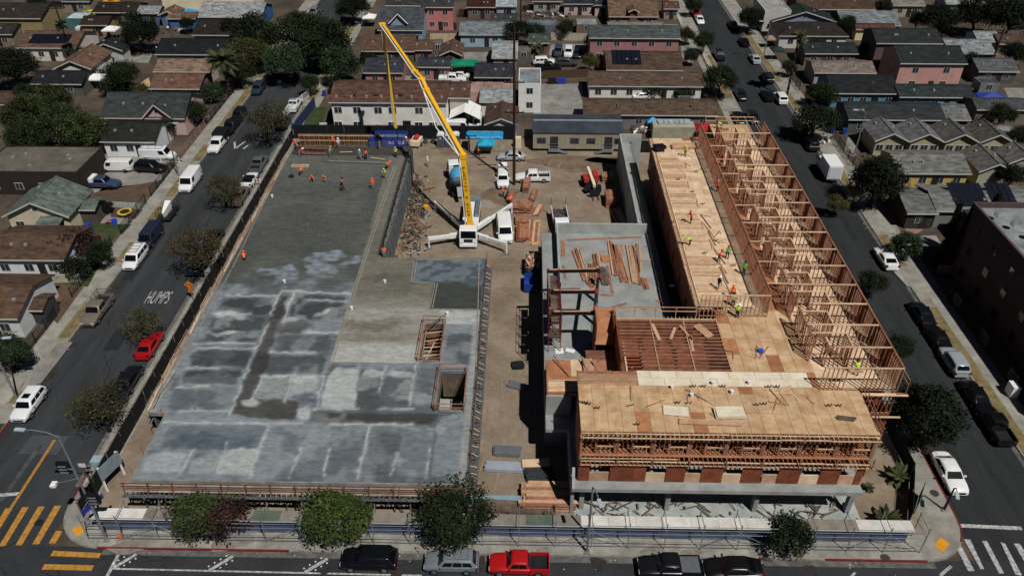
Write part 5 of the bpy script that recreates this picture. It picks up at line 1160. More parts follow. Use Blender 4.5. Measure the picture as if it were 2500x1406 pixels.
# ---- concrete mixer behind it
x, y = P(1117, 440, 1.3); mx = local('concrete_mixer_truck', 'concrete mixer truck with light blue drum parked behind the pump', 'mixer truck', x, y, R(98))
MB().box(-4.2, 3.6, -.45, .45, .7, 1.0).build('chassis', DSTEEL, mx); cabover(mx, 2.0, 4.1, 1.15, .8, 2.95); wheels(mx, (3.2, -1.8, -3.0), 1.0, .5)
BLU = mat('mixer_blue', '4f9cc4', .5, .12, 1.5); rows = []
prof = [(-3.6, .35, 2.6), (-3.2, .6, 2.45), (-1.6, 1.15, 2.25), (-.2, 1.25, 2.1), (.9, 1.05, 2.0), (1.5, .6, 1.95), (1.62, .05, 1.95)]
mb = MB(); mb.grid([[(px_, r * math.cos(2 * math.pi * i / 18), zc + r * math.sin(2 * math.pi * i / 18)) for i in range(18)] for px_, r, zc in prof][::-1], close=True); mb.build('drum', BLU, mx, smooth=True)
mb = MB(); mb.hexa([(-4.4, -.4, 2.9), (-3.5, -.4, 2.9), (-3.5, .4, 2.9), (-4.4, .4, 2.9), (-4.7, -.7, 3.5), (-3.4, -.7, 3.5), (-3.4, .7, 3.5), (-4.7, .7, 3.5)]); mb.build('charge_hopper', STEEL, mx)
MB().hexa([(-5.6, -.25, 1.2), (-4.2, -.3, 2.1), (-4.2, .3, 2.1), (-5.6, .25, 1.2), (-5.6, -.3, 1.35), (-4.2, -.35, 2.25), (-4.2, .35, 2.25), (-5.6, .3, 1.35)]).build('chute', STEEL, mx)
MB().box(1.95, 1.99, -.45, .45, 2.25, 2.75).build('rear_window', GLASS, mx)
mb = MB(); mb.box(-1, .2, 1.05, 1.2, .7, 1.2); mb.box(-1, .2, -1.2, -1.05, .7, 1.2); mb.build('fuel_tank', STEEL, mx)
# ---- telehandler
x, y = P(1443, 447, 1.); th = local('telehandler', 'red telehandler with cream boom and black forks beside lumber stacks', 'telehandler', x, y, R(-82))
RED = paint('a5322e', .5); CRM = paint('d8cfae', .5)
MB().box(-2.2, 1.9, -.8, .8, .75, 1.25).build('chassis', DSTEEL, th); mb = MB(); mb.box(-1.5, .4, .35, 1.1, 1.1, 2.3); mb.build('cab', RED, th); MB().box(-1.45, .2, .4, 1.12, 1.6, 2.2).build('cab_window', GLASS, th); MB().box(-1.6, .3, -1.1, -.35, 1.1, 1.7).build('engine_hood', RED, th)
MB().bar((-2.9, 0, 2.0), (2.4, 0, 1.6), .42, .5).build('boom', CRM, th); MB().bar((1.5, 0, 1.7), (2.9, 0, .9), .3, .35).build('boom_nose', DSTEEL, th)
MB().box(2.9, 3.05, -.8, .8, .3, 1.3).build('fork_carriage', DSTEEL, th)
for s in (-.4, .4): MB().box(3.05, 4.4, s - .06, s + .06, .25, .32).build('fork', DSTEEL, th)
wheels(th, (1.4, -1.5), 1.0, .62, .45)
# ---- stake truck
x, y = P(1368, 540, 1.0); sk = local('stake_truck', 'white flatbed stake truck filled with scrap and tools', 'truck', x, y, R(-86))
MB().box(-3.0, 2.4, -.4, .4, .6, .85).build('chassis', DSTEEL, sk); cabover(sk, 1.1, 2.7, .95, .7, 2.2); MB().box(-3.1, .9, -1.1, 1.1, .85, 1.0).build('bed', mat('worn_deck', '6f7072', .8, .25), sk)
for s in (-1, 1): MB().box(-3.1, .9, s * 1.08 - .04, s * 1.08 + .04, 1.0, 1.75).build('side_panel', WHT, sk)
MB().box(.8, .9, -1.1, 1.1, 1.0, 1.9).build('headboard', STEEL, sk); wheels(sk, (1.9, -1.9), .85, .42)
for s in (-1, 1): MB().bar((-3.1, s * 1.05, 1.0), (-3.15, s * 1.05, 3.0), .06).build('stake', DSTEEL, sk)
mb = MB(); g = random.Random(2)
for i in range(90): mb.obox((g.uniform(-2.9, .6), g.uniform(-.95, .95), 1.0 + g.uniform(0, .3)), g.uniform(.1, .7), g.uniform(.06, .2), g.uniform(.05, .2), g.uniform(0, 3), i % 3)
stuff(mb.build('scrap_load', [mat('scrap_metal', '5c5d5f', .6, .3, 4), LUMD, flat('2d2f33')], sk))
# ---- vans, pickups and cars on the dirt
def carg(kind, c, px, py, deg, label, **k): x, y = P(px, py, .8); return car(kind, c, x, y, R(deg), label, z=.13, **k)
carg('van', 'dfe0df', 1232, 562, -85, 'white passenger van parked right of the pump truck outriggers', s=1.05)
o = carg('suv', 'dcdedd', 1228, 437, -88, 'white sport utility car with raised tailgate and open door on the dirt', rack=False)
MB().plate([(-2.2, -.7, 1.75), (-2.2, .7, 1.75), (-3.0, .65, 2.0), (-3.0, -.65, 2.0)][::-1], .06).build('tailgate', paint('dcdedd', .3), o); MB().bar((.5, -1.0, .8), (-.3, -1.7, .8), .06, .8).build('open_door', paint('dcdedd', .3), o)
carg('pickup', 'd9dbda', 1300, 432, 180 + 3, 'white work pickup behind the tall lumber stack on the dirt yard')
carg('sedan', '9ea2a6', 1248, 381, 180, 'silver sedan parked on the dirt by the container and tent')
# ---- dumpsters
def dumpster(label, px, py, L, W, Hh, m, rz=0., cat='dumpster', load=None):
    x, y = P(px, py, Hh * .5); t = local('dumpster', label, cat, x, y, rz); k = .06
    for nm, b in (('floor', (-L / 2, L / 2, -W / 2, W / 2, .1, .2)), ('side_panel', (-L / 2, L / 2, -W / 2, -W / 2 + k, .2, Hh)), ('side_panel', (-L / 2, L / 2, W / 2 - k, W / 2, .2, Hh)), ('end_panel', (-L / 2, -L / 2 + k, -W / 2 + k, W / 2 - k, .2, Hh)), ('end_panel', (L / 2 - k, L / 2, -W / 2 + k, W / 2 - k, .2, Hh))): MB().box(*b).build(nm, m, t)
    for i in range(int(L / .75)):
        for s in (-1, 1): MB().box(-L / 2 + .3 + i * .75, -L / 2 + .42 + i * .75, s * (W / 2 + .04) - .04, s * (W / 2 + .04) + .04, .2, Hh - .05).build('rib', m, t)
    return t
DBL = mat('dumpster_blue', '2145a0', .6, col2='1a3478', scale=1.5)
d1 = dumpster('large blue steel roll-off dumpster standing behind the podium by the black fence', 950, 343, 6.3, 2.5, 2.1, DBL)
MB().box(-2.9, 2.9, -1.1, 1.1, 1.1, 1.5).build('rubble_load', mat('grey_rubble', '5d6468', .95, .35, 2, bump=.8), d1)
for i, ch in enumerate('SO OJ'):
    if ch != ' ': o = obj('lettering', text_mesh(ch, .4, .5), WHITE, d1, loc=(.3 + i * .55, -1.345, 1.1)); o.rotation_euler = (math.pi / 2, 0, 0)
d2 = dumpster('steel dumpster heaped with splintered wood scraps beside the podium wall', 1305, 650, 2.3, 3.4, 1.5, mat('dumpster_dark', '2b3a52', .6, .2))
mb = MB(); g = random.Random(5)
for i in range(170):
    a = Vector((g.uniform(-.95, .95), g.uniform(-1.5, 1.5), 1.2 + g.uniform(0, .65))); dd = Vector((g.uniform(-1, 1), g.uniform(-1, 1), g.uniform(-.4, .4))).normalized() * g.uniform(.2, .6); mb.bar(a - dd, a + dd, g.uniform(.06, .2), .04, i % 3)
stuff(mb.build('wood_scraps', [LUMP, LUM, LUMR], d2)); MB().box(-1.0, 1.0, -1.5, 1.5, .3, 1.25).build('load', LUM, d2)
dumpster('small blue waste bin below the wood scrap dumpster', 1292, 693, 1.3, 2.6, 1.3, DBL)
for i in range(5): pass
# ---- containers, tents, toilets
def container(label, px0, px1, py, L, W, Hh, m):
    x0, y0 = P(px0, py, 0); x1, _ = P(px1, py, 0); L = x1 - x0; t = local('storage_container', label, 'container', (x0 + x1) / 2, y0 + W / 2)
    MB().box(-L / 2, L / 2, -W / 2, W / 2, .1, Hh).build('shell', m, t)
    n = int(L / .28)
    for i in range(n): MB().box(-L / 2 + .1 + i * L / n, -L / 2 + .22 + i * L / n, -W / 2 - .04, -W / 2 - .001, .25, Hh - .15).build('corrugation', m, t)
    for s in (-1, 1):
        for yy in (-1, 1): MB().box(s * L / 2 - .09, s * L / 2 + .05, yy * W / 2 - .07, yy * W / 2 + .05, .08, Hh + .03).build('corner_post', m, t)
    return t
BEI = mat('container_beige', 'a9a48f', .7, col2='94907e', scale=1.2)
c1 = container('beige storage container under a bright blue roof tarp', 1145, 1222, 372, 6, 2.5, 2.6, BEI)
TAR = mat('blue_tarp', '2f9bd0', .45, col2='1f7fb4', scale=2.5, bump=.6, bscale=4); mb = MB()
mb.grid([[(-3.1 + 6.2 * i / 14, -1.4 + 2.8 * j / 6, 2.66 + .05 * math.sin(i * 1.7 + j) + (.03 if 0 < j < 6 else -.2)) for i in range(15)] for j in range(7)]); o = mb.build('blue_tarp', TAR); o.location = c1.location; tag(o, 'crumpled bright blue tarp spread on the beige container roof', 'tarp')
c2 = container('beige corrugated container piled with grey panels near the red canopy', 1592, 1692, 345, 7, 2.5, 2.5, BEI)
def canopy(label, px, py, w, d, h, m, z=.13, name='canopy_tent'):
    x, y = P(px, py, h); t = local(name, label, 'canopy', x, y, 0, z); mb = MB()
    a = [(-w / 2, -d / 2, h), (w / 2, -d / 2, h), (w / 2, d / 2, h), (-w / 2, d / 2, h)]; top = (0, 0, h + .7)
    for i in range(4): mb.plate([a[i], a[(i + 1) % 4], top], .02)
    for i in range(4): p, q = a[i], a[(i + 1) % 4]; mb.face([(p[0], p[1], h - .25), (q[0], q[1], h - .25), q, p])
    mb.build('canopy_top', m, t)
    for p in a: MB().tube((p[0] * .96, p[1] * .96, 0), (p[0] * .96, p[1] * .96, h), .03, n=5).build('leg', STEEL, t)
    return t
canopy('small turquoise canopy tent in front of the blue tarped container', 1187, 350, 2.8, 2.2, 2.1, mat('teal_cloth', '1f9cc0', .6, .12))
canopy('red canopy tent by the far end of the timber wing', 1722, 312, 3.4, 3.0, 2.3, mat('red_cloth', 'a31a24', .6, .12))
def toilet(px, py, label):
    x, y = P(px, py, 0); t = local('portable_toilet', label, 'portable toilet', x, y); GR = mat('toilet_grey', '5b656e', .6, .1)
    MB().box(-.58, .58, -.58, .58, .05, 2.1).build('cabin', GR, t); mb = MB(); mb.hexa([(-.62, -.62, 2.1), (.62, -.62, 2.1), (.62, .62, 2.1), (-.62, .62, 2.1), (-.4, -.62, 2.4), (.4, -.62, 2.4), (.4, .62, 2.4), (-.4, .62, 2.4)]); mb.build('roof', WHT, t)
    dr = MB().box(-.42, .42, -.62, -.585, .12, 1.95).build('door', mat('toilet_door', '4a535b', .6, .1), t); MB().box(-.12, .12, -.64, -.625, 1.5, 1.7).build('sign_plate', WHT, dr); MB().box(-.62, .62, -.65, .62, 0, .06).build('base', DSTEEL, t)
toilet(1077, 358, 'grey portable toilet with white roof, leftmost of the three'); toilet(1097, 358, 'grey portable toilet with white roof, middle of the three'); toilet(1114, 358, 'grey portable toilet with white roof, half behind the yellow boom')
# red tank trailer by the blue dumpster
x, y = P(1017, 350, .6); t = local('tank_trailer', 'small cream trailer with a red tank top by the blue dumpster', 'trailer', x, y, R(80)); MB().box(-1.2, 1.2, -.8, .8, .45, 1.3).build('body', CRM, t); MB().tube((-.6, 0, 1.45), (.6, 0, 1.45), .45, n=12).build('tank', RED, t); wheels(t, (0,), .85, .35, .2); MB().bar((1.2, 0, .5), (2.2, 0, .45), .1).build('drawbar', DSTEEL, t)
for i, (px, c) in enumerate(((1040, '4a4f54'), (1058, '3c4044'))):
    x, y = P(px, 352); t = local('steel_drum', ('dark' if i else 'grey') + ' steel drum standing near the portable toilets' + (' on the right' if i else ' on the left'), 'drum', x, y); MB().tube((0, 0, 0), (0, 0, .9), .32, n=14).build('drum_body', flat(c), t); MB().tube((0, 0, .9), (0, 0, .93), .28, n=14).build('lid', DSTEEL, t)
x, y = P(1265, 362); t = local('electrical_cabinet', 'cream electrical cabinet on the dirt left of the office trailer', 'cabinet', x, y); MB().box(-.5, .5, -.4, .4, 0, 1.9).build('cabinet_body', CRM, t); MB().box(-.42, .42, -.43, -.402, .15, 1.7).build('door', paint('cfc6a6', .5), t)
x, y = P(1041, 515); t = local('yellow_bucket', 'yellow bucket on the dirt left of the pump truck', 'bucket', x, y); MB().tube((0, 0, 0), (0, 0, .75), .36, .42, 12).build('bucket_body', paint('d99a1d', .5), t)
x, y = P(1032, 530); t = local('grey_barrel', 'dark grey barrel beside the yellow bucket', 'barrel', x, y); MB().tube((0, 0, 0), (0, 0, .8), .33, n=12).build('barrel_body', flat('3b4145'), t)

# ---- lumber stacks: every stack a thing, its top boards and layers pieces
def stack(label, px, py, L, W, n, lay, deg, m, bz=.13, jit=.12, bw=None, th=.09, name='lumber_stack', cat='lumber stack'):
    x, y = P(px, py, bz + lay * th * .5); t = local(name, label, cat, x, y, R(deg), bz)
    for k in range(3): block('bearer', LUMD, t, (-L * .35 + k * L * .35, 0, 0), (.1, W, .08))
    for l_ in range(lay):
        nn = n if l_ >= lay - 2 else 2
        for i in range(nn):
            w = W / nn; block('board', m if isinstance(m, bpy.types.Material) else random.choice(m), t, (rnd(-jit, jit), -W / 2 + (i + .5) * w, .08 + l_ * th), (L + rnd(-jit, jit) * 2, w - .012, th - .008))
    return t
g = random
stack('tall narrow stack of long red fir boards in front of the white pickup', 1287, 447, 4.6, .95, 4, 12, 84, LUMR)
stack('short stack of red boards behind the brick-like block stack', 1303, 478, 3.2, .8, 3, 6, 80, LUMR)
stack('low square stack of red boards nearest the white sport utility car', 1247, 483, 2.2, 1.3, 4, 5, 92, LUMR)
stack('high block stack of red boards left of the long planks', 1267, 505, 2.0, 2.0, 5, 13, 90, LUMR)
stack('narrow red stack right of the high block stack', 1290, 506, 2.4, .9, 3, 9, 78, LUMR)
stack('red board stack carrying a grey lid near the van roof', 1275, 538, 2.0, 2.0, 5, 7, 90, LUMR)
stack('stack of red boards right of the white passenger van', 1276, 570, 3.6, 1.8, 4, 8, 90, (LUMR, LUMR, PLYR))
stack('loose row of very long red planks laid toward the street', 1300, 566, 6.0, 2.2, 6, 3, 87, (LUMR, LUM), jit=.4)
stack('scattered short red boards stack left of the stake truck', 1310, 514, 2.6, 1.4, 5, 3, 75, (LUMR, LUM), jit=.35)
stack('squat square stack of boards next to the telehandler cab', 1482, 433, 1.9, 1.7, 4, 10, 90, (LUM, LUMR))
stack('tall square tower of red boards in front of the squat stack', 1489, 486, 3.0, 1.4, 3, 16, 90, LUMR)
stack('long low pile of orange planks against the concrete wall', 1514, 538, 6.0, 1.5, 5, 4, 99, (LUM, LUMR), jit=.35)
stack('big stack of orange planks by the front walkway roof', 1338, 1212, 4.6, 3.0, 8, 7, 0, (LUM, LUMR, LUM), jit=.35, th=.12)
stack('bundle of galvanised studs on the dirt lane', 1239, 1102, 2.6, 1.2, 7, 5, -4, STEEL, th=.08, name='stud_bundle', cat='metal bundle')
stack('long bundle of pale metal channels strapped on the dirt lane', 1231, 1140, 3.6, 1.1, 4, 5, -2, mat('pale_channel', 'a9b2bd', .45, .1, metal=.3), th=.08, name='channel_bundle', cat='metal bundle')
stack('pile of dark rusted form panels beside the orange plank stack', 1318, 1160, 2.6, 1.9, 7, 5, 14, mat('dark_panel', '2f3436', .8, .35, 3), jit=.15, name='form_panel_pile', cat='panel pile')
stack('pale plywood sheet lying on the dark form panels', 1310, 1131, 2.5, 1.0, 1, 1, 4, PLYP, bz=.7, name='plywood_sheet', cat='plywood')
stack('grey steel frames lying at the edge of the building shadow', 1262, 942, 1.9, 1.0, 6, 2, -20, STEEL, name='steel_frame_pile', cat='frame pile'); stack('dark grating sheets stacked near the west wall', 1265, 892, 1.2, 1.2, 3, 3, 2, DSTEEL, name='grating_pile', cat='grating pile')
stack('heap of weathered poles behind the walkway roof', 1260, 1240, 6.0, 1.4, 6, 4, -3, LUMD, jit=.5, name='pole_pile', cat='pole pile'); stack('pale blue steel tubes lying on the dirt behind the big tree', 1245, 1222, 7.0, 1.0, 4, 2, 0, mat('blue_tube', '7f9aa5', .5, .15), jit=.6, name='tube_pile', cat='tube pile')
# courtyard boards, laid as they fell
COURT = [((605, 180), (700, 440), 3), ((640, 180), (718, 490), 2), ((780, 210), (800, 330), 3), ((740, 300), (772, 490), 3), ((900, 110), (950, 400), 3), ((945, 140), (1035, 455), 4), ((985, 150), (1010, 320), 2), ((1075, 150), (1130, 470), 4), ((1110, 160), (1152, 460), 2), ((1140, 130), (1165, 370), 2), ((880, 320), (930, 550), 1), ((1185, 430), (1215, 510), 3), ((1312, 400), (1320, 500), 1), ((1170, 270), (1310, 258), 1), ((1310, 625), (1400, 670), 1), ((940, 680), (1055, 640), 1), ((1320, 525), (1362, 560), 1), ((835, 575), (950, 585), 1), ((500, 95), (505, 240), 2), ((545, 90), (1190, 80), 1), ((500, 310), (520, 420), 1), ((715, 430), (770, 500), 4), ((800, 200), (830, 270), 2)]
CL = ['long thin board pile, leftmost on the courtyard deck', 'pair of long boards touching the leftmost courtyard pile', 'short upright-looking pile left of the tallest courtyard boards', 'dark red board pile behind the steel frame post', 'tall red board pile with the plywood offcut across it', 'widest leaning board pile in the courtyard middle', 'short pair on top of the widest courtyard pile', 'long four-board pile right of the courtyard middle', 'pair of boards beside the right hand courtyard pile', 'dark topped pair at the right hand courtyard pile', 'single slim board below the dark post bundle', 'short three-board pile by the white bucket', 'single upright-lying board near the deck edge', 'single board pointing to the wing at the right', 'single slanted board near the courtyard dowels', 'single board pointing down left above the shaft', 'very short offcut near the courtyard dowels', 'thin flat board right of the dark post bundle', 'board pair in the upper left courtyard corner', 'very long board along the north parapet', 'single board under the steel frame beam', 'four short boards stacked beside the steel frame', 'two short boards above the steel frame']
for (a, b, n), lb in zip(COURT, CL):
    A = Vector(P3(1230 + a[0] / 3.515, 560 + a[1] / 3.515, Z1)); C = Vector(P3(1230 + b[0] / 3.515, 560 + b[1] / 3.515, Z1)); s = (C - A).cross(Vector((0, 0, 1))).normalized()
    t = thing('board_pile', lb, 'lumber', A); 
    for i in range(n):
        for l_ in range(2 if n > 2 else 1):
            board('board', random.choice((LUMR, LUMR, LUM)), t, s * (i - n / 2) * .27 + Vector((rnd(-.1, .1), rnd(-.3, .3), .01 + l_ * .1)), C - A + s * (i - n / 2) * .27 + Vector((rnd(-.1, .1), rnd(-.3, .3), .01 + l_ * .1)), .25, .09)
stack('bundle of dark weathered posts lying on the courtyard deck', 1474, 675, 3.6, 1.0, 5, 2, 95, LUMD, bz=Z1, name='post_bundle', cat='posts')
o = MB().box(-1.4, 1.4, -.8, .8, 0, .06).build('plywood_offcut', PLYO, None, loc=(*P(1495, 632, Z1), Z1 + .02), rz=.1); tag(o, 'orange plywood offcut lying among the courtyard boards', 'plywood')
# boards laid out in rows over the pale upper deck
ORD = ['first', 'second', 'third', 'fourth', 'fifth', 'sixth', 'seventh', 'eighth', 'ninth', 'tenth', 'eleventh', 'twelfth', 'thirteenth', 'fourteenth', 'fifteenth', 'sixteenth', 'seventeenth', 'eighteenth', 'nineteenth', 'twentieth', 'twenty-first', 'twenty-second', 'twenty-third', 'twenty-fourth', 'twenty-fifth', 'twenty-sixth', 'twenty-seventh', 'twenty-eighth', 'twenty-ninth', 'thirtieth', 'thirty-first', 'thirty-second', 'thirty-third', 'thirty-fourth', 'thirty-fifth']
def rank(items, key, text):
    for i, o in enumerate(sorted(items, key=key)): o['label'] = text % ORD[i]
k = 0; y = 66.6
LENG, OFFP, OFFG, CROSS = [], [], [], []
while y < 101:
    n = random.choice((4, 5, 6)); L = rnd(2.6, 3.3)
    for i in range(n):
        o = board('loose_board', random.choice((LUMP, LUMP, LUM)), None, (18.5 + rnd(-.1, .1), y + i * .3, Z3 + .006), (18.5 + L + rnd(-.2, .2), y + i * .3 + rnd(-.04, .04), Z3 + .006), .14, .09)
        tag(o, '%s board of the %s row from the cross stud wall on the pale deck' % (ORD[i], ORD[k]), 'board', 'boards set out in rows on the pale deck')
    if k % 2 == 0: 
        o = board('loose_board', LUM, None, (18.6 + L, y, Z3 + .006), (18.7 + L, y + 1.7, Z3 + .006), .16, .1); tag(o, 'board laid lengthwise at the east end of the %s row on the pale deck' % ORD[k], 'board', 'crosswise boards on the pale deck')
    y += n * .3 + (1.3 if k % 2 else .6); k += 1
for i in range(9):
    o = board('loose_board', LUM if i % 2 else LUMR, None, (21.9 + rnd(-.1, .1) + .12 * i % .5, 66.8 + i * 1.9, Z3 + .01), (21.7 + rnd(-.15, .15), 70 + i * 1.9, Z3 + .012), .12, .1); tag(o, 'long board down the middle of the pale deck, %s from the cross stud wall' % ORD[i], 'board', 'lengthwise boards on the pale deck')
for i in range(26):
    x, y = rnd(22, 24.4), rnd(67, 105); a = rnd(0, 3.1); L = rnd(.5, 1.8); o = board('loose_board', random.choice((LUM, LUMR, LUMP)), None, (x, y, Z3 + .01), (x + L * math.cos(a), y + L * math.sin(a), Z3 + .012), .1, .05); tag(o, 'x', 'board', 'offcuts on the pale deck'); OFFP.append(o)
# clutter on the golden deck
for i in range(34):
    px, py = random.choice(((1700, 985), (1960, 975), (1930, 965), (1660, 1000), (1560, 985), (1830, 870), (1850, 880), (2050, 1000), (1760, 1020), (1900, 990))); px += rnd(-45, 45); py += rnd(-14, 14); a = rnd(0, 3.1); L = rnd(.4, 2.2); x, y = P(px, py, Z3)
    x = min(max(x, 5.5), 29.5); y = max(y, 49)
    o = board('loose_board', random.choice((LUM, LUMR, LUMP, LUMD)), None, (x, y, Z3 + .012), (min(30, x + L * math.cos(a)), max(48.8, y + L * math.sin(a)), Z3 + .014), .1, .05); tag(o, 'x', 'board', 'offcuts on the golden deck'); OFFG.append(o)
rank(OFFP, lambda o: o.location.y, 'short offcut on the east side of the pale deck, %s from the street'); rank(OFFG, lambda o: o.location.x, 'wood offcut on the golden plywood deck, %s from the left')
stack('stack of pale plywood sheets lying on the golden deck', 1781, 1008, 2.5, 1.25, 1, 6, 2, PLYW, bz=Z3 + .01, th=.05, jit=.06, name='plywood_stack', cat='plywood'); stack('single white sheet strewn with offcuts on the golden deck', 1650, 1004, 2.3, 1.2, 1, 1, -6, PLYW, bz=Z3 + .01, th=.04, name='plywood_sheet', cat='plywood')
stack('long planks laid side by side on the golden deck edge', 1735, 1032, 5.5, .6, 2, 1, -2, LUM, bz=Z3 + .01, name='plank_pair', cat='planks'); stack('small pile of short grey boards near the right deck corner', 2065, 1022, 1.5, .5, 5, 1, -8, LUMD, bz=Z3 + .01, name='offcut_pile', cat='board pile')
stack('pile of pale studs at the far end of the upper deck', 1672, 358, 3.6, 1.3, 5, 4, 3, LUM, bz=Z3 + .01); stack('black bin bags piled at the far deck corner', 1610, 362, 1.4, 1.2, 2, 2, 10, flat('121416', .4), bz=Z3 + .01, th=.35, name='bin_bag_pile', cat='bags')
stack('lumber pile on the low plywood deck of the west block', 1437, 905, 3.2, 1.0, 4, 3, 92, LUM, bz=Z2 + .01); stack('orange sheathing stack by the red tent', 1690, 345, 3.0, 1.2, 2, 6, 2, PLYO, bz=Z3 - .6)
stack('white paper wraps lying on the small concrete court', 1368, 858, 1.1, .9, 1, 1, 8, WHITE, bz=Z1, th=.04, name='paper_sheet', cat='paper'); stack('white board lying right of the paper wraps', 1392, 857, .9, .6, 1, 1, -20, WHITE, bz=Z1, th=.04, name='paper_sheet', cat='paper')
o = MB().tube((0, 0, 0), (0, 0, .32), .28, n=10).build('blue_cooler', paint('2753b5', .5), None, loc=(*P(1856, 860, Z3), Z3)); tag(o, 'blue toolbag lying on the golden upper deck', 'bag')
for i, (px, py, z) in enumerate(((695, 690, ZD), (859, 755, ZD), (940, 690, ZD), (1092, 768, ZD), (1688, 968, Z3), (1786, 960, Z3), (1640, 948, Z3), (1740, 938, Z3), (1828, 937, Z3), (425, 590, ZD))):
    lab = ['left of the pale corridor line', 'beside the form board joint', 'on the brown drying bay', 'near the stair well rail', 'on the golden deck centre', 'right of the deck centre', 'at the left end of the white sheets', 'mid way along the white sheets', 'at the right end of the white sheets', 'by the side fence'][i]
    if i == 9: px, py = 665, 482
    t = thing('bucket', 'small white bucket ' + lab, 'bucket', P3(px, py, z)); MB().tube((0, 0, 0), (0, 0, .36), .15, .18, 10).build('bucket_body', WHITE, t); MB().tube((0, 0, .36), (0, 0, .38), .185, n=10).build('lid', WHT, t)
# long debris strip by the form wall: uncountable scraps
mb = MB(); g = random.Random(11)
for i in range(300):
    t = g.random(); px = 1000 + (1045 - 1000) * g.random() - 20 * t + g.gauss(0, 9); py = 430 + 195 * t + g.gauss(0, 6)
    x, y = P(px, py); x = max(x, -17.3); a = g.uniform(0, 3.1); L = g.choice((.15, .2, .3, .5, 1.1)); d = Vector((math.cos(a), math.sin(a), g.uniform(-.2, .2))) * L; c = Vector((x, y, .16 + g.uniform(0, .35))); mb.bar(c - d, c + d, g.uniform(.04, .2), g.uniform(.03, .12), g.choice((0, 0, 1, 2, 3, 4)))
o = stuff(mb.build('site_debris', [LUMD, LUMR, flat('4a4d50'), flat('a8a69f'), flat('2a2522')])); tag(o, 'strip of broken wood and scrap along the form wall', 'debris')
mb = MB()
for i in range(80):
    px, py = g.uniform(1440, 2080), g.uniform(1228, 1268); x, y = P(px, py); a = g.uniform(0, 3.1); d = Vector((math.cos(a), math.sin(a), g.uniform(-.1, .5))) * g.choice((.2, .3, .6, 1.0)); c = Vector((x, min(max(y, 46.4), 49), .35 + g.uniform(0, .2))); mb.bar(c - d, c + d, g.uniform(.05, .16), .05, g.choice((0, 0, 1, 2)))
tag(stuff(mb.build('site_debris', [LUMD, LUMD, flat('4a4d50')])), 'scattered boards and scraps under the front of the podium', 'debris')

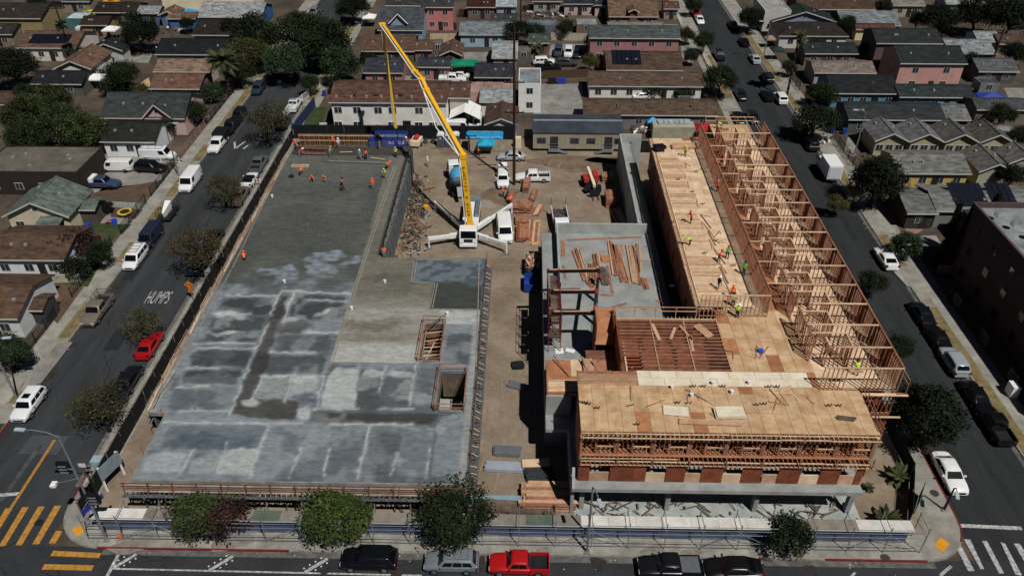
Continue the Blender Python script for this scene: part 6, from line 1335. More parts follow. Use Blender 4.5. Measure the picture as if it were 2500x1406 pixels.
# ---- workers
W = [(732, 429, ZD, 'bend', 'orange', 'navy', 't', 'person in orange shirt bending over beside the square deck openings', 40), (761, 443, ZD, 'crouch', 'orange', 'black', 'o', 'person in orange crouching left of the other crouching finisher', -60), (795, 443, ZD, 'crouch', 'orange', 'grey', 'o', 'person in orange and grey trousers kneeling on fresh concrete', -100), (835, 459, ZD, 'work', 'orange', 'black', 'k', 'person in orange vest leaning on a finishing machine', -20), (911, 462, ZD, 'stand', 'orange', 'grey', 'o', 'person in orange shirt and grey trousers standing on the wet slab', -80), (940, 436, ZD, 'work', 'lime', 'grey', 'y', 'person in lime vest straddling the form board joint', -90), (943, 414, ZD, 'bend', 'orange', 'navy', 'o', 'person in orange bending just behind the lime vest', 20), (815, 359, ZD, 'stand', 'orange', 'black', 't', 'person in orange standing before the brown form wall', -90), (828, 363, ZD, 'stand', 'white', 'grey', 'w', 'person in pale shirt and white hat beside the orange shirt at the form wall', -60), (722, 364, ZD, 'work', 'orange', 'navy', 'o', 'person in orange at the far left corner of the deck', -90), (806, 383, ZD, 'work', 'lime', 'grey', 't', 'person in lime vest carrying a board by the reinforcement mat', 0), (880, 391, ZD, 'walk', 'grey', 'grey', 'w', 'person in grey standing on the reinforcement mat', -70), (894, 390, ZD, 'stand', 'orange', 'black', 'k', 'person in orange vest and black trousers on the reinforcement mat', -90), (967, 385, ZD, 'stand', 'lime', 'navy', 't', 'person in long lime shirt standing near the blue dumpster', -100), (929, 367, ZD, 'walk', 'grey', 'tan', 'k', 'person in dark grey in front of the blue dumpster', 180), (997, 359, ZD, 'work', 'orange', 'navy', 'w', 'person in orange and white hat at the deck north east corner', 200), (597, 636, ZD, 'crouch', 'orange', 'navy', 'o', 'person in orange crouching alone at the left deck edge', 100), (939, 630, ZD, 'stand', 'orange', 'grey', 'k', 'person in orange standing at the foot of the dark walkway', 90), (731, 383, ZD, 'bend', 'red', 'grey', 'w', 'person in red bending at the rail of the far left corner', 30), (1044, 408, .13, 'walk', 'white', 'tan', 'w', 'person in white walking alone on the dirt', 60), (1091, 430, .13, 'work', 'orange', 'black', 'o', 'person in orange beside the mixer truck cab', 20), (1169, 381, .13, 'stand', 'orange', 'black', 'k', 'person in orange standing left of the turquoise tent', -40), (1228, 482, .13, 'stand', 'orange', 'navy', 'o', 'person in orange standing below the white sport utility car', -30), (1237, 488, .13, 'work', 'navy', 'navy', 'k', 'person in navy beside the low lumber stack', 0), (1243, 499, .13, 'bend', 'orange', 'navy', 'o', 'person in orange bending at the end of the outrigger', 60), (1131, 484, .13, 'work', 'red', 'black', 'r', 'person in red working behind the pump hopper', 0),
     (1672, 382, Z3, 'work', 'lime', 'black', 'y', 'person in lime vest bending near the black bags', -120), (1760, 316, Z3, 'bend', 'lime', 'black', 'k', 'person in lime vest bending on the far end deck', 170), (1709, 336, Z3, 'stand', 'orange', 'navy', 'o', 'person in orange near the red canopy tent', 0), (1760, 404, Z3, 'stand', 'red', 'black', 'r', 'person in red inside the framed corridor', 90), (1752, 470, Z3, 'work', 'orange', 'black', 'w', 'person in orange leaning on the long stud wall', 120), (1686, 546, Z3, 'work', 'red', 'black', 'r', 'person in red and black crouched over board rows', 200), (1684, 599, Z3, 'bend', 'lime', 'black', 'y', 'person in lime vest bending at the west deck edge', 190), (1774, 632, Z3, 'stand', 'green', 'black', 'r', 'person in green with red hat on the pale deck', -90), (1753, 640, Z3, 'work', 'orange', 'black', 'r', 'person in orange kneeling on the lengthwise boards', -30), (1814, 672, Z3, 'walk', 'green', 'black', 'k', 'person in dark green walking beside the long stud wall', 60), (1752, 708, Z3, 'walk', 'black', 'grey', 'w', 'person in black with white hat on the board rows', 30), (1785, 730, Z3, 'stand', 'orange', 'black', 'o', 'person in orange standing in the middle of the carpenters', -90), (1788, 749, Z3, 'stand', 'lime', 'black', 'k', 'person in lime just behind the cross stud wall', 90), (1798, 775, Z3, 'stand', 'lime', 'black', 'w', 'person in lime standing inside the cross stud wall', -90), (2088, 916, Z3, 'work', 'lime', 'black', 'k', 'person in lime vest in the framed room at the front right corner', 100)]
for w in W: person(*w)
for i, (px, py) in enumerate(((712, 432), (835, 463))):
    x, y = P(px, py, ZD); t = thing('power_trowel', 'power trowel machine on the wet slab ' + ('at far left' if i == 0 else 'held by the leaning worker'), 'power trowel', (x, y, ZD)); MB().tube((0, 0, .02), (0, 0, .12), .45, n=14).build('guard_ring', DSTEEL, t); MB().box(-.2, .2, -.15, .15, .12, .45).build('engine', flat('33302c'), t); MB().bar((0, 0, .4), (-.9, .2, 1.0), .05).build('handle', STEEL, t)
for i, (px, py) in enumerate(((723, 406), (743, 406))):
    t = thing('deck_frame', 'pale square box-out frame set in the wet slab, ' + ('left one' if i == 0 else 'right one'), 'frame', P3(px, py, ZD)); 
    for dx, dy, sx, sy in ((0, -.3, 1.3, .12), (0, .3, 1.3, .12), (-.6, 0, .12, .48), (.6, 0, .12, .48)): block('frame_side', LUMP, t, (dx, dy, 0), (sx, sy, .14))

# ================================================================== FENCES
def screen_fence(label, x0, y0, x1, y1, h, m=FCLOTH, n=None, name='screen_fence', z=.13, post=DSTEEL, sag=True):
    L = math.hypot(x1 - x0, y1 - y0); n = n or max(1, round(L / 3.0)); t = thing(name, label, 'fence', (x0, y0, z)); ang = math.atan2(y1 - y0, x1 - x0); t.rotation_euler = (0, 0, ang)
    for i in range(n + 1): MB().tube((i * L / n, 0, 0), (i * L / n, 0, h + .08), .035, n=5).build('post', post, t)
    for i in range(n):
        mb = MB(); a, b = i * L / n + .03, (i + 1) * L / n - .03; q = [.02 * math.sin(i * 2.1 + k) for k in range(7)]
        rows = [[(a + (b - a) * k / 6, q[k] * (1 - abs(j - 1) * .5) - .045, .04 + (h - .05 - (.04 if 0 < k < 6 else 0)) * j / 2) for k in range(7)] for j in range(3)]
        mb.grid(rows); mb.build('screen_panel', m, t)
    MB().tube((0, 0, h), (L, 0, h), .025, n=5).build('top_rail', post, t); return t
screen_fence('dark green screen fence between the podium and the left street', -40.25, 46.3, -40.25, 126.5, 2.1)
screen_fence('dark screen fence along the back of the site', -40.2, 126.8, -2, 127.1, 2.6); screen_fence('dark screen fence behind the trailer and containers', 16.5, 122.5, 36, 122.5, 2.2)
screen_fence('dark screen fence at the right street corner', 35.0, 46.8, 37.4, 52.5, 2.0); screen_fence('dark screen fence along the right street pavement', 37.4, 52.6, 37.2, 120, 2.0)
MB()
g_ = thing('site_gate', 'teal green mesh gate leaf at the front right corner', 'gate', (36.2, 48.2, .13)); g_.rotation_euler = (0, 0, R(58))
MB().box(0, 2.4, -.02, .02, .1, 1.9).build('mesh_panel', mat('teal_mesh', '2f6a5c', .8, .2), g_); 
for x in (0, 2.4): MB().tube((x, 0, 0), (x, 0, 2.0), .04, n=6).build('post', STEEL, g_)
def slat_fence(label, x0, y0, x1, y1, h, m, gap=.14, name='picket_fence', z=.13, w=.02, rail=True, cat='fence'):
    L = math.hypot(x1 - x0, y1 - y0); t = thing(name, label, cat, (x0, y0, z), math.atan2(y1 - y0, x1 - x0)); n = max(2, int(L / gap)); mb = MB(); npost = max(1, round(L / 2.6))
    bars = MB()
    for i in range(n): bars.box(i * gap, i * gap + w, -.01, .01, .1, h - .05)
    stuff(bars.build('pickets', m, t))
    for i in range(npost + 1): MB().box(i * L / npost - .05, i * L / npost + .05, -.05, .05, 0, h + .1).build('post', m, t)
    for zz in (.2, h - .1): MB().box(0, L, -.02, .02, zz, zz + .05).build('rail', m, t)
    return t
def block_wall(label, pts, h, m, th=.18, name='garden_wall', z=.12):
    pts = [P(*p) for p in pts]; t = thing(name, label, 'wall', (*pts[0], z)); o = Vector((*pts[0], 0))
    for a, b in zip(pts, pts[1:]):
        A = Vector((*a, 0)) - o; C = Vector((*b, 0)) - o; mb = MB(); mb.bar(A + Vector((0, 0, h / 2)), C + Vector((0, 0, h / 2)), th, h); mb.build('wall_run', m, t)
        mb = MB(); mb.bar(A + Vector((0, 0, h + .03)), C + Vector((0, 0, h + .03)), th + .06, .06); mb.build('coping', m, t)
    return t
IRON = flat('1b1c1e'); BRK = mat('pink_block', '8c6a5e', .9, .2, 1.5)
for i, (y0, y1) in enumerate(((48, 62), (66, 76), (80, 92), (95, 104), (106, 116), (119, 131), (134, 150))):
    slat_fence('iron fence on the left pavement ' + ('at the corner house', 'before the plumeria bush', 'before the red leaved shrub', 'before the play yard', 'by the parked black van yard', 'before the pink gabled house', 'below the palm')[i], -57.2, y0, -57.2, y1, 1.5, IRON if i != 5 else mat('pink_fence', '8a6f62', .8, .2), .16)
for i, (y0, y1) in enumerate(((50, 84), (104, 112), (118, 128), (133, 146), (150, 160))):
    slat_fence('dark iron fence on the right pavement ' + ('before the tall apartment block', 'before the pink paved yard', 'by the four gabled bungalows', 'by the blue house', 'before the fan palm')[i], 53.3, y0, 53.3, y1, 1.7, IRON, .15)
slat_fence('white picket fence beside the white apartment house', *P(695, 290), *P(795, 205), 1.5, WHITE, .18); slat_fence('white picket fence on the far right street', 38, 158, 38, 172, 1.2, WHITE, .2); slat_fence('white picket fence along the street by the brown dormer house', *P(1645, 28), *P(1662, 62), 1.3, WHITE, .2)
slat_fence('white rail fence before the parked white work van', *P(350, 398), *P(440, 400), 1.1, WHITE, .18)
block_wall('pale block wall beside the long pink house', [(1345, 100), (1432, 102)], 1.6, mat('cream_wall', 'a39d8c', .9, .15)); block_wall('cream garden wall below the red leaved shrub', [(130, 692), (200, 690)], 1.1, mat('cream_wall', 'a39d8c')); block_wall('low retaining wall on the lawn before the white apartment house', [(782, 316), (800, 316)], 1.0, WHITEF)
block_wall('dark wooden fence behind the pink houses', [(1035, 72), (1115, 75)], 1.6, flat('3a231c')); block_wall('brown wood fence at the top edge', [(1120, 44), (1210, 42)], 1.8, flat('3d241b')); block_wall('wood fence in front of the rubble yard', [(1275, 30), (1490, 36)], 1.4, flat('2c211c'))
block_wall('grey block wall below the slate houses', [(2050, 162), (2190, 165)], 1.3, flat('6b6a66')); block_wall('pink wall by the cypress row', [(2285, 668), (2370, 672)], 1.2, BRK)
block_wall('blue boarded fence by the white apartment house lawn', [(725, 322), (770, 262)], 1.8, paint('272f55', .7)); block_wall('brown soil bank wall behind the white narrow house', [(1325, 195), (1440, 190)], 1.6, flat('4d3a2c'))

# ================================================================== FRONT WALKWAY ROOF AND SCAFFOLD
YWL = 45.15; X0c, X1c = -38.3, 34.2
cw = thing('walkway_canopy', 'long covered walkway with plywood roof and blue grey hoarding along the front pavement', 'walkway', (-2, 45, .13)); CW = Site(cw)
HOARD = mat('hoarding_blue', '4a5674', .75, col2='404b66', scale=.8, ov=.06); WPLY = mat('weathered_ply', '8a8378', .85, col2='716b60', scale=1, ov=.12, fine=.08); GPLY = mat('greenish_ply', '5d6a5c', .85, col2='4b574b', scale=1)
WPN = mat('white_panel', 'd6d4cd', .7, col2='bcb9b0', scale=1, ov=.08)
pat = 'wwgwwgbbwggbwwgbbbwwwwwwwkggwwwbwgwwkwwgwwbwwgwwww'; n = 30; wd = (X1c - X0c) / n
for i in range(n):
    k = pat[i % len(pat)]; CW.blk('roof_panel', {'w': WPN, 'g': WPLY, 'b': WPLY if i % 2 else GPLY, 'k': flat('33383a')}[k], (X0c + (i + .5) * wd, 45.0, 2.42 + .004 * (i % 3)), (wd - .02, 1.2, .03))
    CW.blk('hoarding_panel', HOARD, (X0c + (i + .5) * wd, YWL, .02), (wd - .015, .06, 2.25)); CW.blk('base_board', WPN if i % 3 else WPLY, (X0c + (i + .5) * wd, YWL - .06, .02), (wd - .01, .04, .12))
CW.brd('roof_bearer', LUMD, (X0c, 44.5, 2.26), (X1c, 44.5, 2.26), .1, .16); CW.brd('roof_bearer', LUMD, (X0c, 45.5, 2.26), (X1c, 45.5, 2.26), .1, .16); CW.brd('white_edge', WHITE, (X0c, 44.36, 2.4), (X1c, 44.36, 2.4), .06, .05)
npst = 24; sp = (X1c - X0c + 1.2) / (npst - 1)
for i in range(npst):
    x = X0c - .4 + i * sp
    for y, h in ((43.95, 3.5), (45.75, 3.4)):
        mb = MB(); mb.tube((x, y, .0), (x, y, h), .045, n=6); CW.mb(mb, 'scaffold_post', GALV)
    CW.blk('base_plate', mat('base_wood', 'a29c8d', .9, .1), (x, 43.95, .0), (.3, .3, .05))
    for z in (2.22, 3.1): mb = MB(); mb.tube((x, 43.8, z), (x, 45.9, z), .035, n=5); CW.mb(mb, 'cross_tube', GALV)
    if i < npst - 1:
        for z in (.5, 1.1, 2.2, 2.75, 3.2): mb = MB(); mb.tube((x, 43.9, z), (x + sp, 43.9, z), .035, n=5); CW.mb(mb, 'rail_tube', GALV)
        if i % 4 in (1, 2): mb = MB(); mb.tube((x, 43.88, .5 if i % 4 == 1 else 2.5), (x + sp, 43.88, 2.5 if i % 4 == 1 else .5), .03, n=5); CW.mb(mb, 'brace_tube', GALV)
# site sign board on white posts
x, y = P(285, 1180); sb = thing('site_sign', 'blank grey site sign on two white posts behind the corner fence', 'sign', (x, y, .13), R(70))
for dx in (-1.1, 1.1): MB().box(dx - .08, dx + .08, -.08, .08, 0, 3.2).build('post', WHITE, sb)
MB().box(-1.3, 1.3, -.14, -.09, 1.6, 3.2).build('sign_panel', mat('grey_board', '7f8c93', .6, .1), sb)

# ================================================================== STREET FURNITURE
def lamp(label, x, y, h, adx, ady, m=GALV, name='street_lamp', drop=.3):
    t = thing(name, label, 'street lamp', (x, y, .13)); a = Vector((adx, ady, 0)); MB().tube((0, 0, 0), (0, 0, h), .13, .075, 9).build('pole', m, t); MB().box(-.25, .25, -.25, .25, 0, .12).build('base', KERB, t)
    pts = [Vector((0, 0, h - .1)), Vector((a.x * .3, a.y * .3, h + .35)), Vector((a.x * .7, a.y * .7, h + .5)), Vector((a.x, a.y, h + .45))]; mb = MB()
    for p, q in zip(pts, pts[1:]): mb.tube(p, q, .05, n=6)
    mb.build('arm', m, t); d = a.normalized(); e = pts[-1]; MB().bar(e - d * .1, e + d * .75, .3, .13).build('lamp_head', mat('lamp_grey', 'a9b2b8', .5, .1), t); MB().bar(e + d * .15 - Vector((0, 0, .09)), e + d * .6 - Vector((0, 0, .09)), .22, .05).build('lens', HLM, t); return t
x, y = P(263, 1320); lamp('tall grey street lamp and signal pole at the left corner', x, y, 13.2, -2.7, .2)
sg = thing('traffic_signal', 'black four-section traffic signal on the corner lamp pole', 'traffic signal', (x, y, .13)); 
for dz, dx, dy in ((8.6, -1.0, .3), (5.2, .6, -.1)):
    hd = MB().box(dx - .5, dx + .5, dy - .15, dy + .15, dz, dz + 1.2).build('signal_head', flat('101113', .6), sg)
    for k in range(3): MB().box(dx - .35, dx + .35, dy - .28, dy - .155, dz + .15 + k * .36, dz + .2 + k * .36).build('visor', STEEL, hd)
    MB().tube((0, 0, dz + .6), (dx, dy, dz + .6), .05, n=6).build('bracket', GALV, sg)
MB().tube((0, 0, 8.2), (-2.6, .5, 6.9), .05, n=6).build('camera_arm', GALV, sg); MB().box(-2.95, -2.5, .2, .75, 6.7, 6.95).build('camera', WHITE, sg)
sn = MB().box(-.02, .02, -1.1, 1.1, 0, .55).build('street_name_sign', paint('1f2f8a', .5), None, loc=(x + .1, y + .1, 4.6)); sn.rotation_euler = (0, 0, R(-25)); tag(sn, 'blue street name sign fixed to the left corner pole', 'sign')
x, y = P(1433, 1349); lamp('grey street lamp rising through the front scaffold', x, y, 8.6, .35, -1.7)
x, y = P(2303, 1246); lamp('slim dark street lamp at the right corner pavement', x, y, 3.0, -.3, -.9, DSTEEL)
x, y = P(45, 978); lamp('leaning grey pole with dark lamp behind the white sunroof car', x, y, 8.0, 1.5, .2); lamp('grey street lamp beside the white cargo van', *P(437, 430), 8.5, 1.4, 0.); lamp('street lamp on the right pavement by the silver sedan', *P(1862, 152), 8., -1.5, 0); lamp('street lamp by the bungalow fence', *P(2085, 380), 7.5, -1.4, 0)
x, y = P(250, 1150); t = thing('utility_box', 'pale blue grey utility cabinet on the left corner pavement', 'cabinet', (x, y, .13)); MB().box(-.45, .45, -.4, .4, 0, 1.6).build('cabinet_body', mat('pale_cabinet', '8ea3ab', .6, .1), t); MB().box(-.5, .5, -.45, .45, 1.6, 1.68).build('lid', mat('pale_cabinet', '8ea3ab'), t); MB().box(-.38, .38, -.43, -.402, .15, 1.45).build('door', mat('pale_cabinet2', '8399a2', .6, .1), t)
x, y = P(2465, 965); t = thing('utility_box', 'white utility cabinet on the right street verge', 'cabinet', (x, y, .13)); MB().box(-.4, .4, -.6, .6, 0, 1.5).build('cabinet_body', WHT, t); MB().box(-.42, -.405, -.5, .5, .1, 1.4).build('door', WHITE, t)
def sign(label, px, py, h, col, w, hh, diamond=False, txt=None, sub=None, rz=0.):
    x, y = P(px, py); t = thing('road_sign', label, 'sign', (x, y, .13), rz); MB().tube((0, 0, 0), (0, 0, h), .04, n=6).build('post', STEEL, t); m = paint(col, .5)
    mb = MB(); mb.box(-w / 2, w / 2, -.045, -.025, -hh / 2, hh / 2); p = mb.build('sign_plate', m, t, loc=(0, 0, h - hh * (.2 if diamond else .45)))
    if diamond: p.rotation_euler = (0, R(45), 0)
    if txt:
        for i, s in enumerate(txt): o = obj('lettering', text_mesh(s, w * .8, .14), flat('17140f'), t, loc=(0, -.05, h - hh * .2 + .12 - i * .2)); o.rotation_euler = (math.pi / 2, 0, 0)
    if sub: 
        MB().box(-.28, .28, -.045, -.025, h - 1.25, h - .8).build('sub_plate', m, t); o = obj('lettering', text_mesh(sub, .35, .26), flat('17140f'), t, loc=(0, -.05, h - 1.02)); o.rotation_euler = (math.pi / 2, 0, 0)
    return t
sign('orange diamond warning sign with small plate below on the left street', 473, 735, 2.6, 'd9731a', .85, .85, True, ('SPEED', 'HUMPS'), '15')
sign('white rectangular sign near the pale utility cabinet', 224, 1185, 3.0, 'c9ccc9', .7, .5); sign('small dark sign beside the pale utility cabinet', 228, 1168, 1.6, '2b2b2b', .5, .3)
x, y = P(297, 1318); t = thing('fire_hydrant', 'orange fire hydrant at the front red kerb', 'hydrant', (x, y, .13)); OR = paint('c8641f', .5); MB().tube((0, 0, 0), (0, 0, .6), .14, n=10).build('barrel', OR, t); MB().tube((0, 0, .6), (0, 0, .75), .16, .05, 10).build('bonnet', OR, t); MB().tube((-.25, 0, .45), (.25, 0, .45), .07, n=8).build('outlet', OR, t)
# barricade
x, y = P(632, 455); t = thing('barricade', 'red and white barricade on the pavement by the white sedan', 'barricade', (x, y, .13)); 
for k in range(2):
    for j in range(6): MB().box(-.75 + j * .25, -.5 + j * .25, -.03, .0, .5 + k * .45, .72 + k * .45).build('stripe', paint('c33a2a') if j % 2 else WHITE, t)
for dx in (-.7, .7): MB().bar((dx, -.3, 0), (dx, 0, 1.2), .06).build('leg', WHITE, t)
# utility poles with crossarms and wires
def upole(label, x, y, h, arms, r=.2):
    t = thing('utility_pole', label, 'utility pole', (x, y, .1)); m = flat('2a211b', .9); MB().tube((0, 0, 0), (0, 0, h), r, r * .65, 8).build('pole', m, t)
    for z in arms:
        MB().box(-1.5, 1.5, -.09, .09, z, z + .14).build('crossarm', m, t)
        for dx in (-1.35, -.7, .7, 1.35): MB().tube((dx, 0, z + .14), (dx, 0, z + .36), .06, n=6).build('insulator', flat('5a5450', .4), t)
    return t
up = upole('tall dark utility pole with three crossarms standing mid site', *P(1255, 453), 25.0, (12.0, 16.6, 23.8), .24); MB().tube((.35, 0, 9), (.35, 0, 10.2), .3, n=10).build('transformer', STEEL, up)
upole('dark utility pole at the far left beside the solar roof', *P(172, 128), 11.5, (10.6, 9.2)); upole('dark leaning utility pole at the upper right behind the pink house', *P(2410, 185), 9.5, (9.0,)); upole('dark utility pole at the top centre between the roofs', *P(1271, 70), 9.5, (8.6,))
def wire(a, b, sag, label):
    mb = MB(); A = Vector(a); C = Vector(b); p = A
    for i in range(1, 13):
        t = i / 12; q = A.lerp(C, t) - Vector((0, 0, sag * 4 * t * (1 - t))); mb.tube(p, q, .018, n=4, cap=False); p = q
    tag(mb.build('overhead_wire', flat('131313')), label, 'wire')
xx, yy = P(1255, 453); x2, y2 = P(1271, 70)
for i, (z1, z2, dx) in enumerate(((24, 8.8, -1.3), (24, 8.8, 1.3), (12.2, 8, -1.0))): wire((xx + dx, yy, z1), (x2 + dx, y2, z2), 2.5, 'overhead wire running north from the mid site pole, ' + ('left upper', 'right upper', 'lowest')[i] + ' one')

# ================================================================== PARKED VEHICLES
SL, SRT = -52.4, -43.45      # parking lines of the left street
carp('suv', 'd8dada', 73, 985, -90, 'white sport utility car with black sunroof at the lower left', x=SL, sunroof=True)
o = carp('pickup', '6d655b', 237, 757, -90, 'tan grey pickup with a wooden side rack in its bed', x=SL, s=1.04); mb = MB()
for zz in (1.4, 1.8): mb.bar((-2.7, -.9, zz), (-1.0, -.9, zz), .06); mb.bar((-2.7, -.9, zz), (-2.7, .9, zz), .06)
for xx_ in (-2.7, -1.9, -1.0): mb.bar((xx_, -.9, 1.1), (xx_, -.9, 1.85), .06)
mb.build('side_rack', LUMD, o)
carp('minivan', 'd5d7d7', 333, 628, -90, 'white minivan with silver roof rails on the left street', x=SL, rack=True); carp('van', '23273a', 366, 578, -90, 'dark navy van parked behind the white minivan', x=SL, s=.95)
carp('van', 'd9dad9', 459, 443, -90, 'white cargo van parked alone on the left street', x=SL, s=1.05)
o = carp('pickup', 'd4d5d4', 528, 352, -90, 'white pickup nose to the camera pulling a dark dump body', x=SL, s=1.05); MB().box(-3.6, -.9, -1.05, 1.05, 1.0, 2.1).build('dump_body', flat('17191c', .5), o)
carp('pickup', '17191d', 556, 308, -90, 'black pickup behind the white dump pickup', x=SL, far=True); carp('suv', '16191c', 579, 281, -90, 'black sport utility car behind the black pickup', x=SL, far=True); carp('suv', '27313f', 621, 216, -90, 'dark blue sport utility car further up the left street', x=SL, far=True); carp('suv', '4a4d50', 682, 138, -90, 'grey sport utility car between the big street trees', x=SL, far=True); carp('suv', '6b6e70', 760, 30, -90, 'grey car far up the left street', x=SL, far=True)
t = local('utility_trailer', 'black mesh utility trailer with a white boat hull inside', 'trailer', SL, P(398, 520, .6)[1], -math.pi / 2, 0)
MB().box(-1.9, 1.9, -.95, .95, .5, .62).build('bed', flat('191a1c'), t); wheels(t, (-.3,), .98, .33, .2); MB().bar((1.9, 0, .5), (3.0, 0, .45), .1).build('drawbar', DSTEEL, t)
for s in (-1, 1): 
    for zz in (.9, 1.3, 1.7): MB().bar((-1.9, s * .95, zz), (1.9, s * .95, zz), .05).build('side_rail', flat('191a1c'), t)
    for k in range(5): MB().bar((-1.9 + k * .95, s * .95, .6), (-1.9 + k * .95, s * .95, 1.72), .05).build('side_post', flat('191a1c'), t)
MB().hexa([(-.8, -.3, .7), (1.4, -.1, .7), (1.4, .1, .7), (-.8, .3, .7), (-.9, -.45, 2.2), (1.6, -.15, 1.5), (1.6, .15, 1.5), (-.9, .45, 2.2)]).build('hull', WHITE, t)
carp('sedan', '20283f', 288, 990, 90, 'dark blue sedan half under the lower left street tree', x=SRT); carp('sedan', '17161b', 336, 926, 90, 'black sedan with tinted roof parked between the two left street trees', x=SRT, s=1.03, rough=.25); carp('coupe', '9c1518', 372, 840, 90, 'bright red sedan under the thin left street tree', x=SRT, s=1.05); carp('pickup', '232b3c', 484, 640, 90, 'dark blue pickup under the brown leaved tree', x=SRT, far=True); carp('sedan', '1d1f22', 530, 580, 90, 'dark sedan shaded by the brown leaved tree', x=SRT, far=True); carp('pickup', '5c5346', 575, 478, 90, 'tan truck hidden by the middle street tree', x=SRT, far=True)
carp('coupe', 'd6d8d7', 616, 437, 90, 'white sedan with black roof beside the barricade', x=SRT, roofcol='141416'); carp('pickup', '54585c', 633, 399, 90, 'grey pickup in front of the white black-roofed sedan', x=SRT); carp('pickup', 'c9cccb', 706, 256, 90, 'white work truck loaded with gear by the apartment lawn', x=SRT, rack=True, far=True); carp('suv', '202226', 690, 300, 90, 'dark car under the gnarled street tree', x=SRT, far=True)
# right street
carp('sedan', 'd9dbda', 2305, 1152, -90, 'white sedan at the lower right corner', x=41.2, s=1.05); carp('pickup', '0e0f11', 2464, 1035, 90, 'black pickup at the right edge of the picture', x=48.6); carp('sedan', '0d0e10', 2404, 962, 90, 'black sedan behind the black pickup', x=48.6); carp('suv', '8f949a', 2348, 881, 90, 'silver wagon parked on the right street', x=48.6); carp('sedan', '0f1012', 2304, 822, 90, 'black sedan in front of the silver wagon', x=48.6); carp('sedan', '10131a', 2262, 763, 90, 'dark navy sedan, first in the shaded row before the tall block', x=48.6); carp('coupe', 'd9dbda', 2172, 629, 90, 'white older sedan beside the round clipped bush', x=48.6, s=1.1)
carp('suv', '141517', 1984, 350, 90, 'black sport utility car by the bungalow verge', x=48.5); carp('suv', '121315', 1963, 318, 90, 'dark car under the big tree near the blue bins', x=48.5, far=True); carp('suv', 'd3d5d4', 1908, 239, 90, 'white sport utility car below the fan palm', x=48.4, far=True); carp('sedan', '121418', 1873, 232, 90, 'black car driving beside the white sport utility car', far=True); carp('suv', '1a1c22', 1876, 190, 90, 'dark blue car parked in shade by the fan palm', x=48.4, far=True); carp('sedan', '9a9ea2', 1841, 143, 90, 'silver sedan on the upper right street', x=48.4, far=True); carp('sedan', '101113', 1812, 102, 90, 'black sedan on the upper right street', x=48.4, far=True); carp('sedan', '15171a', 1781, 60, 90, 'black car beside the dark yard at the top', x=48.4, far=True)
carp('sedan', 'd0d2d1', 1686, 48, -90, 'white sedan at the top of the right street', x=41.2, far=True); carp('suv', '8a1d20', 1680, 33, -90, 'red car behind the white sedan at the top', x=41.2, far=True); carp('sedan', '1a1c1f', 1846, 284, -90, 'black hatchback by the far end of the timber wing', x=41.2); carp('sedan', '111214', 1818, 288, -90, 'black car in the shade behind the timber wing', x=39.0 - .5, far=True); carp('sedan', '1b1d20', 1783, 230, -90, 'dark sedan under the round street tree', x=41.2, far=True); carp('suv', '1b1d20', 1737, 135, -90, 'dark car under the small upper street tree', x=41.2, far=True)
# box truck
x, y = P(2042, 408, 1.5); t = local('box_truck', 'white box truck with pale box body on the right street', 'truck', 48.3, y, math.pi / 2, 0.)
MB().box(-2.9, 1.3, -1.1, 1.1, .8, 3.1).build('box_body', WHT, t); cabover(t, 1.35, 3.0, 1.0, .6, 2.2); wheels(t, (2.2, -1.6), .9, .42); MB().box(-2.96, -2.905, -.95, .95, .95, 2.9).build('rear_door', paint('c3c8cc', .4), t); MB().box(-3.1, 2.6, -.4, .4, .5, .79).build('chassis', DSTEEL, t)
# front street
carp('suv', '101116', 901, 1363, 180, 'black sport utility car parked first on the front street', rough=.2, s=1.02); carp('suv', '6b7278', 1102, 1369, 180, 'grey sport utility car with roof rack on the front street', rack=True, s=.98); carp('pickup', 'a8181b', 1267, 1374, 180, 'bright red pickup with black bed on the front street', s=.95); o = carp('pickup', '121316', 1633, 1382, 180, 'black pickup with grey bed cover on the front street', s=.98); MB().box(-2.6, -1.0, -.8, .8, 1.05, 1.1).build('bed_cover', flat('5a5e63', .5), o); carp('sedan', '0f1012', 1789, 1386, 180, 'black sedan parked last on the front street', s=1.06, rough=.2)
# yards
def caryd(kind, c, px, py, deg, label, **k): x, y = P(px, py, .8); return car(kind, c, x, y, R(deg), label, z=.14, far=True, **k)
caryd('van', 'd4d5d3', 286, 407, 180, 'old white panel van in the left driveway', s=.92); caryd('suv', '101113', 367, 409, -8, 'black sport utility car in the left driveway', s=1.05); o = caryd('pickup', '35405a', 250, 447, -5, 'dark blue pickup with a white camper shell in the left driveway'); MB().box(-2.7, -1.0, -.9, .9, 1.12, 1.75).build('camper_shell', WHITE, o)
caryd('van', 'd3d6d6', 386, 380, 0, 'white work van with roof rack behind the white rail fence', rack=True); caryd('van', 'cfcfcf', 216, 78, 0, 'white van by the brown garage at upper left', s=.9); caryd('coupe', 'c9b61e', 217, 31, 170, 'yellow sports car by the teal carport', s=.9); caryd('coupe', 'd0a01e', 270, 3, 180, 'yellow orange car at the very top left', s=.9); caryd('sedan', '7a1519', 318, 118, 0, 'dark red car under the round dark tree', s=.9); caryd('suv', '24272b', 378, 120, 10, 'dark car with white roof box by the black roofed house', s=.9)
caryd('suv', 'd3d5d4', 1328, 151, 8, 'white sport utility car in the rubble strewn yard'); caryd('suv', '3a3d38', 1382, 154, 4, 'dark olive jeep in the rubble strewn yard'); caryd('pickup', '0f1012', 1338, 165, 3, 'black pickup low in the rubble strewn yard'); caryd('suv', 'd6d6d4', 1388, 128, -95, 'white car nose out on the concrete yard'); caryd('suv', '33424c', 1363, 126, -95, 'teal grey car left on the concrete yard'); caryd('sedan', '1c2226', 1410, 130, -95, 'dark car right on the concrete yard')
